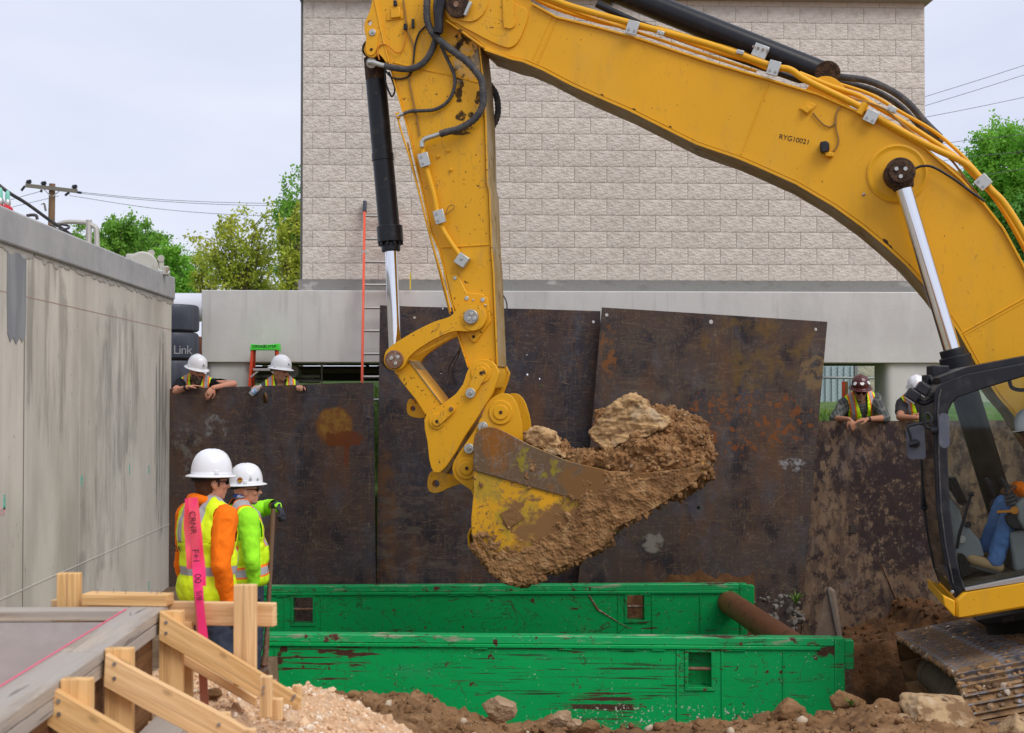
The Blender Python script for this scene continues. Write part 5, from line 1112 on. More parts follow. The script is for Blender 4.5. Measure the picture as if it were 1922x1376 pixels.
hose('rubber_hose', [(1560, 143), (1590, 146), (1630, 152), (1672, 170), (1706, 195), (1735, 228), (1765, 258)], .0, 6.5, m_hose, boom, 12); hose('rubber_hose', [(1570, 152), (1640, 170), (1690, 200), (1730, 240), (1770, 268)], .1, 5.5, m_hose, boom, 12)
hose('wiring_loom', [(1595, 186), (1620, 190), (1660, 205), (1690, 230), (1720, 255), (1752, 278), (1785, 300), (1815, 340), (1848, 385), (1880, 430), (1915, 490)], -.28, 2, m_wire, boom, 6); hose('wiring_loom', [(1590, 180), (1640, 196), (1675, 215), (1705, 248), (1745, 272)], -.26, 1.3, m_orange_wire, boom, 6)
hose('grease_hose', [(1714, 318), (1730, 312), (1752, 314), (1790, 336), (1820, 358), (1848, 378)], -.36, 2.3, m_plastic, boom, 8)
for q in ((1187, 52, 17, 22, 26), (1452, 128, 18, 22, 28), (1635, 219, 28, 24, 24), (1845, 342, 48, 24, 26), (1674, 205, 30, 18, 12), (1240, 62, 17, 14, 8), (1389, 98, 17, 14, 8)): clamp(q[0], q[1], -.35, q[2], boom, q[3], q[4])
hose('saddle', [(1612, 214), (1618, 204), (1625, 194)], -.34, 6.5, m_yels, boom, 8, 2)
# stick cylinder
sc = obj('stick_cylinder', MB().cyl(pw(1085, -45, 0), pw(1545, 139, 0), .112, n=36).cyl(pw(1060, -55, 0), pw(1160, -15, 0), .145, n=36), m_black, ex, bevel=.01)
obj('cylinder_rod', MB().cyl(pw(868, -128, 0), pw(1066, -52, 0), .065, n=24), m_chrome, sc); obj('cylinder_eye', MB().cyl(pw(1553, 138, -.12), pw(1553, 138, .12), .115, n=28), m_grease, sc, bevel=.01)
obj('side_tube', MB().tube([pw(1120, 8, -.13), pw(1200, 45, -.13), pw(1500, 150, -.12), pw(1530, 150, -.08)], .032, n=12), m_black, sc); obj('tube_clamp', MB().beam(pw(1414, 92, -.13), pw(1440, 102, -.13), .12, .05, tuple(v_)), m_zinc, sc, bevel=.004)
for a in (1414, 1423, 1432, 1441): obj('bolt', MB().cyl(pw(a, 87 + (a - 1414) * .33, -.158), pw(a, 87 + (a - 1414) * .33, -.172), .013, n=6), m_steel, sc)
obj('hose_fitting', MB().cyl(pw(1522, 141, 0), pw(1562, 143, 0), .05, n=16), m_zinc, sc, bevel=.006)
bk = pl('cylinder_bracket', closed([(1515, 165), (1535, 146), (1560, 144), (1582, 160), (1600, 190), (1560, 190), (1510, 175)], 3), -.16, .04, m_yel, boom); pl('cylinder_bracket', closed([(1515, 165), (1535, 146), (1560, 144), (1582, 160), (1600, 190), (1560, 190), (1510, 175)], 3), -.16, .04, m_yel, boom, dx=.28)
# boom cylinders
m_gland = M('black_gland', (.010, .011, .014), .5, layers=[Ly((.06, .055, .05), s=6, lo=.5, hi=.75, amt=.5)])
def boomcyl(w, far):
    r_ = .072
    c = obj('boom_cylinder', MB().cyl(pw(1792, 668, w), pw(1800, 700, w), .135, .135, n=36).cyl(pw(1800, 700, w), pw(1880, 960, w), .115, n=36), m_gland, ex, bevel=.012)
    obj('cylinder_rod', MB().cyl(pw(1696, 352, w), pw(1794, 680, w), r_, n=36), m_chrome, c)
    obj('gland', MB().cyl(pw(1786, 655, w), pw(1793, 680, w), .105, n=28), m_gland, c, bevel=.008)
    for k in range(10):
        a = k * .628; q = pw(1793, 676, w); d = (pw(1793, 680, w) - pw(1786, 655, w)).normalized(); x = v_; y = d.cross(x); qq = q + (x * math.cos(a) + y * math.sin(a)) * .118; obj('bolt', MB().cyl(qq - d * .03, qq, .014, n=6), m_gland, c)
    cc = pw(1688, 326, w); obj('rod_eye', MB().cyl(cc - v_ * .10, cc + v_ * .13, .128, n=32).cyl(cc + Vector((.02, 0, -.06)), pw(1697, 356, w), .105, .085, n=20), m_grease, c, bevel=.015)
    obj('retaining_disc', MB().cyl(cc - v_ * .10, cc - v_ * .125, .10, n=28), m_grease, c, bevel=.008)
    for k in range(3):
        a = 2.09 * k + .5; q = cc - v_ * .125 + (u_ * math.cos(a) + ZU * math.sin(a)) * .043; obj('bolt', MB().cyl(q, q - v_ * .012, .017, n=12), m_zinc, c)
    return c
boomcyl(-.43, 0); boomcyl(.40, 1)
# stick
s_l = [(690, -120), (700, -20), (704, 0), (712, 38), (720, 75), (732, 120), (747, 175), (765, 237), (790, 344), (810, 436), (825, 469), (835, 509), (845, 556), (855, 591), (860, 626), (870, 659), (880, 690)]
s_r = [(884, 720), (905, 735), (930, 728), (936, 700), (932, 688), (929, 619), (925, 519), (921, 464), (917, 359), (913, 344), (910, 225), (905, 150), (897, 87), (890, 20), (895, -60), (880, -150), (830, -170), (760, -150)]
m_stk = yellow('stick_paint', .8, 0, [Ly((.035, .02, .012), s=7, lo=.47, hi=.53, det=9, spot=sps(*q), ss=14, sn=2.2, r=.85, amt=.95) for q in ((885, 88, 26, 34), (850, 95, 14, 50), (862, 150, 9, 40), (905, 182, 14, 14), (890, 205, 12, 22), (865, 218, 10, 12), (868, 245, 26, 9))] + [Ly((.55, .45, .30), s=6, lo=.45, hi=.6, det=8, spot=sps(880, 110, 34, 60), sn=1, amt=.55)])
stick = pl('stick', s_l + s_r, -.20, .40, m_stk, bevel=.008)
strip('front_flange', s_l[1:], -.222, .222, -.014, m_yelw, stick); strip('rear_flange', [(932, 688), (929, 619), (925, 519), (921, 464), (917, 359), (913, 344), (910, 225), (905, 150), (898, 87)], -.222, .222, -.014, m_dust_shade, stick)
strip('flange_edge', [(932, 688), (929, 619), (925, 519), (921, 464), (917, 359), (913, 344), (910, 225), (905, 150), (898, 87)], -.226, -.212, -.0145, m_yelw, stick, .002)
for pts in ([(737, 117), (776, 127), (840, 140), (905, 157)], [(828, 465), (860, 463), (921, 459)]): obj('weld_bead', MB().tube([pw(a, b, -.202) for a, b in pts], .007, n=6), m_yels, stick)
pl('upper_ear', closed([(703, -12), (694, 20), (684, 44), (685, 62), (689, 76), (683, 92), (688, 104), (700, 108), (712, 102), (728, 118), (722, 70), (712, 20)], 3), -.215, .035, m_yelw, stick, holes=[(694, 43, 4.5)]); pl('upper_ear', closed([(703, -12), (694, 20), (684, 44), (685, 62), (689, 76), (683, 92), (688, 104), (700, 108), (712, 102), (728, 118), (722, 70), (712, 20)], 3), -.215, .035, m_yelw, stick, dx=.4)
pl('pin_keeper', closed([(692, 56), (704, 56), (709, 64), (707, 90), (700, 103), (690, 102), (686, 92), (688, 64)], 3), -.232, .016, m_yels, stick); disc('washer', 699, 61, -.234, 6.5, .008, m_zinc, stick); disc('bolt', 699, 61, -.242, 3, .012, m_steel, stick, n=6); disc('grease_nipple', 697, 93, -.232, 3, .004, m_grease, stick)
pl('sensor_mount', [(726, 22), (755, 18), (757, 35), (725, 39)], -.212, .012, m_yels, stick); pl('sensor_mount', [(733, 14), (750, 12), (752, 32), (733, 34)], -.235, .025, m_yels, stick, bevel=.008); pl('connector', [(738, 0), (744, 0), (745, 11), (738, 11)], -.25, .03, m_plastic, stick)
for q in ((757, 44, 764, 56), (772, 35, 777, 53)): pl('connector', [(q[0], q[1]), (q[2], q[1]), (q[2], q[3]), (q[0], q[3])], -.24, .03, m_plastic, stick)
hose('wire_loom', [(757, 0), (760, 20), (762, 40), (766, 60), (774, 80), (777, 100), (775, 118), (770, 130), (768, 150), (775, 185), (783, 225), (788, 255)], -.215, 1.6, m_wire, stick, 6); hose('wire_loom', [(760, 56), (761, 75), (755, 95), (745, 99), (735, 92), (725, 84), (715, 84), (708, 95), (712, 112)], -.225, 1.2, m_orange_wire, stick, 6)
hose('black_cable', [(800, 48), (787, 62), (780, 82), (777, 104), (776, 118)], -.22, 1.8, m_plastic, stick, 6); hose('black_cable', [(776, 125), (768, 142), (752, 148), (735, 145), (722, 130), (719, 118)], -.22, 1.8, m_plastic, stick, 6); hose('black_cable', [(722, 125), (723, 150), (729, 170), (736, 181), (741, 168), (736, 150), (730, 135)], -.1, 1.8, m_plastic, stick, 6)
hA = [(806, -25), (802, 0), (801, 23), (803, 43), (812, 62), (829, 79), (850, 96), (871, 111), (890, 130), (903, 149), (907, 170), (907, 193), (899, 213), (884, 229), (861, 242), (841, 247), (826, 252)]
hose('hydraulic_hose', hA[:11], -.30, 6.6, m_hose, stick, 12, corr=1); hose('hydraulic_hose', hA[10:], -.30, 6.6, m_hose, stick, 12, corr=1)
hose('hose_end', [(828, 251), (812, 256), (800, 260), (793, 266), (792, 276)], -.28, 4.6, m_zinc, stick, 10)
hose('hydraulic_hose', [(836, -20), (829, 15), (824, 45), (818, 72), (812, 91), (801, 111), (786, 124), (765, 130), (742, 128), (722, 124)], -.26, 6, m_hose, stick, 12); hose('hose_end', [(724, 124), (712, 121), (700, 117), (691, 117)], -.24, 4.5, m_zinc, stick, 10)
hose('hydraulic_hose', [(822, 60), (828, 85), (836, 104), (845, 122), (853, 143), (853, 163), (846, 183), (833, 197), (815, 206), (793, 208), (771, 209), (758, 213)], -.24, 3.3, m_hose, stick, 10, corr=1); hose('hose_end', [(759, 213), (750, 216), (746, 219)], -.23, 3, m_zinc, stick, 8)
hose('hydraulic_hose', [(905, 140), (918, 158), (929, 174), (934, 192), (934, 214), (927, 233), (914, 250)], .24, 6.2, m_hose, stick, 12, corr=1); hose('hose_wrap', [(838, -25), (830, 0), (824, 28), (824, 50), (822, 62)], -.33, 8.5, m_plastic, stick, 10)
hose('hydraulic_hose', [(822, -15), (818, 10), (820, 40)], -.30, 5, m_hose, stick, 10)
pl('pipe_tee', [(742, 211), (750, 211), (750, 222), (743, 222)], -.24, .04, m_yel, stick)
hose('steel_pipe', [(746, 219), (752, 243), (760, 268), (770, 300), (784, 352), (800, 415), (815, 470), (827, 510), (838, 552), (846, 585)], -.215, 1.8, m_yel, stick, 8); hose('steel_pipe', [(793, 276), (796, 300), (803, 325), (815, 368), (822, 405), (832, 432), (848, 458), (862, 478)], -.25, 5, m_yel, stick, 12)
hose('steel_pipe', [(765, 268), (772, 300), (786, 358), (802, 425), (818, 485), (832, 540), (845, 590)], -.19, 1.6, m_yelw, stick, 8)
clamp(796, 300, -.285, 75, stick, 26, 20); clamp(825, 407, -.285, 75, stick, 26, 20)
obj('pipe_flange', MB().obox(pw(868, 489, -.25), (u_ * .8 - ZU * .55).normalized() * .055, v_ * .045, (u_ * .55 + ZU * .8).normalized() * .055), m_zinc, stick, bevel=.006); disc('bolt', 866, 486, -.295, 3, .01, m_steel, stick, n=8)
hose('tie_wire', [(836, 402), (842, 388), (851, 385), (852, 391), (842, 399), (836, 404)], -.24, .9, m_wire, stick, 5)
for a, b in ((842, 283), (823, 294), (847, 319)): disc('stud_pin', a, b, -.20, 3, .02, m_yels, stick, n=10)
pl('doubler_plate', [(838, 520), (838, 514), (858, 513), (876, 549), (905, 552), (916, 560), (921, 604), (893, 642), (888, 643), (870, 622), (862, 600), (850, 572)], -.222, .02, m_yelw, stick, holes=())
for a, b, r_ in ((854, 522, 3.5), (876, 560, 4.2), (906, 563, 4.2), (888, 563, 2), (911, 573, 2), (889, 632, 3)): disc('bolt', a, b, -.222, r_, .008, m_zinc if b < 600 else m_grease, stick, n=12)
# bucket cylinder
bc = obj('bucket_cylinder', MB().cyl(pw(705, 145, 0), pw(731, 432, 0), .098, .102, n=36), m_black, ex, bevel=.006)
obj('cylinder_head', MB().cyl(pw(702, 108, 0), pw(706, 152, 0), .10, n=32).cyl(pw(697, 92, -.15), pw(697, 92, .15), .09, n=24), m_grease, bc, bevel=.01); obj('cylinder_band', MB().cyl(pw(718, 288, 0), pw(719, 302, 0), .106, n=36), m_black, bc, bevel=.004)
obj('gland', MB().cyl(pw(731, 424, 0), pw(733, 455, 0), .124, n=36).cyl(pw(733, 455, 0), pw(734, 472, 0), .09, n=30), m_black, bc, bevel=.008); obj('cylinder_rod', MB().cyl(pw(734, 468, 0), pw(742, 665, 0), .060, n=36), m_chrome, bc)
for k in range(10):
    a = k * .628; d = (pw(733, 455, 0) - pw(731, 424, 0)).normalized(); y = d.cross(v_); q = pw(733, 455, 0) + (v_ * math.cos(a) + y * math.sin(a)) * .105; obj('bolt', MB().cyl(q, q + d * .03, .015, n=6), m_black, bc)
obj('rod_eye', MB().cyl(pw(741, 675, 0) - v_ * .13, pw(741, 675, 0) + v_ * .13, .10, n=28), m_grease, bc)
obj('hose_flange', MB().cyl(pw(697, 118, -.12), pw(697, 118, -.16), .05, n=16), m_zinc, bc)
# bucket linkage
cur = closed([(722, 666), (727, 656), (742, 644), (780, 621), (815, 604), (845, 594), (858, 580), (870, 570), (890, 568), (906, 576), (913, 594), (908, 610), (895, 620), (875, 622), (850, 622), (818, 635), (785, 655), (767, 671), (758, 688), (744, 695), (730, 692), (721, 681)], 3)
lk = pl('curved_link', cur, -.30, .055, m_yels); pl('curved_link', cur, -.30, .055, m_yels, dx=.545)
obj('link_cross_plate', MB().beam(pw(770, 672, -.24), pw(850, 630, -.24), .02, .02, tuple(v_)), m_yelw, lk)
for px, py, r_, mt in ((741, 675, 17.5, m_rsteel), (885, 595, 14, m_steel)):
    disc('pin', px, py, -.30, r_, .035, mt, lk, bevel=.006)
    for k in range(3):
        a = 2.09 * k + (1.57 if mt is m_steel else -1.4); disc('bolt', px + math.cos(a) * r_ * .42, py - math.sin(a) * r_ * .42, -.335, 3.6, .006, m_zinc, lk, n=14)
disc('seal_ring', 888, 597, -.301, 24, .006, m_yelw, lk)
plk = pl('power_link', [(739, 697), (752, 690), (766, 674), (800, 716), (832, 757), (816, 772), (798, 780), (778, 748), (757, 722)], -.20, .40, m_yelw, bevel=.01)
strip('link_edge', [(768, 676), (800, 718), (830, 758)], -.21, .21, -.012, m_dust_shade, plk); pl('lug', closed([(769, 748), (763, 762), (766, 778), (780, 784), (797, 784), (795, 770), (782, 757)], 3), -.05, .08, m_yelw, plk, holes=[(775, 767, 5)])
cpl = [(909, 674), (895, 676), (885, 681), (876, 699), (869, 721), (856, 739), (833, 757), (802, 775), (796, 788), (797, 806), (802, 829), (805, 860), (809, 878), (814, 887), (827, 887), (838, 875), (856, 848), (872, 819), (893, 788), (909, 763), (914, 755), (925, 737), (934, 712), (937, 699), (930, 685), (922, 677)]
cp = pl('coupler', cpl, -.30, .05, m_yels); pl('coupler_plate', cpl, -.30, .05, m_yels, cp, dx=.55)
for (a, b, c, d, r0, r1) in ((903, 700, 883, 738, 11, 8), (820, 791, 847, 768, 8.5, 7)):
    n_ = Vector((c - a, d - b)).normalized(); t = Vector((-n_.y, n_.x)); pts = []
    for k in range(9): g = math.pi * k / 8; q = Vector((a, b)) - n_ * r0 * math.sin(g) + t * r0 * math.cos(g); pts.append((q.x, q.y))
    for k in range(9): g = math.pi * k / 8; q = Vector((c, d)) + n_ * r1 * math.sin(g) - t * r1 * math.cos(g); pts.append((q.x, q.y))
    pl('pin_keeper', pts, -.336, .022, m_yelw, cp); disc('pin_bore', a, b, -.337, 3.2, .004, m_grease, cp)
    disc('boss', a, b, -.30, r0 * 1.75, .014, m_yels, cp, bevel=.005)
    if d > 750: disc('bolt', c, d, -.336, 4.2, .012, m_rsteel, cp, n=14)
    else: disc('washer', c, d, -.336, 9.5, .006, m_zinc, cp); disc('bolt', c, d, -.342, 4, .014, m_steel, cp, n=6)
obj('coupler_crosstube', MB().cyl(pw(903, 700, -.24), pw(903, 700, .24), .08, n=24).cyl(pw(820, 791, -.24), pw(820, 791, .24), .08, n=24).cyl(pw(855, 790, -.24), pw(855, 790, .24), .10, n=24), m_yelw, cp)
obj('stick_tip', MB().cyl(pw(908, 702, -.235), pw(908, 702, .30), .135, n=36), m_yelw, stick, bevel=.01)
ear = closed([(945, 738), (930, 743), (914, 757), (903, 782), (892, 805), (874, 832), (855, 860), (849, 878), (853, 895), (866, 908), (884, 920), (900, 938), (985, 905), (984, 850), (980, 815), (978, 790), (970, 760), (959, 743)], 3)
cq = pl('bucket_hitch', ear, -.27, .045, m_yels); pl('hitch_plate', ear, -.27, .045, m_yels, cq, dx=.50)
for a, b, r_ in ((940, 774, 23), (876, 879, 21)):
    disc('boss', a, b, -.27, r_, .014, m_yels, cq, bevel=.006); disc('boss_ring', a, b, -.284, r_ * .6, .012, m_yels, cq, bevel=.005); disc('pin_bore', a, b, -.297, 3.4, .004, m_grease, cq)
for a, b in ((907, 801), (881, 842)): disc('washer', a, b, -.275, 9.5, .03, m_zinc, cq); disc('bolt', a, b, -.305, 4.3, .014, m_steel, cq, n=6)
pl('hitch_bar', [(909, 764), (916, 757), (845, 880), (830, 900), (822, 896)], -.05, .1, m_dust_shade, cq)
pl('lift_eye', closed([(808, 886), (802, 905), (806, 922), (822, 925), (842, 916), (868, 908), (880, 915), (893, 925), (890, 905), (860, 895), (838, 890), (822, 884)], 3), -.06, .09, m_yelw, cq, holes=[(818, 908, 7)])
hose('auxiliary_hose', [(868, 628), (866, 650), (852, 672), (842, 690), (843, 708), (852, 722)], .05, 1.8, m_hose, stick, 6); hose('auxiliary_hose', [(866, 640), (860, 668), (850, 690), (850, 705), (856, 722)], .10, 1.5, m_hose, stick, 6); hose('auxiliary_hose', [(940, 548), (950, 565), (951, 582), (944, 600)], .22, 1.4, m_hose, stick, 6)
# bucket
WB = .50
bo = [(888, 879), (888, 833), (891, 816), (902, 805), (917, 801), (934, 804), (953, 813), (993, 835), (1064, 865), (1143, 884), (1210, 888), (1285, 880), (1318, 868)]
bb_ = [(1334, 872), (1302, 907), (1223, 958), (1155, 992), (1143, 1020), (1087, 1050), (1044, 1069), (996, 1088), (973, 1091), (945, 1083), (917, 1060), (897, 1037), (890, 1024), (885, 1004), (884, 975), (889, 918)]
def mudspot(px, py, rx, ry): q = pw(px, py, -WB); l = wm(ex).inverted() @ q; return ((l.x, l.y, l.z), (rx * .0051, .5, ry * .0051))
m_bkt = M('bucket_paint', YEL, .45, layers=[Ly((.46, .26, .02), s=2, lo=.4, hi=.7, amt=.5), Ly((.20, .125, .07), s=(3, 3, 3), band=.02, amt=.7, det=4, dist=1, rot=(0, .6, 0)), Ly((.15, .09, .05), s=16, lo=.60, hi=.66, det=7, amt=.8, r=.8), Ly((.35, .27, .04), s=4, lo=.5, hi=.6, amt=.6),
    Ly(MUD, s=8, lo=.50, hi=.56, det=9, spot=mudspot(1010, 975, 90, 40), sn=1.2, r=.95), Ly(MUD, t='flat', spot=mudspot(1170, 1010, 190, 62), sn=.8, ss=9, r=.95), Ly(MUD, t='flat', spot=mudspot(985, 1082, 130, 46), sn=.7, ss=8, r=.95)], bump=[(20, .002, 5)])
m_wear = M('bucket_wear_steel', (.16, .10, .058), .55, .25, layers=[Ly((.17, .11, .06), s=5, lo=.4, hi=.6, det=9, amt=.7), Ly((.30, .115, .02), s=(9, 9, 2.2), lo=.42, hi=.58, det=8, spot=mudspot(925, 840, 48, 46), sn=.8, r=.7), Ly((.36, .30, .24), s=(9, 9, 9), band=.012, det=5, amt=.5), Ly((.30, .24, .03), s=(7, 7, 7), lo=.56, hi=.62, det=9, spot=mudspot(1010, 870, 60, 26), sn=1), Ly((.28, .25, .22), s=(3, 3, 3), band=.008, det=4, amt=.6), Ly(MUD, t='flat', spot=mudspot(1190, 910, 130, 60), sn=1.4, ss=9, r=.95)], bump=[(18, .003, 6)])
bu = pl('bucket', bo + bb_, -WB, .035, m_bkt); pl('far_side', bo + bb_, -WB, .035, m_bkt, bu, dx=2 * WB - .035)
strip('bucket_shell', [(1334, 872)] + bb_[1:] + [(888, 879), (888, 833)], -WB + .001, WB - .001, -.03, m_wear, bu)
pl('wear_plate', bo + [(1318, 880), (1302, 905), (1223, 950), (1140, 958), (1126, 951), (1075, 936), (1002, 916), (888, 883)], -WB - .018, .017, m_wear, bu)
pl('wear_pad', [(938, 964), (966, 950), (985, 972), (954, 992)], -WB - .012, .011, M('pad_mud', MUD, .95, bump=[(30, .01, 5)]), bu, bevel=.002)
strip('heel_guard', [(886, 992), (881, 1005), (882, 1022), (890, 1036)], -.3, .3, -.02, m_yelw, bu)
for k in range(5):
    w_ = -.42 + k * .21; q = pw(1310, 900, -WB) + v_ * (w_ + WB); d = (pw(1345, 862, -WB) - pw(1300, 905, -WB)).normalized()
    obj('tooth', MB().add([tuple(q + d * a + v_ * b + ZU * c) for a, b, c in ((0, -.05, -.05), (0, .05, -.05), (0, .05, .04), (0, -.05, .04), (.16, -.03, .0), (.16, .03, 0), (.16, .03, .012), (.16, -.03, .012))], [(0, 3, 2, 1), (4, 5, 6, 7), (0, 1, 5, 4), (2, 3, 7, 6), (1, 2, 6, 5), (3, 0, 4, 7)]), m_wear, bu, bevel=.005)
# caked mud on the bucket side: real relief, only where it sticks
gx_, gy_ = np.arange(884, 1336, 1.15), np.arange(800, 1096, 1.15); Xp, Yp, Fq = grid(gx_, gy_)
P = np.array([tuple(pw(a, b, -WB - .019)) for a, b in zip(Xp, Yp)])
f1 = fbm(P, 4, 4, .6); f2 = fbm(P, 14, 4, .62); f3 = fbm(P, 45, 2)
base = np.interp(Xp, [884, 930, 1010, 1070, 1110, 1145, 1336], [1052, 1040, 1014, 968, 925, 893, 872]); dep = (Yp - base) / 40
f4 = fbm(P, 90, 2); h = (.6 * np.clip(dep, -1.5, 1) + f1 * .9 + f2 * .35) * .016 + f2 * .006 + f3 * .005 + f4 * .0025
h = np.where(dep > .3, np.maximum(h, .004 + np.maximum(f2, 0) * .014 + np.abs(f3) * .006 + f4 * .003), h)
poly = np.array(bo + bb_); inside = np.zeros(len(Xp), bool); j = len(poly) - 1
for i in range(len(poly)):
    c_ = ((poly[i, 1] > Yp) != (poly[j, 1] > Yp)) & (Xp < (poly[j, 0] - poly[i, 0]) * (Yp - poly[i, 1]) / (poly[j, 1] - poly[i, 1] + 1e-9) + poly[i, 0]); inside ^= c_; j = i
h = np.where(inside, np.clip(h, -.01, .035), -.01); vv = np.array(tuple(v_)); Pm = P - vv * h[:, None]
keep = (h[Fq] > .0005).any(1); um, inv = np.unique(Fq[keep], return_inverse=True)
m_mud = M('caked_mud', (.31, .162, .066), .96, layers=[Ly((.19, .095, .038), s=5, lo=.42, hi=.62, det=8), Ly((.45, .27, .125), s=9, lo=.52, hi=.7, det=8, amt=.8), Ly((.45, .36, .26), s=40, lo=.71, hi=.74, det=3)], bump=[(60, .006, 6)])
li = np.array(wm(ex).inverted()); Pl = Pm[um] @ li[:3, :3].T + li[:3, 3]
np_mesh('caked_mud', Pl, inv.reshape(-1, 4), m_mud, bu, kind='stuff')
# lumps hanging along the bottom edge
mb = MB(); rs = random.Random(8); pb_ = opencr(bb_[1:13], 6)
for k in range(520):
    a, b = pb_[min(len(pb_) - 1, int(rs.random() ** .8 * len(pb_)))]; w_ = rs.uniform(-WB, WB); q = pw(a + rs.uniform(-3, 3), b + rs.uniform(-4, 5), w_ if rs.random() < .5 else -WB) ; lump(mb, q, .012 + .035 * rs.random() ** 2, rs)
obj('mud_lumps', mb, m_mud, bu, kind='stuff', sm=25)
# soil heaped in the bucket (it would stay behind if the bucket moved away, so it is a thing of its own)
mb = MB()
def blob(px, py, w, rx, ry, rw): c = pw(px, py, w); s_ = .0050; mb.ell(c, (rx * s_, rw, ry * s_), nu=24, nv=16)
for q in ((1255, 860, -.15, 62, 58, .32), (1225, 820, .05, 62, 52, .34), (1290, 870, -.1, 40, 42, .36), (1180, 790, .05, 42, 36, .28), (1275, 815, .0, 42, 36, .34), (1160, 865, -.2, 50, 24, .28), (1120, 868, -.25, 34, 20, .2), (1095, 866, -.28, 26, 16, .2), (1200, 880, -.2, 80, 30, .3), (1250, 905, -.2, 50, 30, .3), (1300, 885, -.2, 32, 28, .3), (1150, 800, .1, 32, 34, .25), (1310, 850, 0, 22, 34, .3), (1150, 900, 0, 120, 30, .42), (1292, 825, -.1, 34, 34, .3), (1240, 800, -.05, 40, 26, .3), (1215, 845, -.3, 44, 36, .16), (1275, 880, -.3, 42, 30, .16), (1010, 855, 0, 60, 30, .4), (1090, 885, 0, 90, 28, .4)): blob(*q)
me = remesh(mb, .0115, 2); V = mesh_co(me); N = mesh_no(me)
V += N * (fbm(V, 3.2, 3) * .045 + fbm(V, 9, 4, .62) * .032 + np.maximum(fbm(V + 3, 17, 3, .6), 0) * .03 + fbm(V + 7, 38, 3, .65) * .012)[:, None]; set_co(me, V)
me.polygons.foreach_set('use_smooth', [True] * len(me.polygons))
hp = bpy.data.objects.new('soil_heap', me); COL.objects.link(hp); me.materials.clear(); me.materials.append(m_mud); props(hp, 'brown soil heaped in the raised excavator bucket', 'soil heap', kind='stuff')
def clod(px, py, w, r, rot, label, mat, seed):
    c = pw(px, py, w); o = rock(px, py, 9, r, label, mat, seed, rot); o.location = c; return o
m_clod = M('pale_clod', (.58, .37, .175), .93, layers=[Ly((.25, .14, .062), s=(6, 6, 16), lo=.46, hi=.58, det=9), Ly((.55, .43, .29), s=5, lo=.52, hi=.68, det=8, amt=.8), Ly((.15, .09, .05), s=12, lo=.64, hi=.7, det=6)], bump=[(16, .025, 8), (80, .005, 4)])
def slab(pts, w, thk, label, mat, seed):
    mbx = MB().prism([pw(a, b, w) for a, b in pts], v_ * thk); me = remesh(mbx, .012, 1); V = mesh_co(me); N = mesh_no(me)
    V += N * (fbm(V + seed, 4, 3, .5) * .022 + fbm(V + seed, 14, 4, .6) * .016 - np.maximum(fbm(V * np.array([.4, .4, 2.2]) + seed, 12, 3, .6), 0) * .02)[:, None]; me.polygons.foreach_set('use_smooth', [True] * len(me.polygons))
    c = pw(pts[0][0], pts[0][1], w); V -= np.array(tuple(c)); set_co(me, V); me.materials.clear(); me.materials.append(mat)
    o = bpy.data.objects.new('soil_clod', me); COL.objects.link(o); o.location = c; props(o, label, 'clod'); return o
slab([(1106, 812), (1122, 790), (1145, 766), (1172, 744), (1190, 740), (1208, 752), (1214, 764), (1236, 776), (1254, 784), (1250, 804), (1222, 810), (1195, 822), (1160, 838), (1138, 844), (1118, 830)], -.40, .36, 'big pale slab of broken soil standing out of the bucket top', m_clod, 2)
slab([(984, 828), (988, 806), (1004, 799), (1022, 808), (1035, 815), (1045, 838), (1062, 862), (1040, 856), (1000, 838)], -.36, .4, 'pale broken clod beside the bucket hitch', m_clod, 7)
slab([(1185, 812), (1210, 800), (1235, 797), (1240, 806), (1215, 822), (1192, 822)], -.44, .1, 'small pale slab stuck on the heap in the bucket', m_clod, 9)
mb = MB(); rs = random.Random(21)
for k in range(1500):
    p = Vector(tuple(V3_)) if False else Vector(tuple(mesh_co(hp.data)[0])) if False else None
    break
HV = mesh_co(hp.data); HN = mesh_no(hp.data); up_ = np.where((HN[:, 2] > -.1))[0]
for k in range(7000):
    i = up_[rs.randrange(len(up_))]; mb.cur = 0 if rs.random() < .93 else 1; lump(mb, HV[i] + HN[i] * .002, .004 + (.028 * rs.random() ** 3.4 if mb.cur == 0 else .008 * rs.random()), rs)
obj('soil_crumbs', mb, [m_mud, M('chalk_crumb', (.48, .36, .24), .9)], kind='stuff', sm=20)

# ------------------------------------------------------------------ tracks
A_ = atD(1684, 1194, 14.2); B_ = atD(1788, 1262, 10.4); ta = (B_ - A_).normalized(); th = Vector((-ta.y, ta.x, 0)).normalized(); th = th if th.x > 0 else -th
ts = (th * math.cos(R(13)) + ZU * math.sin(R(13))).normalized(); ts = (ts - ta * ts.dot(ta)).normalized(); tn = ts.cross(ta).normalized(); tn = tn if tn.z > 0 else -tn
m_shoe = M('muddy_shoe', (.32, .18, .08), .95, layers=[Ly((.12, .075, .045), s=6, lo=.45, hi=.6, det=8), Ly((.34, .24, .15), s=5, lo=.55, hi=.7, det=9), Ly((.05, .045, .045), s=4, lo=.66, hi=.7, r=.5)], bump=[(30, .006, 6)])
m_grs = M('worn_grouser', (.26, .25, .26), .45, .5, layers=[Ly((.06, .055, .06), s=6, lo=.4, hi=.6), Ly((.24, .145, .07), s=7, lo=.48, hi=.56, r=.9, m=0, det=8)])
m_dsteel = M('dark_track_steel', (.022, .020, .018), .7, layers=[Ly((.12, .075, .045), s=5, lo=.55, hi=.7, det=8)])
m_frm = M('dusty_frame', (.18, .14, .10), .9, layers=[Ly((.11, .08, .055), s=5, lo=.45, hi=.65)], bump=[(20, .004, 5)])
LT, RT_ = (B_ - A_).length, .42; PITCHT = .216; SW = .98
shm = MB(); shm.box((0, SW / 2, -.008), (PITCHT - .010, SW, .018)); shm.mat(1)
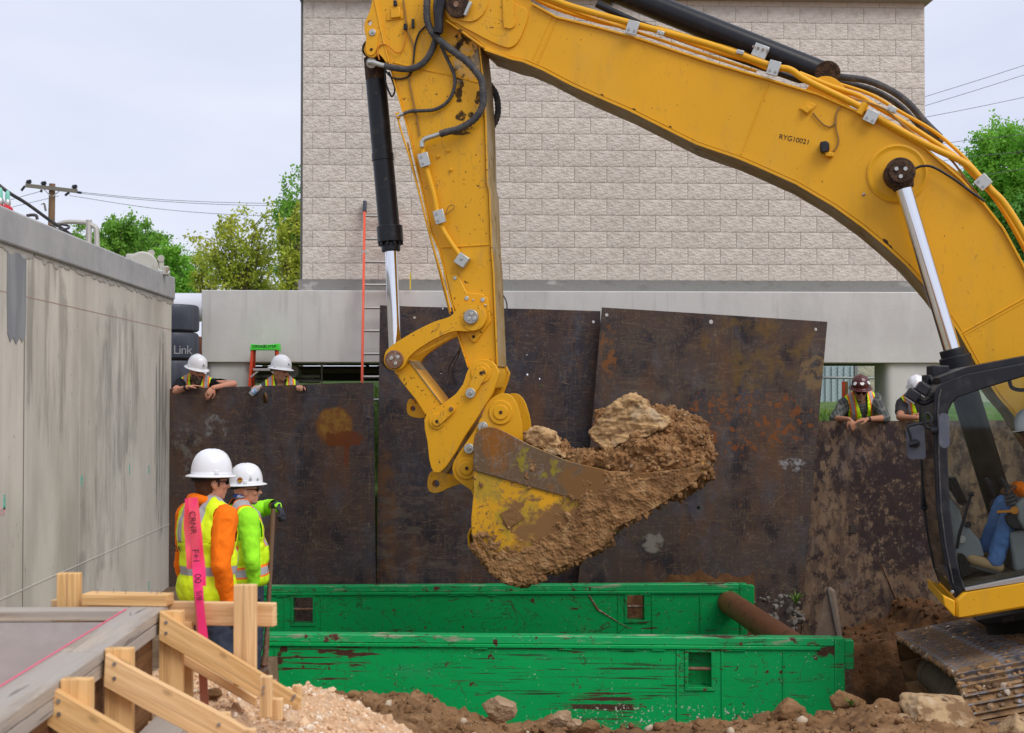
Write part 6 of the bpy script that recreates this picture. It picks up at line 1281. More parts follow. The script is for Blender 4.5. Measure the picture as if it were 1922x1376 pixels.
for gx0 in (-.080, -.010, .060): shm.add([(gx0 - .011, .003, .0011), (gx0 + .011, .003, .0011), (gx0 + .007, .003, .032), (gx0 - .007, .003, .032), (gx0 - .011, SW - .003, .0011), (gx0 + .011, SW - .003, .0011), (gx0 + .007, SW - .003, .032), (gx0 - .007, SW - .003, .032)], [(0, 3, 2, 1), (4, 5, 6, 7), (0, 1, 5, 4), (2, 3, 7, 6), (1, 2, 6, 5), (3, 0, 4, 7)])
shm.mat(1)
for q in ((-.045, .24), (-.045, .36), (.028, .24), (.028, .36)): shm.cyl((q[0], q[1], .001), (q[0], q[1], .018), .016, n=6)
shoe_me = shm.mesh('track_shoe', 0); shoe_me.materials.append(m_shoe); shoe_me.materials.append(m_grs)
def track(off, lbl):
    o0 = A_ + ts * off; per = 2 * LT + 2 * math.pi * RT_; n = round(per / PITCHT)
    root = obj('track', MB().obox(o0 + ta * LT / 2 + ts * .34 - tn * RT_, ta * LT / 2, ts * .12, tn * .16).cyl(o0 + ta * .25 + ts * .24 - tn * (RT_ - .02), o0 + ta * (LT - .35) + ts * .24 - tn * (RT_ + .02), .17, n=24), m_frm, ex, bevel=.02); root['label'] = lbl
    for f in (0, LT): c = o0 + ta * f - tn * RT_; obj('idler_wheel' if f == 0 else 'drive_sprocket', MB().cyl(c + ts * .24, c + ts * .44, RT_ - .09, n=36).cyl(c + ts * .16, c + ts * .52, .13, n=24), m_dsteel, root, bevel=.01)
    for k in range(8): c = o0 + ta * (.45 + k * (LT - .9) / 7) - tn * (RT_ * 2 - .14); obj('roller', MB().cyl(c + ts * .2, c + ts * .48, .09, n=18), m_dsteel, root)
    for k in range(2): c = o0 + ta * (1.2 + k * 1.6) - tn * .16; obj('carrier_roller', MB().cyl(c + ts * .26, c + ts * .42, .07, n=18), m_dsteel, root)
    ch = MB(); inv = wm(ex).inverted()
    for k in range(n):
        s = k * per / n
        if s < LT: P, t = o0 + ta * s, ta; nn_ = tn
        elif s < LT + math.pi * RT_: a = (s - LT) / RT_; nn_ = tn * math.cos(a) + ta * math.sin(a); t = ta * math.cos(a) - tn * math.sin(a); P = o0 + ta * LT - tn * RT_ + nn_ * RT_
        elif s < 2 * LT + math.pi * RT_: P = o0 + ta * (LT - (s - LT - math.pi * RT_)) - tn * 2 * RT_; t, nn_ = -ta, -tn
        else: a = (s - 2 * LT - math.pi * RT_) / RT_; nn_ = -(tn * math.cos(a) + ta * math.sin(a)); t = -(ta * math.cos(a) - tn * math.sin(a)); P = o0 - tn * RT_ + nn_ * RT_
        sh = bpy.data.objects.new('track_shoe', shoe_me); COL.objects.link(sh); sh.parent = root
        y = ts; x = t; z = nn_; 
        if x.cross(y).dot(z) < 0: x = -x
        jit = Matrix.Rotation(random.uniform(-.025, .025), 4, 'Y')
        Mt = inv @ (Matrix.Translation(P + nn_ * random.uniform(-.004, .004)) @ Matrix((x, y, z)).transposed().to_4x4() @ jit); sh.location = Mt.to_translation(); sh.rotation_euler = Mt.to_euler()
        ch.obox(P + ts * .34 - nn_ * .065, x * PITCHT * .42, ts * .09, nn_ * .045)
    obj('chain_links', ch, m_dsteel, root, kind='stuff')
    return root
track(0, 'muddy track on the camera side'); track(2.6, 'far side track')
mb = MB(); rs = random.Random(31)
for k in range(3600):
    s = rs.uniform(0, LT + .5); w_ = rs.random(); 
    if s < LT: P = A_ + ta * s; nn_ = tn
    else: a = (s - LT) / RT_; nn_ = tn * math.cos(a) + ta * math.sin(a); P = A_ + ta * LT - tn * RT_ + nn_ * RT_
    edge_ = rs.random() < .25; q = P + ts * (.005 if edge_ else w_ * SW) + nn_ * (-.01 if edge_ else .006); mb.cur = 0 if rs.random() < .93 else 1; lump(mb, q, .008 + .028 * rs.random() ** 3, rs)
obj('track_mud', mb, [m_shoe, M('pale_crumb', (.45, .37, .28), .9)], kind='stuff', sm=60)

# ------------------------------------------------------------------ cab and upper body
WC, WF = -1.65, -.70
def glassmat(name, tint, refl=.12):
    m = bpy.data.materials.new(name); m.use_nodes = True; t = m.node_tree; t.nodes.clear()
    o = t.nodes.new('ShaderNodeOutputMaterial'); tr = t.nodes.new('ShaderNodeBsdfTransparent'); gl = t.nodes.new('ShaderNodeBsdfGlossy'); mxx = t.nodes.new('ShaderNodeMixShader'); fr = t.nodes.new('ShaderNodeLayerWeight'); mm = t.nodes.new('ShaderNodeMath')
    tr.inputs[0].default_value = (*tint, 1); gl.inputs['Roughness'].default_value = .03; fr.inputs[0].default_value = .25; mm.operation = 'MULTIPLY_ADD'; mm.inputs[1].default_value = .8; mm.inputs[2].default_value = refl
    t.links.new(fr.outputs['Fresnel'], mm.inputs[0]); t.links.new(mm.outputs[0], mxx.inputs[0]); t.links.new(tr.outputs[0], mxx.inputs[1]); t.links.new(gl.outputs[0], mxx.inputs[2]); t.links.new(mxx.outputs[0], o.inputs[0]); return m
m_glass = glassmat('tinted_glass', (.93, .97, .965), .0)
c_front = [(1793, 1124), (1781, 1093), (1767, 1023), (1758, 953), (1754, 860), (1752, 778), (1754, 742), (1758, 728), (1766, 720)]
c_out = c_front + [(1817, 701), (1922, 681), (2100, 648), (2170, 660), (2185, 1050)] + [(1922, 1095), (1809, 1111)]
c_in = [(1811, 1103), (1803, 1081), (1792, 1023), (1783, 953), (1779, 860), (1778, 790), (1781, 770), (1788, 756), (1800, 745), (1829, 735), (1922, 707), (2080, 668), (2095, 680), (2100, 1046), (1922, 1081)]
P = [pw(x, y, WC) for x, y in c_out]; H = [pw(x, y, WC) for x, y in c_in]
cab = obj('cab', MB().prism(P, v_ * .07, [H]), m_plastic, ex, bevel=.012, seg=3)
m_int = M('cab_interior_grey', (.26, .27, .275), .6, layers=[Ly((.24, .20, .16), s=6, lo=.5, hi=.75, amt=.6, det=8)])
obj('far_frame', MB().prism([q + v_ * (WF - WC) for q in P], v_ * .05, [[q + v_ * (WF - WC) for q in H]]), m_plastic, cab, bevel=.01)
obj('door_glass', MB().prism([pw(x, y, WC + .035) for x, y in c_in], v_ * .005), m_glass, cab, sm=0); obj('far_glass', MB().prism([q + v_ * (WF - WC + .03) for q in H], v_ * .005), m_glass, cab, sm=0)
strip('windshield', c_front[1:-1], WC + .08, WF - .01, -.006, m_glass, cab, 0); strip('windshield_frame', c_front, WC + .071, WC + .11, -.03, m_plastic, cab); strip('windshield_frame', c_front, WF - .06, WF - .001, -.03, m_plastic, cab)
strip('front_header', c_front[-4:], WC + .072, WF - .002, -.05, m_plastic, cab); strip('front_sill', c_front[:2], WC + .072, WF - .002, -.06, m_plastic, cab)
strip('door_seal', [(q[0] + 7, q[1] + 3) for q in c_front[1:-1]], WC - .012, WC - .001, -.012, m_hose, cab, .003)
strip('roof_panel', [(1766, 720), (1817, 701), (1922, 681), (2100, 648)], WC + .072, WF - .002, .05, m_plastic, cab)
obj('sun_visor', MB().prism([pw(x, y, WC + .2) for x, y in ((1785, 742), (1828, 729), (1832, 735), (1792, 748))], v_ * .6), m_plastic, cab, bevel=.01); obj('grab_loop', MB().tube(crom([pw(x, y, WC + .3) for x, y in ((1894, 712), (1900, 728), (1922, 732), (1945, 722))]), .016), m_plastic, cab)
base_pts = [(1770, 1118), (1793, 1128), (1809, 1114), (1922, 1098), (2190, 1052), (2190, 1095), (1922, 1143), (1821, 1160), (1793, 1159), (1772, 1137)]
pl('cab_base', [(1793, 1128), (1809, 1113), (2190, 1050), (2190, 1095), (1821, 1160), (1793, 1159)], WC - .06, 1.02, m_yel, bevel=.02, seg=3); pl('base_nose', [(1770, 1118), (1792.6, 1128), (1792.6, 1159), (1772, 1137)], WC - .06, 1.02, m_yel, bevel=.008); obj('panel_gap', MB().beam(pw(1815, 1113, WC - .041), pw(1821, 1159, WC - .041), .004, .004), m_dark, ex)
pl('door_sill', [(1811, 1104), (1922, 1082), (2180, 1035), (2180, 1048), (1922, 1093), (1812, 1110)], WC - .045, .05, m_alu, cab, bevel=.004); obj('cab_floor', MB().prism([pw(x, y, WC + .08) for x, y in ((1806, 1098), (2160, 1033), (2165, 1048), (1812, 1112))], v_ * .85), m_frm, cab)
obj('front_shell', MB().prism([pw(x, y, WC - .0) for x, y in ((1771, 1062), (1781, 1093), (1793, 1122), (1808, 1106), (1800, 1070))], v_ * .001 + v_ * .02), m_plastic, cab)
disc('bolt', 1787, 1111, WC, 3.5, .02, m_steel, cab, n=12)
m_scr = M('dark_screen', (.008, .012, .014), .12)
pl('monitor', [(1781, 897), (1794, 895), (1817, 943), (1806, 950), (1782, 912)], WC + .25, .20, m_plastic, cab, bevel=.008); pl('monitor_screen', [(1784, 898), (1793, 897), (1813, 940), (1805, 945)], WC + .24, .008, m_scr, cab)
pl('front_console', [(1778, 925), (1802, 955), (1806, 975), (1840, 1015), (1850, 1045), (1815, 1055), (1800, 1090), (1788, 1010)], WC + .32, .5, m_int, cab, bevel=.03, seg=3); disc('console_vent', 1806, 1013, WC + .318, 7.5, .01, m_steel, cab); disc('console_knob', 1817, 984, WC + .318, 6, .02, m_plastic, cab)
obj('pedal_lever', MB().tube([pw(1796, 1030, WC + .2), pw(1800, 1005, WC + .2), pw(1822, 930, WC + .2)], [.013, .013, .011], n=10).cyl(pw(1818, 927, WC + .2), pw(1828, 928, WC + .2), .018, n=12), m_plastic, cab)
pl('pedal', [(1802, 1040), (1812, 1042), (1826, 1076), (1806, 1088), (1798, 1062)], WC + .22, .3, m_dsteel, cab, bevel=.01)
pl('seat_base', [(1895, 1000), (1960, 985), (1980, 1060), (1905, 1075)], WC + .25, .45, m_int, cab, bevel=.02); pl('seat_cushion', closed([(1896, 960), (1990, 940), (2010, 975), (1960, 990), (1900, 992)], 3), WC + .2, .5, m_plastic, cab, bevel=.02); pl('seat_back', closed([(1985, 760), (2020, 755), (2030, 960), (1985, 975)], 3), WC + .2, .5, m_plastic, cab, bevel=.03); pl('head_rest', closed([(1985, 700), (1978, 730), (1990, 752), (2015, 750), (2020, 715)], 3), WC + .3, .3, m_plastic, cab)
pl('arm_console', [(1906, 948), (1922, 935), (1990, 915), (2000, 965), (1960, 995), (1922, 995), (1911, 975)], WC + .18, .16, m_int, cab, bevel=.02, seg=3)
obj('armrest_lever', MB().beam(pw(1871, 961, WC + .165), pw(1905, 959, WC + .165), .02, .024, tuple(v_)).cyl(pw(1904, 958, WC + .17), pw(1904, 958, WC + .15), rad(1904, 958, WC, 7.5), n=20), m_orange_wire, cab, bevel=.003)
js = obj('joystick', MB().lathe([(.0, 0), (.055, .0), (.042, .018), (.052, .03), (.038, .048), (.046, .06), (.032, .078), (.038, .09), (.02, .105), (.018, .13), (0, .13)], pw(1900, 945, WC + .27), (-.35, -.0, 1), n=20), m_hose, cab); obj('grip', MB().tube([pw(1893, 918, WC + .27), pw(1884, 905, WC + .27), pw(1878, 897, WC + .27)], [.022, .024, .018], n=12), m_plastic, js)
js = obj('joystick', MB().lathe([(.0, 0), (.055, .0), (.042, .018), (.052, .03), (.038, .048), (.046, .06), (.02, .09), (0, .09)], pw(1872, 958, WF - .25), (-.35, 0, 1), n=20), m_hose, cab); obj('grip', MB().tube([pw(1867, 930, WF - .25), pw(1857, 908, WF - .25), pw(1850, 898, WF - .25)], [.022, .026, .018], n=12), m_plastic, js)
# mirrors, lamps, brackets
def rrect(x0, y0, x1, y1, r, lean=0):
    o = []
    for cx0, cy0, a0 in ((x1 - r, y0 + r, -90), (x1 - r, y1 - r, 0), (x0 + r, y1 - r, 90), (x0 + r, y0 + r, 180)):
        for k in range(5): t = R(a0 + k * 22.5); y = cy0 + r * math.sin(t); o.append((cx0 + r * math.cos(t) + lean * (y - y0) / (y1 - y0), y))
    return o
mi = pl('mirror', rrect(1701, 799, 1735, 862, 6, 3), WC + .05, .06, m_mirror, cab, bevel=.02, seg=3); disc('swivel', 1718, 832, WC + .05, 8, .03, m_plastic, mi); obj('mirror_arm', MB().tube(crom([pw(x, y, WC) for x, y in ((1712, 834), (1708, 815), (1704, 802), (1712, 798), (1735, 794), (1752, 790))], 4), .012), m_plastic, mi); obj('clamp_knob', MB().cyl(pw(1706, 835, WC), pw(1722, 831, WC), .022, n=14), m_plastic, mi)
mi = pl('mirror', rrect(1762, 776, 1782, 841, 9, 1), WC - .20, .07, m_mirror, cab, bevel=.025, seg=3); obj('mirror_arm', MB().tube(crom([pw(x, y, WC - .1) for x, y in ((1764, 808), (1752, 809), (1747, 800), (1748, 785), (1742, 776), (1736, 780), (1737, 800), (1750, 805))], 4), .012).cyl(pw(1749, 809, WC - .12), pw(1763, 808, WC - .14), .030, n=16), m_plastic, mi, bevel=.004)
for x, y, a in ((1732, 730, 30), (1713, 742, 25)):
    c = pw(x, y, WC + .1); r0 = Matrix.Rotation(R(35), 3, v_); X = r0 @ u_; Z = r0 @ ZU
    wl_ = obj('work_lamp', MB().obox(c, X * .052, v_ * .055, Z * .046), m_plastic, cab, bevel=.018, seg=3); obj('lamp_glass', MB().obox(c - Z * .048, X * .044, v_ * .045, Z * .004), m_alu, wl_)
    for k in (-1, 0, 1): obj('cooling_rib', MB().obox(c + X * .025 * k + Z * .046, X * .004, v_ * .05, Z * .008), m_plastic, wl_)
obj('lamp_bracket', MB().beam(pw(1738, 738, WC + .1), pw(1758, 742, WC + .1), .05, .04).tube(crom([pw(x, y, WC + .12) for x, y in ((1722, 752), (1735, 757), (1748, 750), (1756, 740))], 4), .022), m_plastic, cab, bevel=.006)
pl('pillar_lamp', rrect(1736, 758, 1750, 790, 3), WF - .3, .2, m_plastic, cab, bevel=.01)
obj('washer_hose', MB().tube(crom([pw(x, y, WC + .4) for x, y in ((1745, 705), (1752, 716), (1764, 715), (1776, 716))], 4), .012), m_hose, cab); disc('roof_bolt', 1787, 706, WC + .2, 3.5, .03, m_zinc, cab); obj('valve_block', MB().box(pw(1760, 700, -.9), (.14, .16, .12)).box(pw(1748, 715, -.9), (.12, .14, .10)), m_plastic, ex, bevel=.01)
obj('wiper_arm', MB().tube([pw(1731, 862, WF), pw(1733, 900, WF), pw(1731, 955, WF)], .012, n=8).tube([pw(1731, 955, WF), pw(1748, 953, WF)], .016, n=8), m_plastic, cab)
# body behind the cab, outside the frame
pl('engine_house', [(2190, 780), (2900, 640), (2960, 1000), (2190, 1120)], -1.55, 3.0, m_yel, bevel=.06, seg=3); pl('turntable_deck', [(1830, 1165), (2190, 1100), (2960, 1000), (2960, 1040), (2200, 1140), (1850, 1175)], -.6, 2.0, m_dsteel, bevel=.02)
pl('counterweight', closed([(2960, 640), (3150, 640), (3200, 800), (3150, 1000), (2960, 1020)], 3), -1.5, 2.9, m_yel, bevel=.06)
obj('swing_column', MB().cyl(A_ + ts * 1.2 + ta * LT / 2 - tn * .6, A_ + ts * 1.2 + ta * LT / 2 + tn * .35, .6, n=32), m_dsteel, ex); obj('car_body', MB().obox(A_ + ts * 1.35 + ta * LT / 2 - tn * .35, ta * .7, ts * .75, tn * .2), m_dsteel, ex, bevel=.03)
# ------------------------------------------------------------------ people
def skinmat(n, c): return M(n, c, .5, layers=[Ly((c[0] * 1.1, c[1] * .75, c[2] * .7), s=12, lo=.45, hi=.7, amt=.5), Ly(tuple(v * .8 for v in c), s=30, lo=.5, hi=.7, amt=.4)], bump=[(90, .0008, 3)])
m_sk1 = skinmat('skin_ruddy', (.64, .31, .20)); m_sk2 = skinmat('skin_tan', (.56, .29, .18)); m_sk3 = skinmat('skin_brown', (.42, .20, .115)); m_sk4 = skinmat('skin_dark', (.20, .085, .045))
def cloth(n, c, wr=.006, extra=()): return M(n, c, .85, layers=[Ly(tuple(v * .78 for v in c), s=4, lo=.45, hi=.7, amt=.6)] + list(extra), bump=[((9, 9, 5), wr * 1.6, 4), (30, wr * .35, 3)], spec=.2)
m_tblk = cloth('black_tshirt', (.015, .015, .019)); m_tgry = cloth('grey_tshirt', (.10, .10, .115)); m_tdk = cloth('charcoal_tshirt', (.055, .05, .055)); m_org = cloth('hi_vis_orange', (1.0, .20, .008)); m_lime = cloth('hi_vis_lime_sleeve', (.36, .92, .03)); m_jean = cloth('blue_denim', (.13, .25, .52), .008, [Ly((.24, .38, .66), s=(6, 6, 2), lo=.5, hi=.7, amt=.7)]); m_djean = cloth('dark_trousers', (.045, .055, .08)); m_boot = M('tan_suede', (.52, .33, .17), .85, bump=[(20, .003, 4)]); m_bootd = M('brown_leather', (.10, .06, .035), .7); m_sole = M('boot_sole', (.10, .09, .085), .8)
m_plaid = cloth('grey_plaid_shirt', (.10, .105, .10), .006, [Ly((.035, .04, .04), t='wave', s=(7, 7, 0.01), bd='X', dist=.3, lo=.6, hi=.8, amt=.7), Ly((.22, .22, .20), t='wave', s=(.01, .01, 8), bd='Z', dist=.3, lo=.75, hi=.9, amt=.5)])
m_hatw = M('white_hard_hat', (.80, .81, .84), .25, coat=.3, layers=[Ly((.55, .50, .44), s=9, lo=.66, hi=.75, amt=.4)]); m_hatm = M('maroon_hard_hat', (.085, .018, .018), .25, coat=.4); m_hair = M('brown_hair', (.075, .028, .012), .7, bump=[((60, 60, 12), .004, 3)]); m_hairk = M('black_hair', (.012, .01, .009), .7, bump=[((60, 60, 12), .004, 3)]); m_beard = M('grizzled_beard', (.085, .06, .045), .9, layers=[Ly((.24, .21, .18), s=(50, 50, 14), lo=.5, hi=.65, amt=.6)], bump=[((50, 50, 14), .008, 3)]); m_gbeard = M('grey_goatee', (.30, .28, .26), .9, bump=[((50, 50, 14), .006, 3)]); m_lens = M('dark_lens', (.01, .01, .012), .08); m_glove = cloth('grey_work_glove', (.05, .052, .065)); m_strap = M('black_strap', (.012, .012, .013), .6); m_band = cloth('blue_bandana', (.55, .60, .72), .006, [Ly((.03, .08, .35), s=30, lo=.47, hi=.53, det=2)]); m_eye = M('eye', (.6, .58, .55), .2, layers=[Ly((.02, .015, .01), t='flat')])
def vestmat(name, base, bands):
    """bands: (axis 0 x / 1 y / 2 z / 3 |x|, lo, hi, colour[, axis2, lo2, hi2]) in the vest's own frame"""
    m = bpy.data.materials.new(name); m.use_nodes = True; t = m.node_tree; b = t.nodes['Principled BSDF']; K = t.links.new
    tcn = t.nodes.new('ShaderNodeTexCoord'); sp_ = t.nodes.new('ShaderNodeSeparateXYZ'); K(tcn.outputs['Object'], sp_.inputs[0])
    ab = t.nodes.new('ShaderNodeMath'); ab.operation = 'ABSOLUTE'; K(sp_.outputs[0], ab.inputs[0]); S = [sp_.outputs[0], sp_.outputs[1], sp_.outputs[2], ab.outputs[0]]
    c = t.nodes.new('ShaderNodeRGB'); c.outputs[0].default_value = (*base, 1); cur = c.outputs[0]
    def between(s, lo, hi):
        a = t.nodes.new('ShaderNodeMath'); a.operation = 'COMPARE'; K(s, a.inputs[0]); a.inputs[1].default_value = (lo + hi) / 2; a.inputs[2].default_value = (hi - lo) / 2; return a.outputs[0]
    for bd in bands:
        k = between(S[bd[0]], bd[1], bd[2])
        if len(bd) > 4:
            q = t.nodes.new('ShaderNodeMath'); q.operation = 'MULTIPLY'; K(k, q.inputs[0]); K(between(S[bd[4]], bd[5], bd[6]), q.inputs[1]); k = q.outputs[0]
        mx_ = t.nodes.new('ShaderNodeMix'); mx_.data_type = 'RGBA'; K(k, mx_.inputs[0]); K(cur, mx_.inputs[6]); mx_.inputs[7].default_value = (*bd[3], 1); cur = mx_.outputs[2]
    n = t.nodes.new('ShaderNodeTexNoise'); n.inputs['Scale'].default_value = 9; n.inputs['Detail'].default_value = 4; K(tcn.outputs['Object'], n.inputs['Vector']); bn = t.nodes.new('ShaderNodeBump'); bn.inputs['Distance'].default_value = .012; bn.inputs['Strength'].default_value = .8; K(n.outputs[0], bn.inputs['Height']); K(bn.outputs[0], b.inputs['Normal'])
    K(cur, b.inputs['Base Color']); b.inputs['Roughness'].default_value = .7; return m
LIM, OG, SV, DK = (.66, .98, .005), (1.0, .20, .01), (.40, .38, .40), (.03, .03, .035)
v_w1 = vestmat('vest_w1', (.74, .92, .004), [(3, .085, .15, SV, 1, -.02, .3), (3, .05, .11, SV, 2, -.22, .2), (2, -.42, -.365, SV)])
v_w2 = vestmat('vest_w2', (.66, .98, .005), [(3, .06, .155, OG, 2, -.30, .2), (3, .075, .14, SV, 2, -.30, .2), (2, -.52, -.43, OG), (2, -.505, -.45, SV)])
v_b = vestmat('vest_b', (.66, .98, .005), [(3, .085, .155, OG, 2, -.34, .2), (3, .102, .138, SV, 2, -.34, .2), (2, -.50, -.44, SV)])
v_bd = vestmat('vest_bd', (.66, .98, .005), [(3, .085, .155, OG, 2, -.34, .2), (3, .102, .138, SV, 2, -.34, .2), (2, -.17, -.13, DK, 3, .05, .2)])
def hand(mb, w, d, nrm, side, curl=.4, s=1.0, spread=.10):
    """palm, four unequal fingers and a thumb from wrist w along d; nrm = back of the hand; side = +1 when the thumb lies on nrm x d"""
    d = d.normalized(); nrm = (nrm - d * nrm.dot(d)).normalized(); t = nrm.cross(d) * side
    rot = Matrix((t, d, nrm)).transposed()
    mb.ell(w + d * .048 * s, (.041 * s, .056 * s, .017 * s), rot, 14, 10)
    for k, (off, L_) in enumerate(((.030, .080), (.010, .088), (-.011, .082), (-.030, .064))):
        p = w + d * (.088 - abs(k - 1) * .004) * s + t * off * s; a = -.12 - .04 * k; dirv = (d + t * off * spread * 18 * .3).normalized()
        for j, f in enumerate((.48, .30, .24)):
            a -= 0 if j == 0 and curl < .1 else curl * (.55, 1.0, .8)[j] * (1 + .12 * k); v = dirv * math.cos(a) + nrm * math.sin(a); q = p + v * L_ * f * s; mb.rcone(p, q, (.0098 - .001 * j) * s, (.0090 - .001 * j) * s, 8); p = q
    p = w + d * .025 * s + t * .030 * s; v = (t * .8 + d * .75 - nrm * .25).normalized(); q = p + v * .040 * s; mb.rcone(p, q, .014 * s, .012 * s, 8); v = (t * .25 + d * 1.0 - nrm * (.3 + curl * .5)).normalized(); r_ = q + v * .034 * s; mb.rcone(q, r_, .0115 * s, .010 * s, 8); v = (d * 1.0 - t * .1 - nrm * (.4 + curl * .6)).normalized(); mb.rcone(r_, r_ + v * .026 * s, .010 * s, .008 * s, 8)
def azv(a): a = R(a) + YAW; return Vector((math.sin(a), math.cos(a), 0))   # a: 0 = away from camera, 90 = to the right
def frame(o, fwd, up): up = up.normalized(); r_ = fwd.cross(up).normalized(); f = up.cross(r_); return Matrix.Translation(o) @ Matrix((r_, f, up)).transposed().to_4x4()
def put(name, me, mats, root, Mt=None, solid=0, sm=60):
    """mesh in world coordinates -> child of root, with its own frame Mt"""
    Mt = Mt if Mt is not None else wm(root); me.transform(Mt.inverted()); o = bpy.data.objects.new(name, me); COL.objects.link(o); o.parent = root
    l = wm(root).inverted() @ Mt; o.location = l.to_translation(); o.rotation_euler = l.to_euler(); me.materials.clear()
    for m in (mats if isinstance(mats, list) else [mats]): me.materials.append(m)
    me.polygons.foreach_set('use_smooth', [True] * len(me.polygons))
    if solid: s_ = o.modifiers.new('solid', 'SOLIDIFY'); s_.thickness = solid; s_.offset = 1
    return o
def wrinkle(me, a, seed, s=9):
    V = mesh_co(me); N = mesh_no(me); n = 1 - np.abs(fbm(V * np.array([1, 1, .8]) + seed, s, 3, .55)) * 2; set_co(me, V + N * (n * a)[:, None]); return me
def person(label, loc, neck, hip, chest, head_c, face, tilt, arms, legs, skin, shirt, sleeve, vest, hat, trousers=None, boots=None, hair=None, beard=None, shades=None, gloves=(), vneck=.0, hood=0, roll=0, hk=.95, girth=1.0, group=None, headup=None, shirt_hem=-.5, voxel=.0075, hands=True):
    root = thing('person', label, 'person', loc, group=group)
    f = chest; T = frame(neck, f, neck - hip); T3 = T.to_3x3(); TP = lambda x, y, z: T @ Vector((x, y, z))
    hu = (headup or Vector((0, 0, 1))); hf = (face.normalized() + Vector((0, 0, tilt))).normalized(); H = frame(head_c, hf, hu - hf * hu.dot(hf)); H3 = H.to_3x3(); HP = lambda x, y, z: H @ (Vector((x, y, z)) * hk)
    mb = MB(); E = lambda m_, c, r_: m_.ell(T @ Vector(c), r_, T3)
    def torso(m_, g, full=True):
        k = girth
        E(m_, (0, .0, -.17), (.168 * k + g, .108 * k + g, .20 + g)); E(m_, (0, .012 * k, -.35), (.150 * k + g, .115 * k + g, .18 + g)); E(m_, (0, 0, -.50), (.158 * k + g, .112 * k + g, .13 + g)); m_.rcone(TP(-.135, 0, -.068), TP(.135, 0, -.068), .062 + g, .062 + g)
        m_.rcone(TP(-.10, -.01, -.03), TP(-.02, -.005, .015), .05 + g, .05 + g); m_.rcone(TP(.10, -.01, -.03), TP(.02, -.005, .015), .05 + g, .05 + g)
    torso(mb, 0)
    h_ = MB(); h_.ell(HP(0, -.008, .02), (.077 * hk, .098 * hk, .108 * hk), H3, 20, 14); h_.ell(HP(0, .022, -.045), (.058 * hk, .066 * hk, .070 * hk), H3, 18, 12); h_.ell(HP(0, .060, -.088), (.030 * hk, .026 * hk, .022 * hk), H3)
    h_.ell(HP(0, .075, .022), (.058 * hk, .022 * hk, .014 * hk), H3); h_.rcone(HP(0, .088, .010), HP(0, .108, -.022), .010, .015, 10); h_.ell(HP(-.014, .096, -.026), (.011, .012, .009), H3); h_.ell(HP(.014, .096, -.026), (.011, .012, .009), H3)
    h_.ell(HP(0, .083, -.052), (.026 * hk, .014 * hk, .008 * hk), H3); h_.ell(HP(0, .081, -.066), (.024 * hk, .014 * hk, .009 * hk), H3)
    for s_ in (-1, 1): h_.ell(HP(s_ * .043, .062, -.020), (.022 * hk, .024 * hk, .022 * hk), H3); h_.ell(HP(s_ * .080, -.004, -.012), (.009 * hk, .019 * hk, .032 * hk), H3); h_.ell(HP(s_ * .086, -.012, -.006), (.006 * hk, .018 * hk, .022 * hk), H3)
    mb.v += []; mb.add(h_.v, h_.f); mb.rcone(neck - Vector((0, 0, .02)), HP(0, -.015, -.05), .060, .056)
    sl = MB(); gl_m = {'R': MB(), 'L': MB()}; torso(sl, .012)
    for s_, key in ((1, 'R'), (-1, 'L')):
        el, wr, hd, hn, cu = arms[key]; sh = TP(s_ * .165 * (.5 + .5 * girth), 0, -.065)
        mb.rcone(sh, el, .056 * girth, .043); mb.rcone(el, wr, .044, .027)
        M_ = gl_m[key] if key in gloves else mb
        if hands: hand(M_, wr, hd, hn, -s_, cu)
        if key in gloves: M_.rcone(wr - (wr - el).normalized() * .05, wr, .038, .034)
        sl.rcone(sh, sh.lerp(el, min(1, sleeve * 2)), .072 * girth, .072 * girth + (.058 - .072 * girth) * min(1, sleeve * 2))
        if sleeve > .5: sl.rcone(el, el.lerp(wr, (sleeve - .5) * 2), .060, .046)
    tr = MB(); bt = MB(); E(tr, (0, 0, -.50), (.168 * girth, .122 * girth, .12))
    for s_, key in ((1, 'R'), (-1, 'L')):
        hp_ = TP(s_ * .088, 0, -.52); kn, an, toe = legs[key]
        mb.rcone(hp_, kn, .082, .055); mb.rcone(kn, an, .056, .038); mb.rcone(an, toe, .036, .03)
        tr.rcone(hp_, kn, .100, .072); tr.rcone(kn, an + Vector((0, 0, .02)), .072, .062); fd = (toe - an); fd.z = 0; fd.normalize()
        bt.rcone(an + Vector((0, 0, .03)), an - Vector((0, 0, .02)), .054, .052); bt.rcone(an - Vector((0, 0, .035)) - fd * .03, toe - fd * .04, .042, .045); bt.ell(toe - fd * .03 + Vector((0, 0, .004)), (.05, .05, .036))
    me = remesh(mb, voxel, 2); put('body', me, skin, root)
    c_ = remesh(sl, .010, 3); wrinkle(c_, .006, 3); bm = bmesh.new(); bm.from_mesh(c_); Ti = T.inverted()
    kill = [fc for fc in bm.faces if (Ti @ fc.calc_center_median()).z > .045 or ((Ti @ fc.calc_center_median()).y > .02 and (Ti @ fc.calc_center_median()).z > -.03 and abs((Ti @ fc.calc_center_median()).x) < .045)]; bmesh.ops.delete(bm, geom=kill, context='FACES'); bm.to_mesh(c_); bm.free(); put('shirt', c_, shirt, root, T)
    if trousers: c_ = remesh(tr, .011, 3); wrinkle(c_, .008, 5); put('trousers', c_, trousers, root)
    if boots:
        c_ = remesh(bt, .009, 2); bo_ = put('boots', c_, boots, root)
    for g_ in gl_m.values():
        if g_.v: put('glove', remesh(g_, .006, 2), m_glove, root)
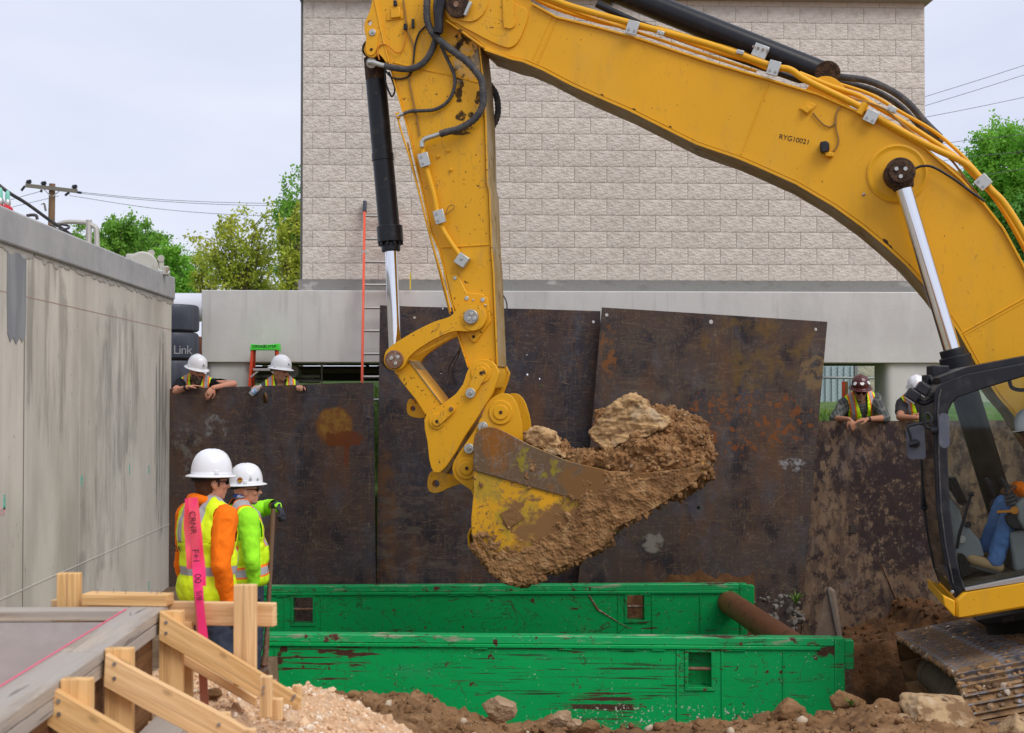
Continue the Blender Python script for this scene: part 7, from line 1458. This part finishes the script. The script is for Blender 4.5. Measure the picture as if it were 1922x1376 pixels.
    if vest:
        vm_ = MB(); torso(vm_, .030); E(vm_, (0, .0, -.52), (.185 * girth, .140 * girth, .13)); c_ = remesh(vm_, .010, 4); wrinkle(c_, .007, 8, 7); bm = bmesh.new(); bm.from_mesh(c_); bmesh.ops.transform(bm, matrix=Ti, verts=bm.verts)
        def bis(co, no): g = bm.verts[:] + bm.edges[:] + bm.faces[:]; bmesh.ops.bisect_plane(bm, geom=g, plane_co=co, plane_no=no)
        hem = -.60; bis((0, 0, hem), (0, 0, 1)); ax_ = .172
        for s_ in (-1, 1): bis((s_ * ax_, 0, 0), (1, 0, 0)); bis((s_ * .050, 0, 0), (s_ * 1.0, 0, -.16)); bis((0, 0, -.22), (0, 0, 1))
        def gone(p):
            if p.z < hem: return True
            if abs(p.x) > ax_ and p.z > -.22: return True
            if p.y > .0 and p.z > -.45 and abs(p.x) < .050 + .16 * p.z + vneck * .25: return True
            return abs(p.x) < .062 and p.z > -.02
        kill = [fc for fc in bm.faces if gone(fc.calc_center_median())]; bmesh.ops.delete(bm, geom=kill, context='FACES'); bmesh.ops.transform(bm, matrix=T, verts=bm.verts); bm.to_mesh(c_); bm.free(); put('safety_vest', c_, vest, root, T, solid=.004)
    if hood: c_ = MB(); c_.tube([TP(.075 * math.cos(a), -.015 + .085 * math.sin(a), .02 - .035 * math.sin(a)) for a in np.linspace(0, 2 * math.pi, 22)], .034, n=10); put('collar', remesh(c_, .01, 2), shirt, root)
    if hair:
        c_ = MB(); c_.ell(HP(0, -.018, .018), (.084 * hk, .100 * hk, .108 * hk), H3, 20, 14); c_.ell(HP(0, -.055, -.035), (.070 * hk, .050 * hk, .075 * hk), H3); me = remesh(c_, .008, 1); bm = bmesh.new(); bm.from_mesh(me); Hi = H.inverted(); kill = [fc for fc in bm.faces if (Hi @ fc.calc_center_median()).y > .030 or ((Hi @ fc.calc_center_median()).z < -.02 and (Hi @ fc.calc_center_median()).y > -.012)]; bmesh.ops.delete(bm, geom=kill, context='FACES'); bm.to_mesh(me); bm.free(); put('hair', me, hair, root)
    if beard:
        bmat, bl = beard; c_ = MB(); c_.ell(HP(0, .052, -.088 - bl * .25), ((.050 if bl else .032) * hk, (.044 if bl else .032) * hk, (.042 + bl * .5 if bl else .026) * hk), H3)
        if bl: c_.ell(HP(-.045, .028, -.06), (.022, .045, .045), H3); c_.ell(HP(.045, .028, -.06), (.022, .045, .045), H3)
        c_.ell(HP(0, .090, -.043), (.030, .012, .008), H3)
        me = remesh(c_, .006, 1); wrinkle(me, .004, 2, 30); put('beard', me, bmat, root)
    ey = MB(); 
    for s_ in (-1, 1): ey.ell(HP(s_ * .031, .080, .006), (.012, .007, .006), H3, 10, 6); ey.ell(HP(s_ * .031, .086, .026), (.019, .006, .0045), H3, 10, 6)
    put('eyes_and_brows', ey.mesh('e'), m_hairk, root)
    if shades:
        g = MB()
        for s_ in (-1, 1): g.ell(HP(s_ * .034, .092, .006), (.029, .008, .018), H3, 14, 8); g.tube([HP(s_ * .060, .085, .012), HP(s_ * .080, .04, .012), HP(s_ * .084, -.01, .008)], .0035, n=6)
        g.tube([HP(-.01, .096, .01), HP(.01, .096, .01)], .003, n=6); put('sunglasses', g.mesh('g'), m_lens, root)
    # hard hat
    hm, full = hat[0], hat[1]; Hh = H @ Matrix.Translation((0, -.004, .052 * hk)) @ Matrix.Rotation(R(hat[2] if len(hat) > 2 else 0), 4, 'X'); hb = MB(); nu = 48; prof = [(1.0, 0), (1.0, .022), (.985, .045), (.94, .072), (.86, .098), (.73, .122), (.55, .140), (.33, .151), (.12, .1555)]
    V, Fq_ = [], []
    ring = ([(1.25, -.014), (1.27, -.010), (1.19, -.003), (1.10, .0), (1.03, .004)] if full else [(1.06, -.006), (1.08, .0), (1.02, .004)]) + prof
    for r_, z_ in ring:
        for k in range(nu):
            a = 2 * math.pi * k / nu; fr = 1.0
            x, y = .110 * math.cos(a) * r_, .129 * math.sin(a) * r_
            if not full and r_ > 1.01: y += max(0, math.sin(a)) ** 3 * .045 * (r_ - 1.0) / .06
            rid = .007 * math.exp(-(x / .016) ** 2) if z_ > .03 else 0
            V.append((x, y, z_ + rid + (.004 * math.exp(-((abs(x) - .05) / .012) ** 2) if .03 < z_ < .13 else 0)))
    for j in range(len(ring) - 1): Fq_ += [(j * nu + k, j * nu + (k + 1) % nu, (j + 1) * nu + (k + 1) % nu, (j + 1) * nu + k) for k in range(nu)]
    Fq_.append(tuple((len(ring) - 1) * nu + k for k in range(nu))); hb.add([Hh @ Vector(p) for p in V], Fq_)
    ho = put('hard_hat', hb.mesh('h', 0), hm, root, Hh, solid=-.003)
    for s_ in (-1, 1):
        for yy in (.0,): t_ = MB(); t_.obox(Hh @ Vector((s_ * .111, yy, .018)), Hh.to_3x3() @ Vector((.005, 0, 0)), Hh.to_3x3() @ Vector((0, .014, 0)), Hh.to_3x3() @ Vector((0, 0, .013))); obj('accessory_slot', t_, hm, ho, bevel=.004)
    sus = MB(); sus.tube([Hh @ Vector((.098 * math.cos(a), .118 * math.sin(a) - .004, -.012 - .022 * max(0, -math.sin(a)))) for a in np.linspace(0, 2 * math.pi, 30)], .011, n=6); obj('suspension', sus, m_strap, ho)
    return root, T, H, Hh, ho
def sticker(ho, Hh, az, z, r, mat, name='sticker', n=20, glyph=None, gm=None, gs=.03, ink=None):
    """a flat print lying on the shell at azimuth az (0 = front) and height z"""
    a = R(90 - az); pr = np.interp(z, [0, .022, .045, .072, .098, .122], [1, 1, .985, .94, .86, .73]); p = Vector((.110 * math.cos(a) * pr, .129 * math.sin(a) * pr, z)); nrm = Vector((p.x / .118 ** 2, p.y / .138 ** 2, max(0, z - .02) / .10 ** 2)).normalized(); up = (Vector((0, 0, 1)) - nrm * nrm.z).normalized(); x = up.cross(nrm)
    F4 = Hh @ Matrix.Translation(p + nrm * .0055) @ Matrix((x, up, nrm)).transposed().to_4x4()
    if r: m_ = MB().prism([F4 @ Vector((r * math.cos(t), r * math.sin(t), 0)) for t in np.linspace(0, 2 * math.pi, n, endpoint=False)], (F4.to_3x3() @ Vector((0, 0, .001)))); obj(name, m_, mat, ho)
    if glyph: text(glyph, gs, F4 @ Vector((0, 0, .0025)), F4.to_3x3().to_4x4(), gm or m_print, ho, 'hat_print', .0003)
    return F4
m_stw = M('white_sticker', (.75, .75, .72), .5); m_sty = M('yellow_sticker', (.85, .62, .02), .5); m_str = M('dark_red_sticker', (.30, .01, .03), .5); m_stg = M('grey_sticker', (.35, .36, .37), .5); m_sto = M('orange_sticker', (.85, .33, .03), .5)
UPZ = Vector((0, 0, 1))
def stand(neck, hip, chest, gz_, D_=0, spread=.12):
    r_ = chest.cross(UPZ).normalized(); o = {}
    for s_, k in ((1, 'R'), (-1, 'L')):
        b = Vector((hip.x, hip.y, 0)) + r_ * s_ * spread; o[k] = (Vector((b.x, b.y, gz_ + .50)) + chest * .03, Vector((b.x, b.y, gz_ + .10)), Vector((b.x, b.y, gz_ + .045)) + chest * .18)
    return o
# 1: man in orange shirt, back to the camera
D1 = 8.67; J = lambda x, y, dd=0: atD(x, y, D1 + dd)
nk, hp1 = J(388, 950, .02), J(388, 1118, 0); ch = azv(40)
w1, T, H, Hh, ho = person('man in orange shirt and yellow vest seen from behind, under the pink ribbon', tuple(Vector((hp1.x, hp1.y, 0))), nk, hp1, ch, J(398, 906, -.0), azv(62), -.02,
    {'R': (J(415, 1060, -.20), J(428, 1135, -.10), Vector((.1, .2, -1)), -RT, .5), 'L': (J(345, 1060, .18), J(362, 1130, .30), Vector((.3, .2, -1)), -RT, .5)}, stand(nk, hp1, ch, 0), m_sk1, m_org, .97, v_w1, (m_hatw, True), m_djean, m_bootd, hair=m_hair, shades=True, hood=1, girth=1.16, hk=.98)
text('2A', .055, T @ Vector((-.085, -.158, -.26)), T.to_3x3().to_4x4() @ Matrix.Rotation(R(90), 4, 'X') , m_print, w1, 'vest_print', .001)
# 2: man in lime sleeves leaning on a shovel
D2 = 10.8; J = lambda x, y, dd=0: atD(x, y, D2 + dd)
nk, hp2 = J(451, 956, .0), J(463, 1078, 0); ch = azv(62)
w2, T, H, Hh, ho = person('man in lime green sleeves leaning on a shovel', tuple(Vector((hp2.x, hp2.y, -.12))), nk, hp2, ch, J(463, 920, .02), azv(82), .0,
    {'R': (J(474, 1052, -.26), J(477, 1094, -.20), Vector((-.1, .3, -1)), -RT, .5), 'L': (J(502, 952, .34), J(521, 949, .12), Vector((.45, -.3, -.6)), UPZ * .9 + RT * .6, .9)}, stand(nk, hp2, ch, -.12), m_sk1, m_lime, .97, v_w2, (m_hatw, True, 2), m_djean, m_bootd, gloves=('R', 'L'), shades=True, beard=(m_gbeard, .0), hk=.98, girth=1.2)
bd_ = MB(); bd_.ell(H @ Vector((0, -.045, -.045)), (.074, .062, .030), H.to_3x3()); put('bandana', remesh(bd_, .008, 1), m_band, w2)
sticker(ho, Hh, 108, .036, .021, m_str); sticker(ho, Hh, 108, .036, .018, m_sty); sticker(ho, Hh, 108, .036, .007, m_str, n=3); sticker(ho, Hh, 72, .038, .012, m_stg, n=6); sticker(ho, Hh, 72, .058, .004, m_stg, n=8); sticker(ho, Hh, 45, .034, .012, m_stg, n=4)
shv = thing('shovel', 'long wooden handled shovel held upright by the man in lime sleeves', 'shovel', atD(496, 1256, 10.75))
obj('handle', MB().tube([atD(513, 955, 10.85), atD(507, 1080, 10.80), atD(501, 1190, 10.76)], [.019, .018, .018], n=12), M('worn_handle', (.17, .10, .06), .7, bump=[((30, 30, 5), .002, 3)]), shv)
obj('socket', MB().tube([atD(501, 1186, 10.76), atD(499, 1225, 10.75), atD(495, 1248, 10.74)], [.021, .024, .03], n=12), m_rsteel, shv)
obj('blade', MB().prism([atD(x, y, 10.73) for x, y in ((486, 1244), (504, 1246), (506, 1290), (496, 1306), (485, 1288))], (0, .012, 0)), m_rsteel, shv, bevel=.003)
# 3: bearded man leaning on the plate
D3 = 16.14; J = lambda x, y, dd=0: atD(x, y, D3 + dd); gb = 1.0
nk, hp3 = J(369, 713, .02), J(372, 793, .22); ch = azv(176)
a = {'R': (J(328, 735, -.34), J(352, 727, -.42), J(372, 723, -.42) - J(352, 727, -.42), UPZ, .15), 'L': (J(438, 721, -.20), J(400, 728, -.43), J(390, 742, -.47) - J(400, 728, -.43), -FW + RT * .3, .5)}
w3, T, H, Hh, ho = person('bearded man with tattooed forearm leaning over the plate beside the wall', tuple(Vector((hp3.x, hp3.y, gb))), nk, hp3, ch, J(369, 698, -.06), azv(132), -.22, a, stand(nk, hp3, ch, gb), m_sk1, m_tblk, .28, v_bd, (m_hatw, True, -4), m_djean, m_bootd, beard=(m_beard, .05), vneck=.02, girth=1.12, voxel=.0065)
sticker(ho, Hh, 4, .055, 0, None, glyph='A', gs=.048); sticker(ho, Hh, 4, .028, 0, None, glyph='\u2014\u2014', gs=.022)
tt = MB(); q0, q1 = a['R'][0], a['R'][1]
for k in range(9):
    c = q0.lerp(q1, .2 + k * .075) - FW * .042 + UPZ * .004 * math.sin(k * 2.1); tt.tube(crom([c + UPZ * .018 * math.sin(k), c + RT * .01 - UPZ * .002, c + RT * .016 + UPZ * .016 * math.cos(k * 1.7), c + RT * .002 + UPZ * .02], 4), .0016, n=4)
wt = MB(); dd_ = (q1 - q0).normalized(); wt.cyl(q1 - dd_ * .035, q1 - dd_ * .008, .034, .032, n=20); obj('wrist_watch', wt, m_strap, w3, bevel=.003)
obj('tattoo', tt, M('tattoo_ink', (.09, .07, .08), .7), w3)
rg = a['L'][1] + a['L'][2].normalized() * .10; obj('ring', MB().cyl(rg - UPZ * .004, rg + UPZ * .004, .0115, n=14), m_strap, w3)
# 4: man with the water bottle
nk, hp4 = J(526, 716, .06), J(526, 795, .16); ch = azv(168)
a = {'R': (J(499, 752, .0), J(490, 729, -.30), J(478, 722, -.44) - J(490, 729, -.30), UPZ - FW * .3, .75), 'L': (J(566, 752, .02), J(560, 727, -.28), J(564, 722, -.46) - J(560, 727, -.28), UPZ, .9)}
w4, T, H, Hh, ho = person('young man with a moustache holding a water bottle over the plate', tuple(Vector((hp4.x, hp4.y, gb))), nk, hp4, ch, J(527, 699, .0), azv(118), -.10, a, stand(nk, hp4, ch, gb), m_sk2, m_tgry, .28, v_b, (m_hatw, True, -2), m_djean, m_bootd, vneck=.06, hk=.93, girth=.98, voxel=.0065)
me = MB(); me.ell(H @ Vector((0, .090, -.041)), (.028, .007, .005), H.to_3x3()); me.ell(H @ Vector((0, .080, -.085)), (.020, .010, .014), H.to_3x3()); put('moustache', me.mesh('m'), m_hairk, w4)
sticker(ho, Hh, 12, .055, 0, None, glyph='A', gs=.048); sticker(ho, Hh, 12, .028, 0, None, glyph='\u2014\u2014', gs=.022)
p, q = atD(489, 724, 15.68), atD(470, 741, 15.66); dv = (q - p).normalized(); wb = thing('water_bottle', 'clear plastic water bottle with a blue label, tipped over the plate edge', 'bottle', p)
L_ = (q - p).length; obj('bottle_body', MB().lathe([(.012, 0), (.014, .01), (.030, .035), (.033, .06), (.031, .075), (.033, .09), (.033, L_ * .8), (.031, L_ * .83), (.033, L_ * .9), (.028, L_), (0, L_)], p, dv, n=24), M('clear_plastic', (.80, .84, .88), .12, trans=.55, ior=1.2, alpha=.75), wb, sm=60)
obj('bottle_label', MB().lathe([(.0338, .065), (.0338, .115)], p, dv, n=24), M('blue_label', (.25, .42, .70), .5, layers=[Ly((.8, .8, .85), s=25, lo=.5, hi=.55)]), wb); obj('bottle_cap', MB().cyl(p - dv * .012, p + dv * .004, .014, n=16), M('white_cap', (.8, .8, .8), .4), wb)
# 5: man in maroon hat
D5 = 16.55; J = lambda x, y, dd=0: atD(x, y, D5 + dd); gb = .98
nk, hp5 = J(1614, 745, -.02), J(1616, 816, .22); ch = azv(180)
a = {'R': (J(1566, 786, -.20), J(1594, 787, -.46), J(1603, 802, -.48) - J(1594, 787, -.46), -FW + RT * .2, .55), 'L': (J(1661, 785, -.28), J(1628, 787, -.44), J(1606, 789, -.46) - J(1628, 787, -.44), UPZ - FW * .3, .2)}
w5, T, H, Hh, ho = person('man in a maroon hard hat and sunglasses leaning over the right plate', tuple(Vector((hp5.x, hp5.y, gb))), nk, hp5, ch, J(1615, 735, -.17), azv(188), -.28, a, stand(nk, hp5, ch, gb), m_sk3, m_plaid, .56, v_b, (m_hatm, True, 0), m_djean, m_bootd, beard=(m_gbeard, .0), shades=True, vneck=.05, girth=1.18, voxel=.0065)
sticker(ho, Hh, -3, .078, .026, m_stw, n=6); sticker(ho, Hh, -52, .075, .024, m_stw); sticker(ho, Hh, -52, .075, .012, m_str, n=5); sticker(ho, Hh, 42, .07, .024, m_stw, n=7)
wt = MB(); q0, q1 = a['L'][0], a['L'][1]; dd_ = (q1 - q0).normalized(); wt.cyl(q1 - dd_ * .03, q1 - dd_ * .004, .034, .032, n=20); obj('wrist_watch', wt, m_strap, w5, bevel=.003)
# 6: man behind the work lamps
nk, hp6 = J(1719, 745, .0), J(1722, 816, .22); ch = azv(180)
a = {'R': (J(1689, 783, -.26), J(1722, 785, -.44), J(1740, 783, -.44) - J(1722, 785, -.44), UPZ, .3), 'L': (J(1757, 784, -.26), J(1732, 777, -.38), J(1712, 778, -.36) - J(1732, 777, -.38), UPZ, .3)}
w6, T, H, Hh, ho = person('man in a stickered white cap style hat behind the cab lamps', tuple(Vector((hp6.x, hp6.y, gb))), nk, hp6, ch, J(1720, 736, -.14), azv(195), -.3, a, stand(nk, hp6, ch, gb), m_sk3, m_tdk, .30, v_b, (m_hatw, False, 0), m_djean, m_bootd, vneck=.06, shades=True, girth=1.05, voxel=.0065)
sticker(ho, Hh, -14, .085, .022, m_sto, n=4); sticker(ho, Hh, -14, .052, 0, None, glyph='A', gs=.042); sticker(ho, Hh, 30, .058, .018, m_stg, n=4); sticker(ho, Hh, -20, .018, .012, m_stg, n=4)
# 7: operator in the cab
Wo = WC + .46; G = lambda x, y, dw=0: pw(x, y, Wo + dw)
nk, hp7 = G(1956, 856), G(1988, 972); ch = -u_
a = {'R': (G(1952, 948, .22), G(1905, 912, .36), -u_ * .9 - ZU * .2, ZU, .9), 'L': (G(1958, 945, -.22), G(1912, 913, -.16), -u_ * 1 - ZU * .05, ZU, .8)}
lg = {'R': (G(1884, 946, .16), G(1850, 1032, .16), G(1806, 1030, .16)), 'L': (G(1900, 955, -.12), G(1868, 1056, -.12), G(1816, 1050, -.12))}
w7, T, H, Hh, ho = person('excavator operator in blue jeans seated behind the cab glass', tuple(hp7 - Vector((0, 0, .45))), nk, hp7, ch, G(1939, 815), -u_, -.22, a, lg, m_sk4, m_org, .97, v_w1, (m_hatw, False, 0), m_jean, m_boot, hood=0, hk=1.0, girth=1.1)
for k in ('L', 'R'):
    an, toe = lg[k][1], lg[k][2]; fd = (toe - an); fd.normalize(); obj('boot_sole', MB().beam(an - fd * .05 - ZU * .085, toe + fd * .01 - ZU * .045, .09, .028), m_sole, w7, bevel=.01)
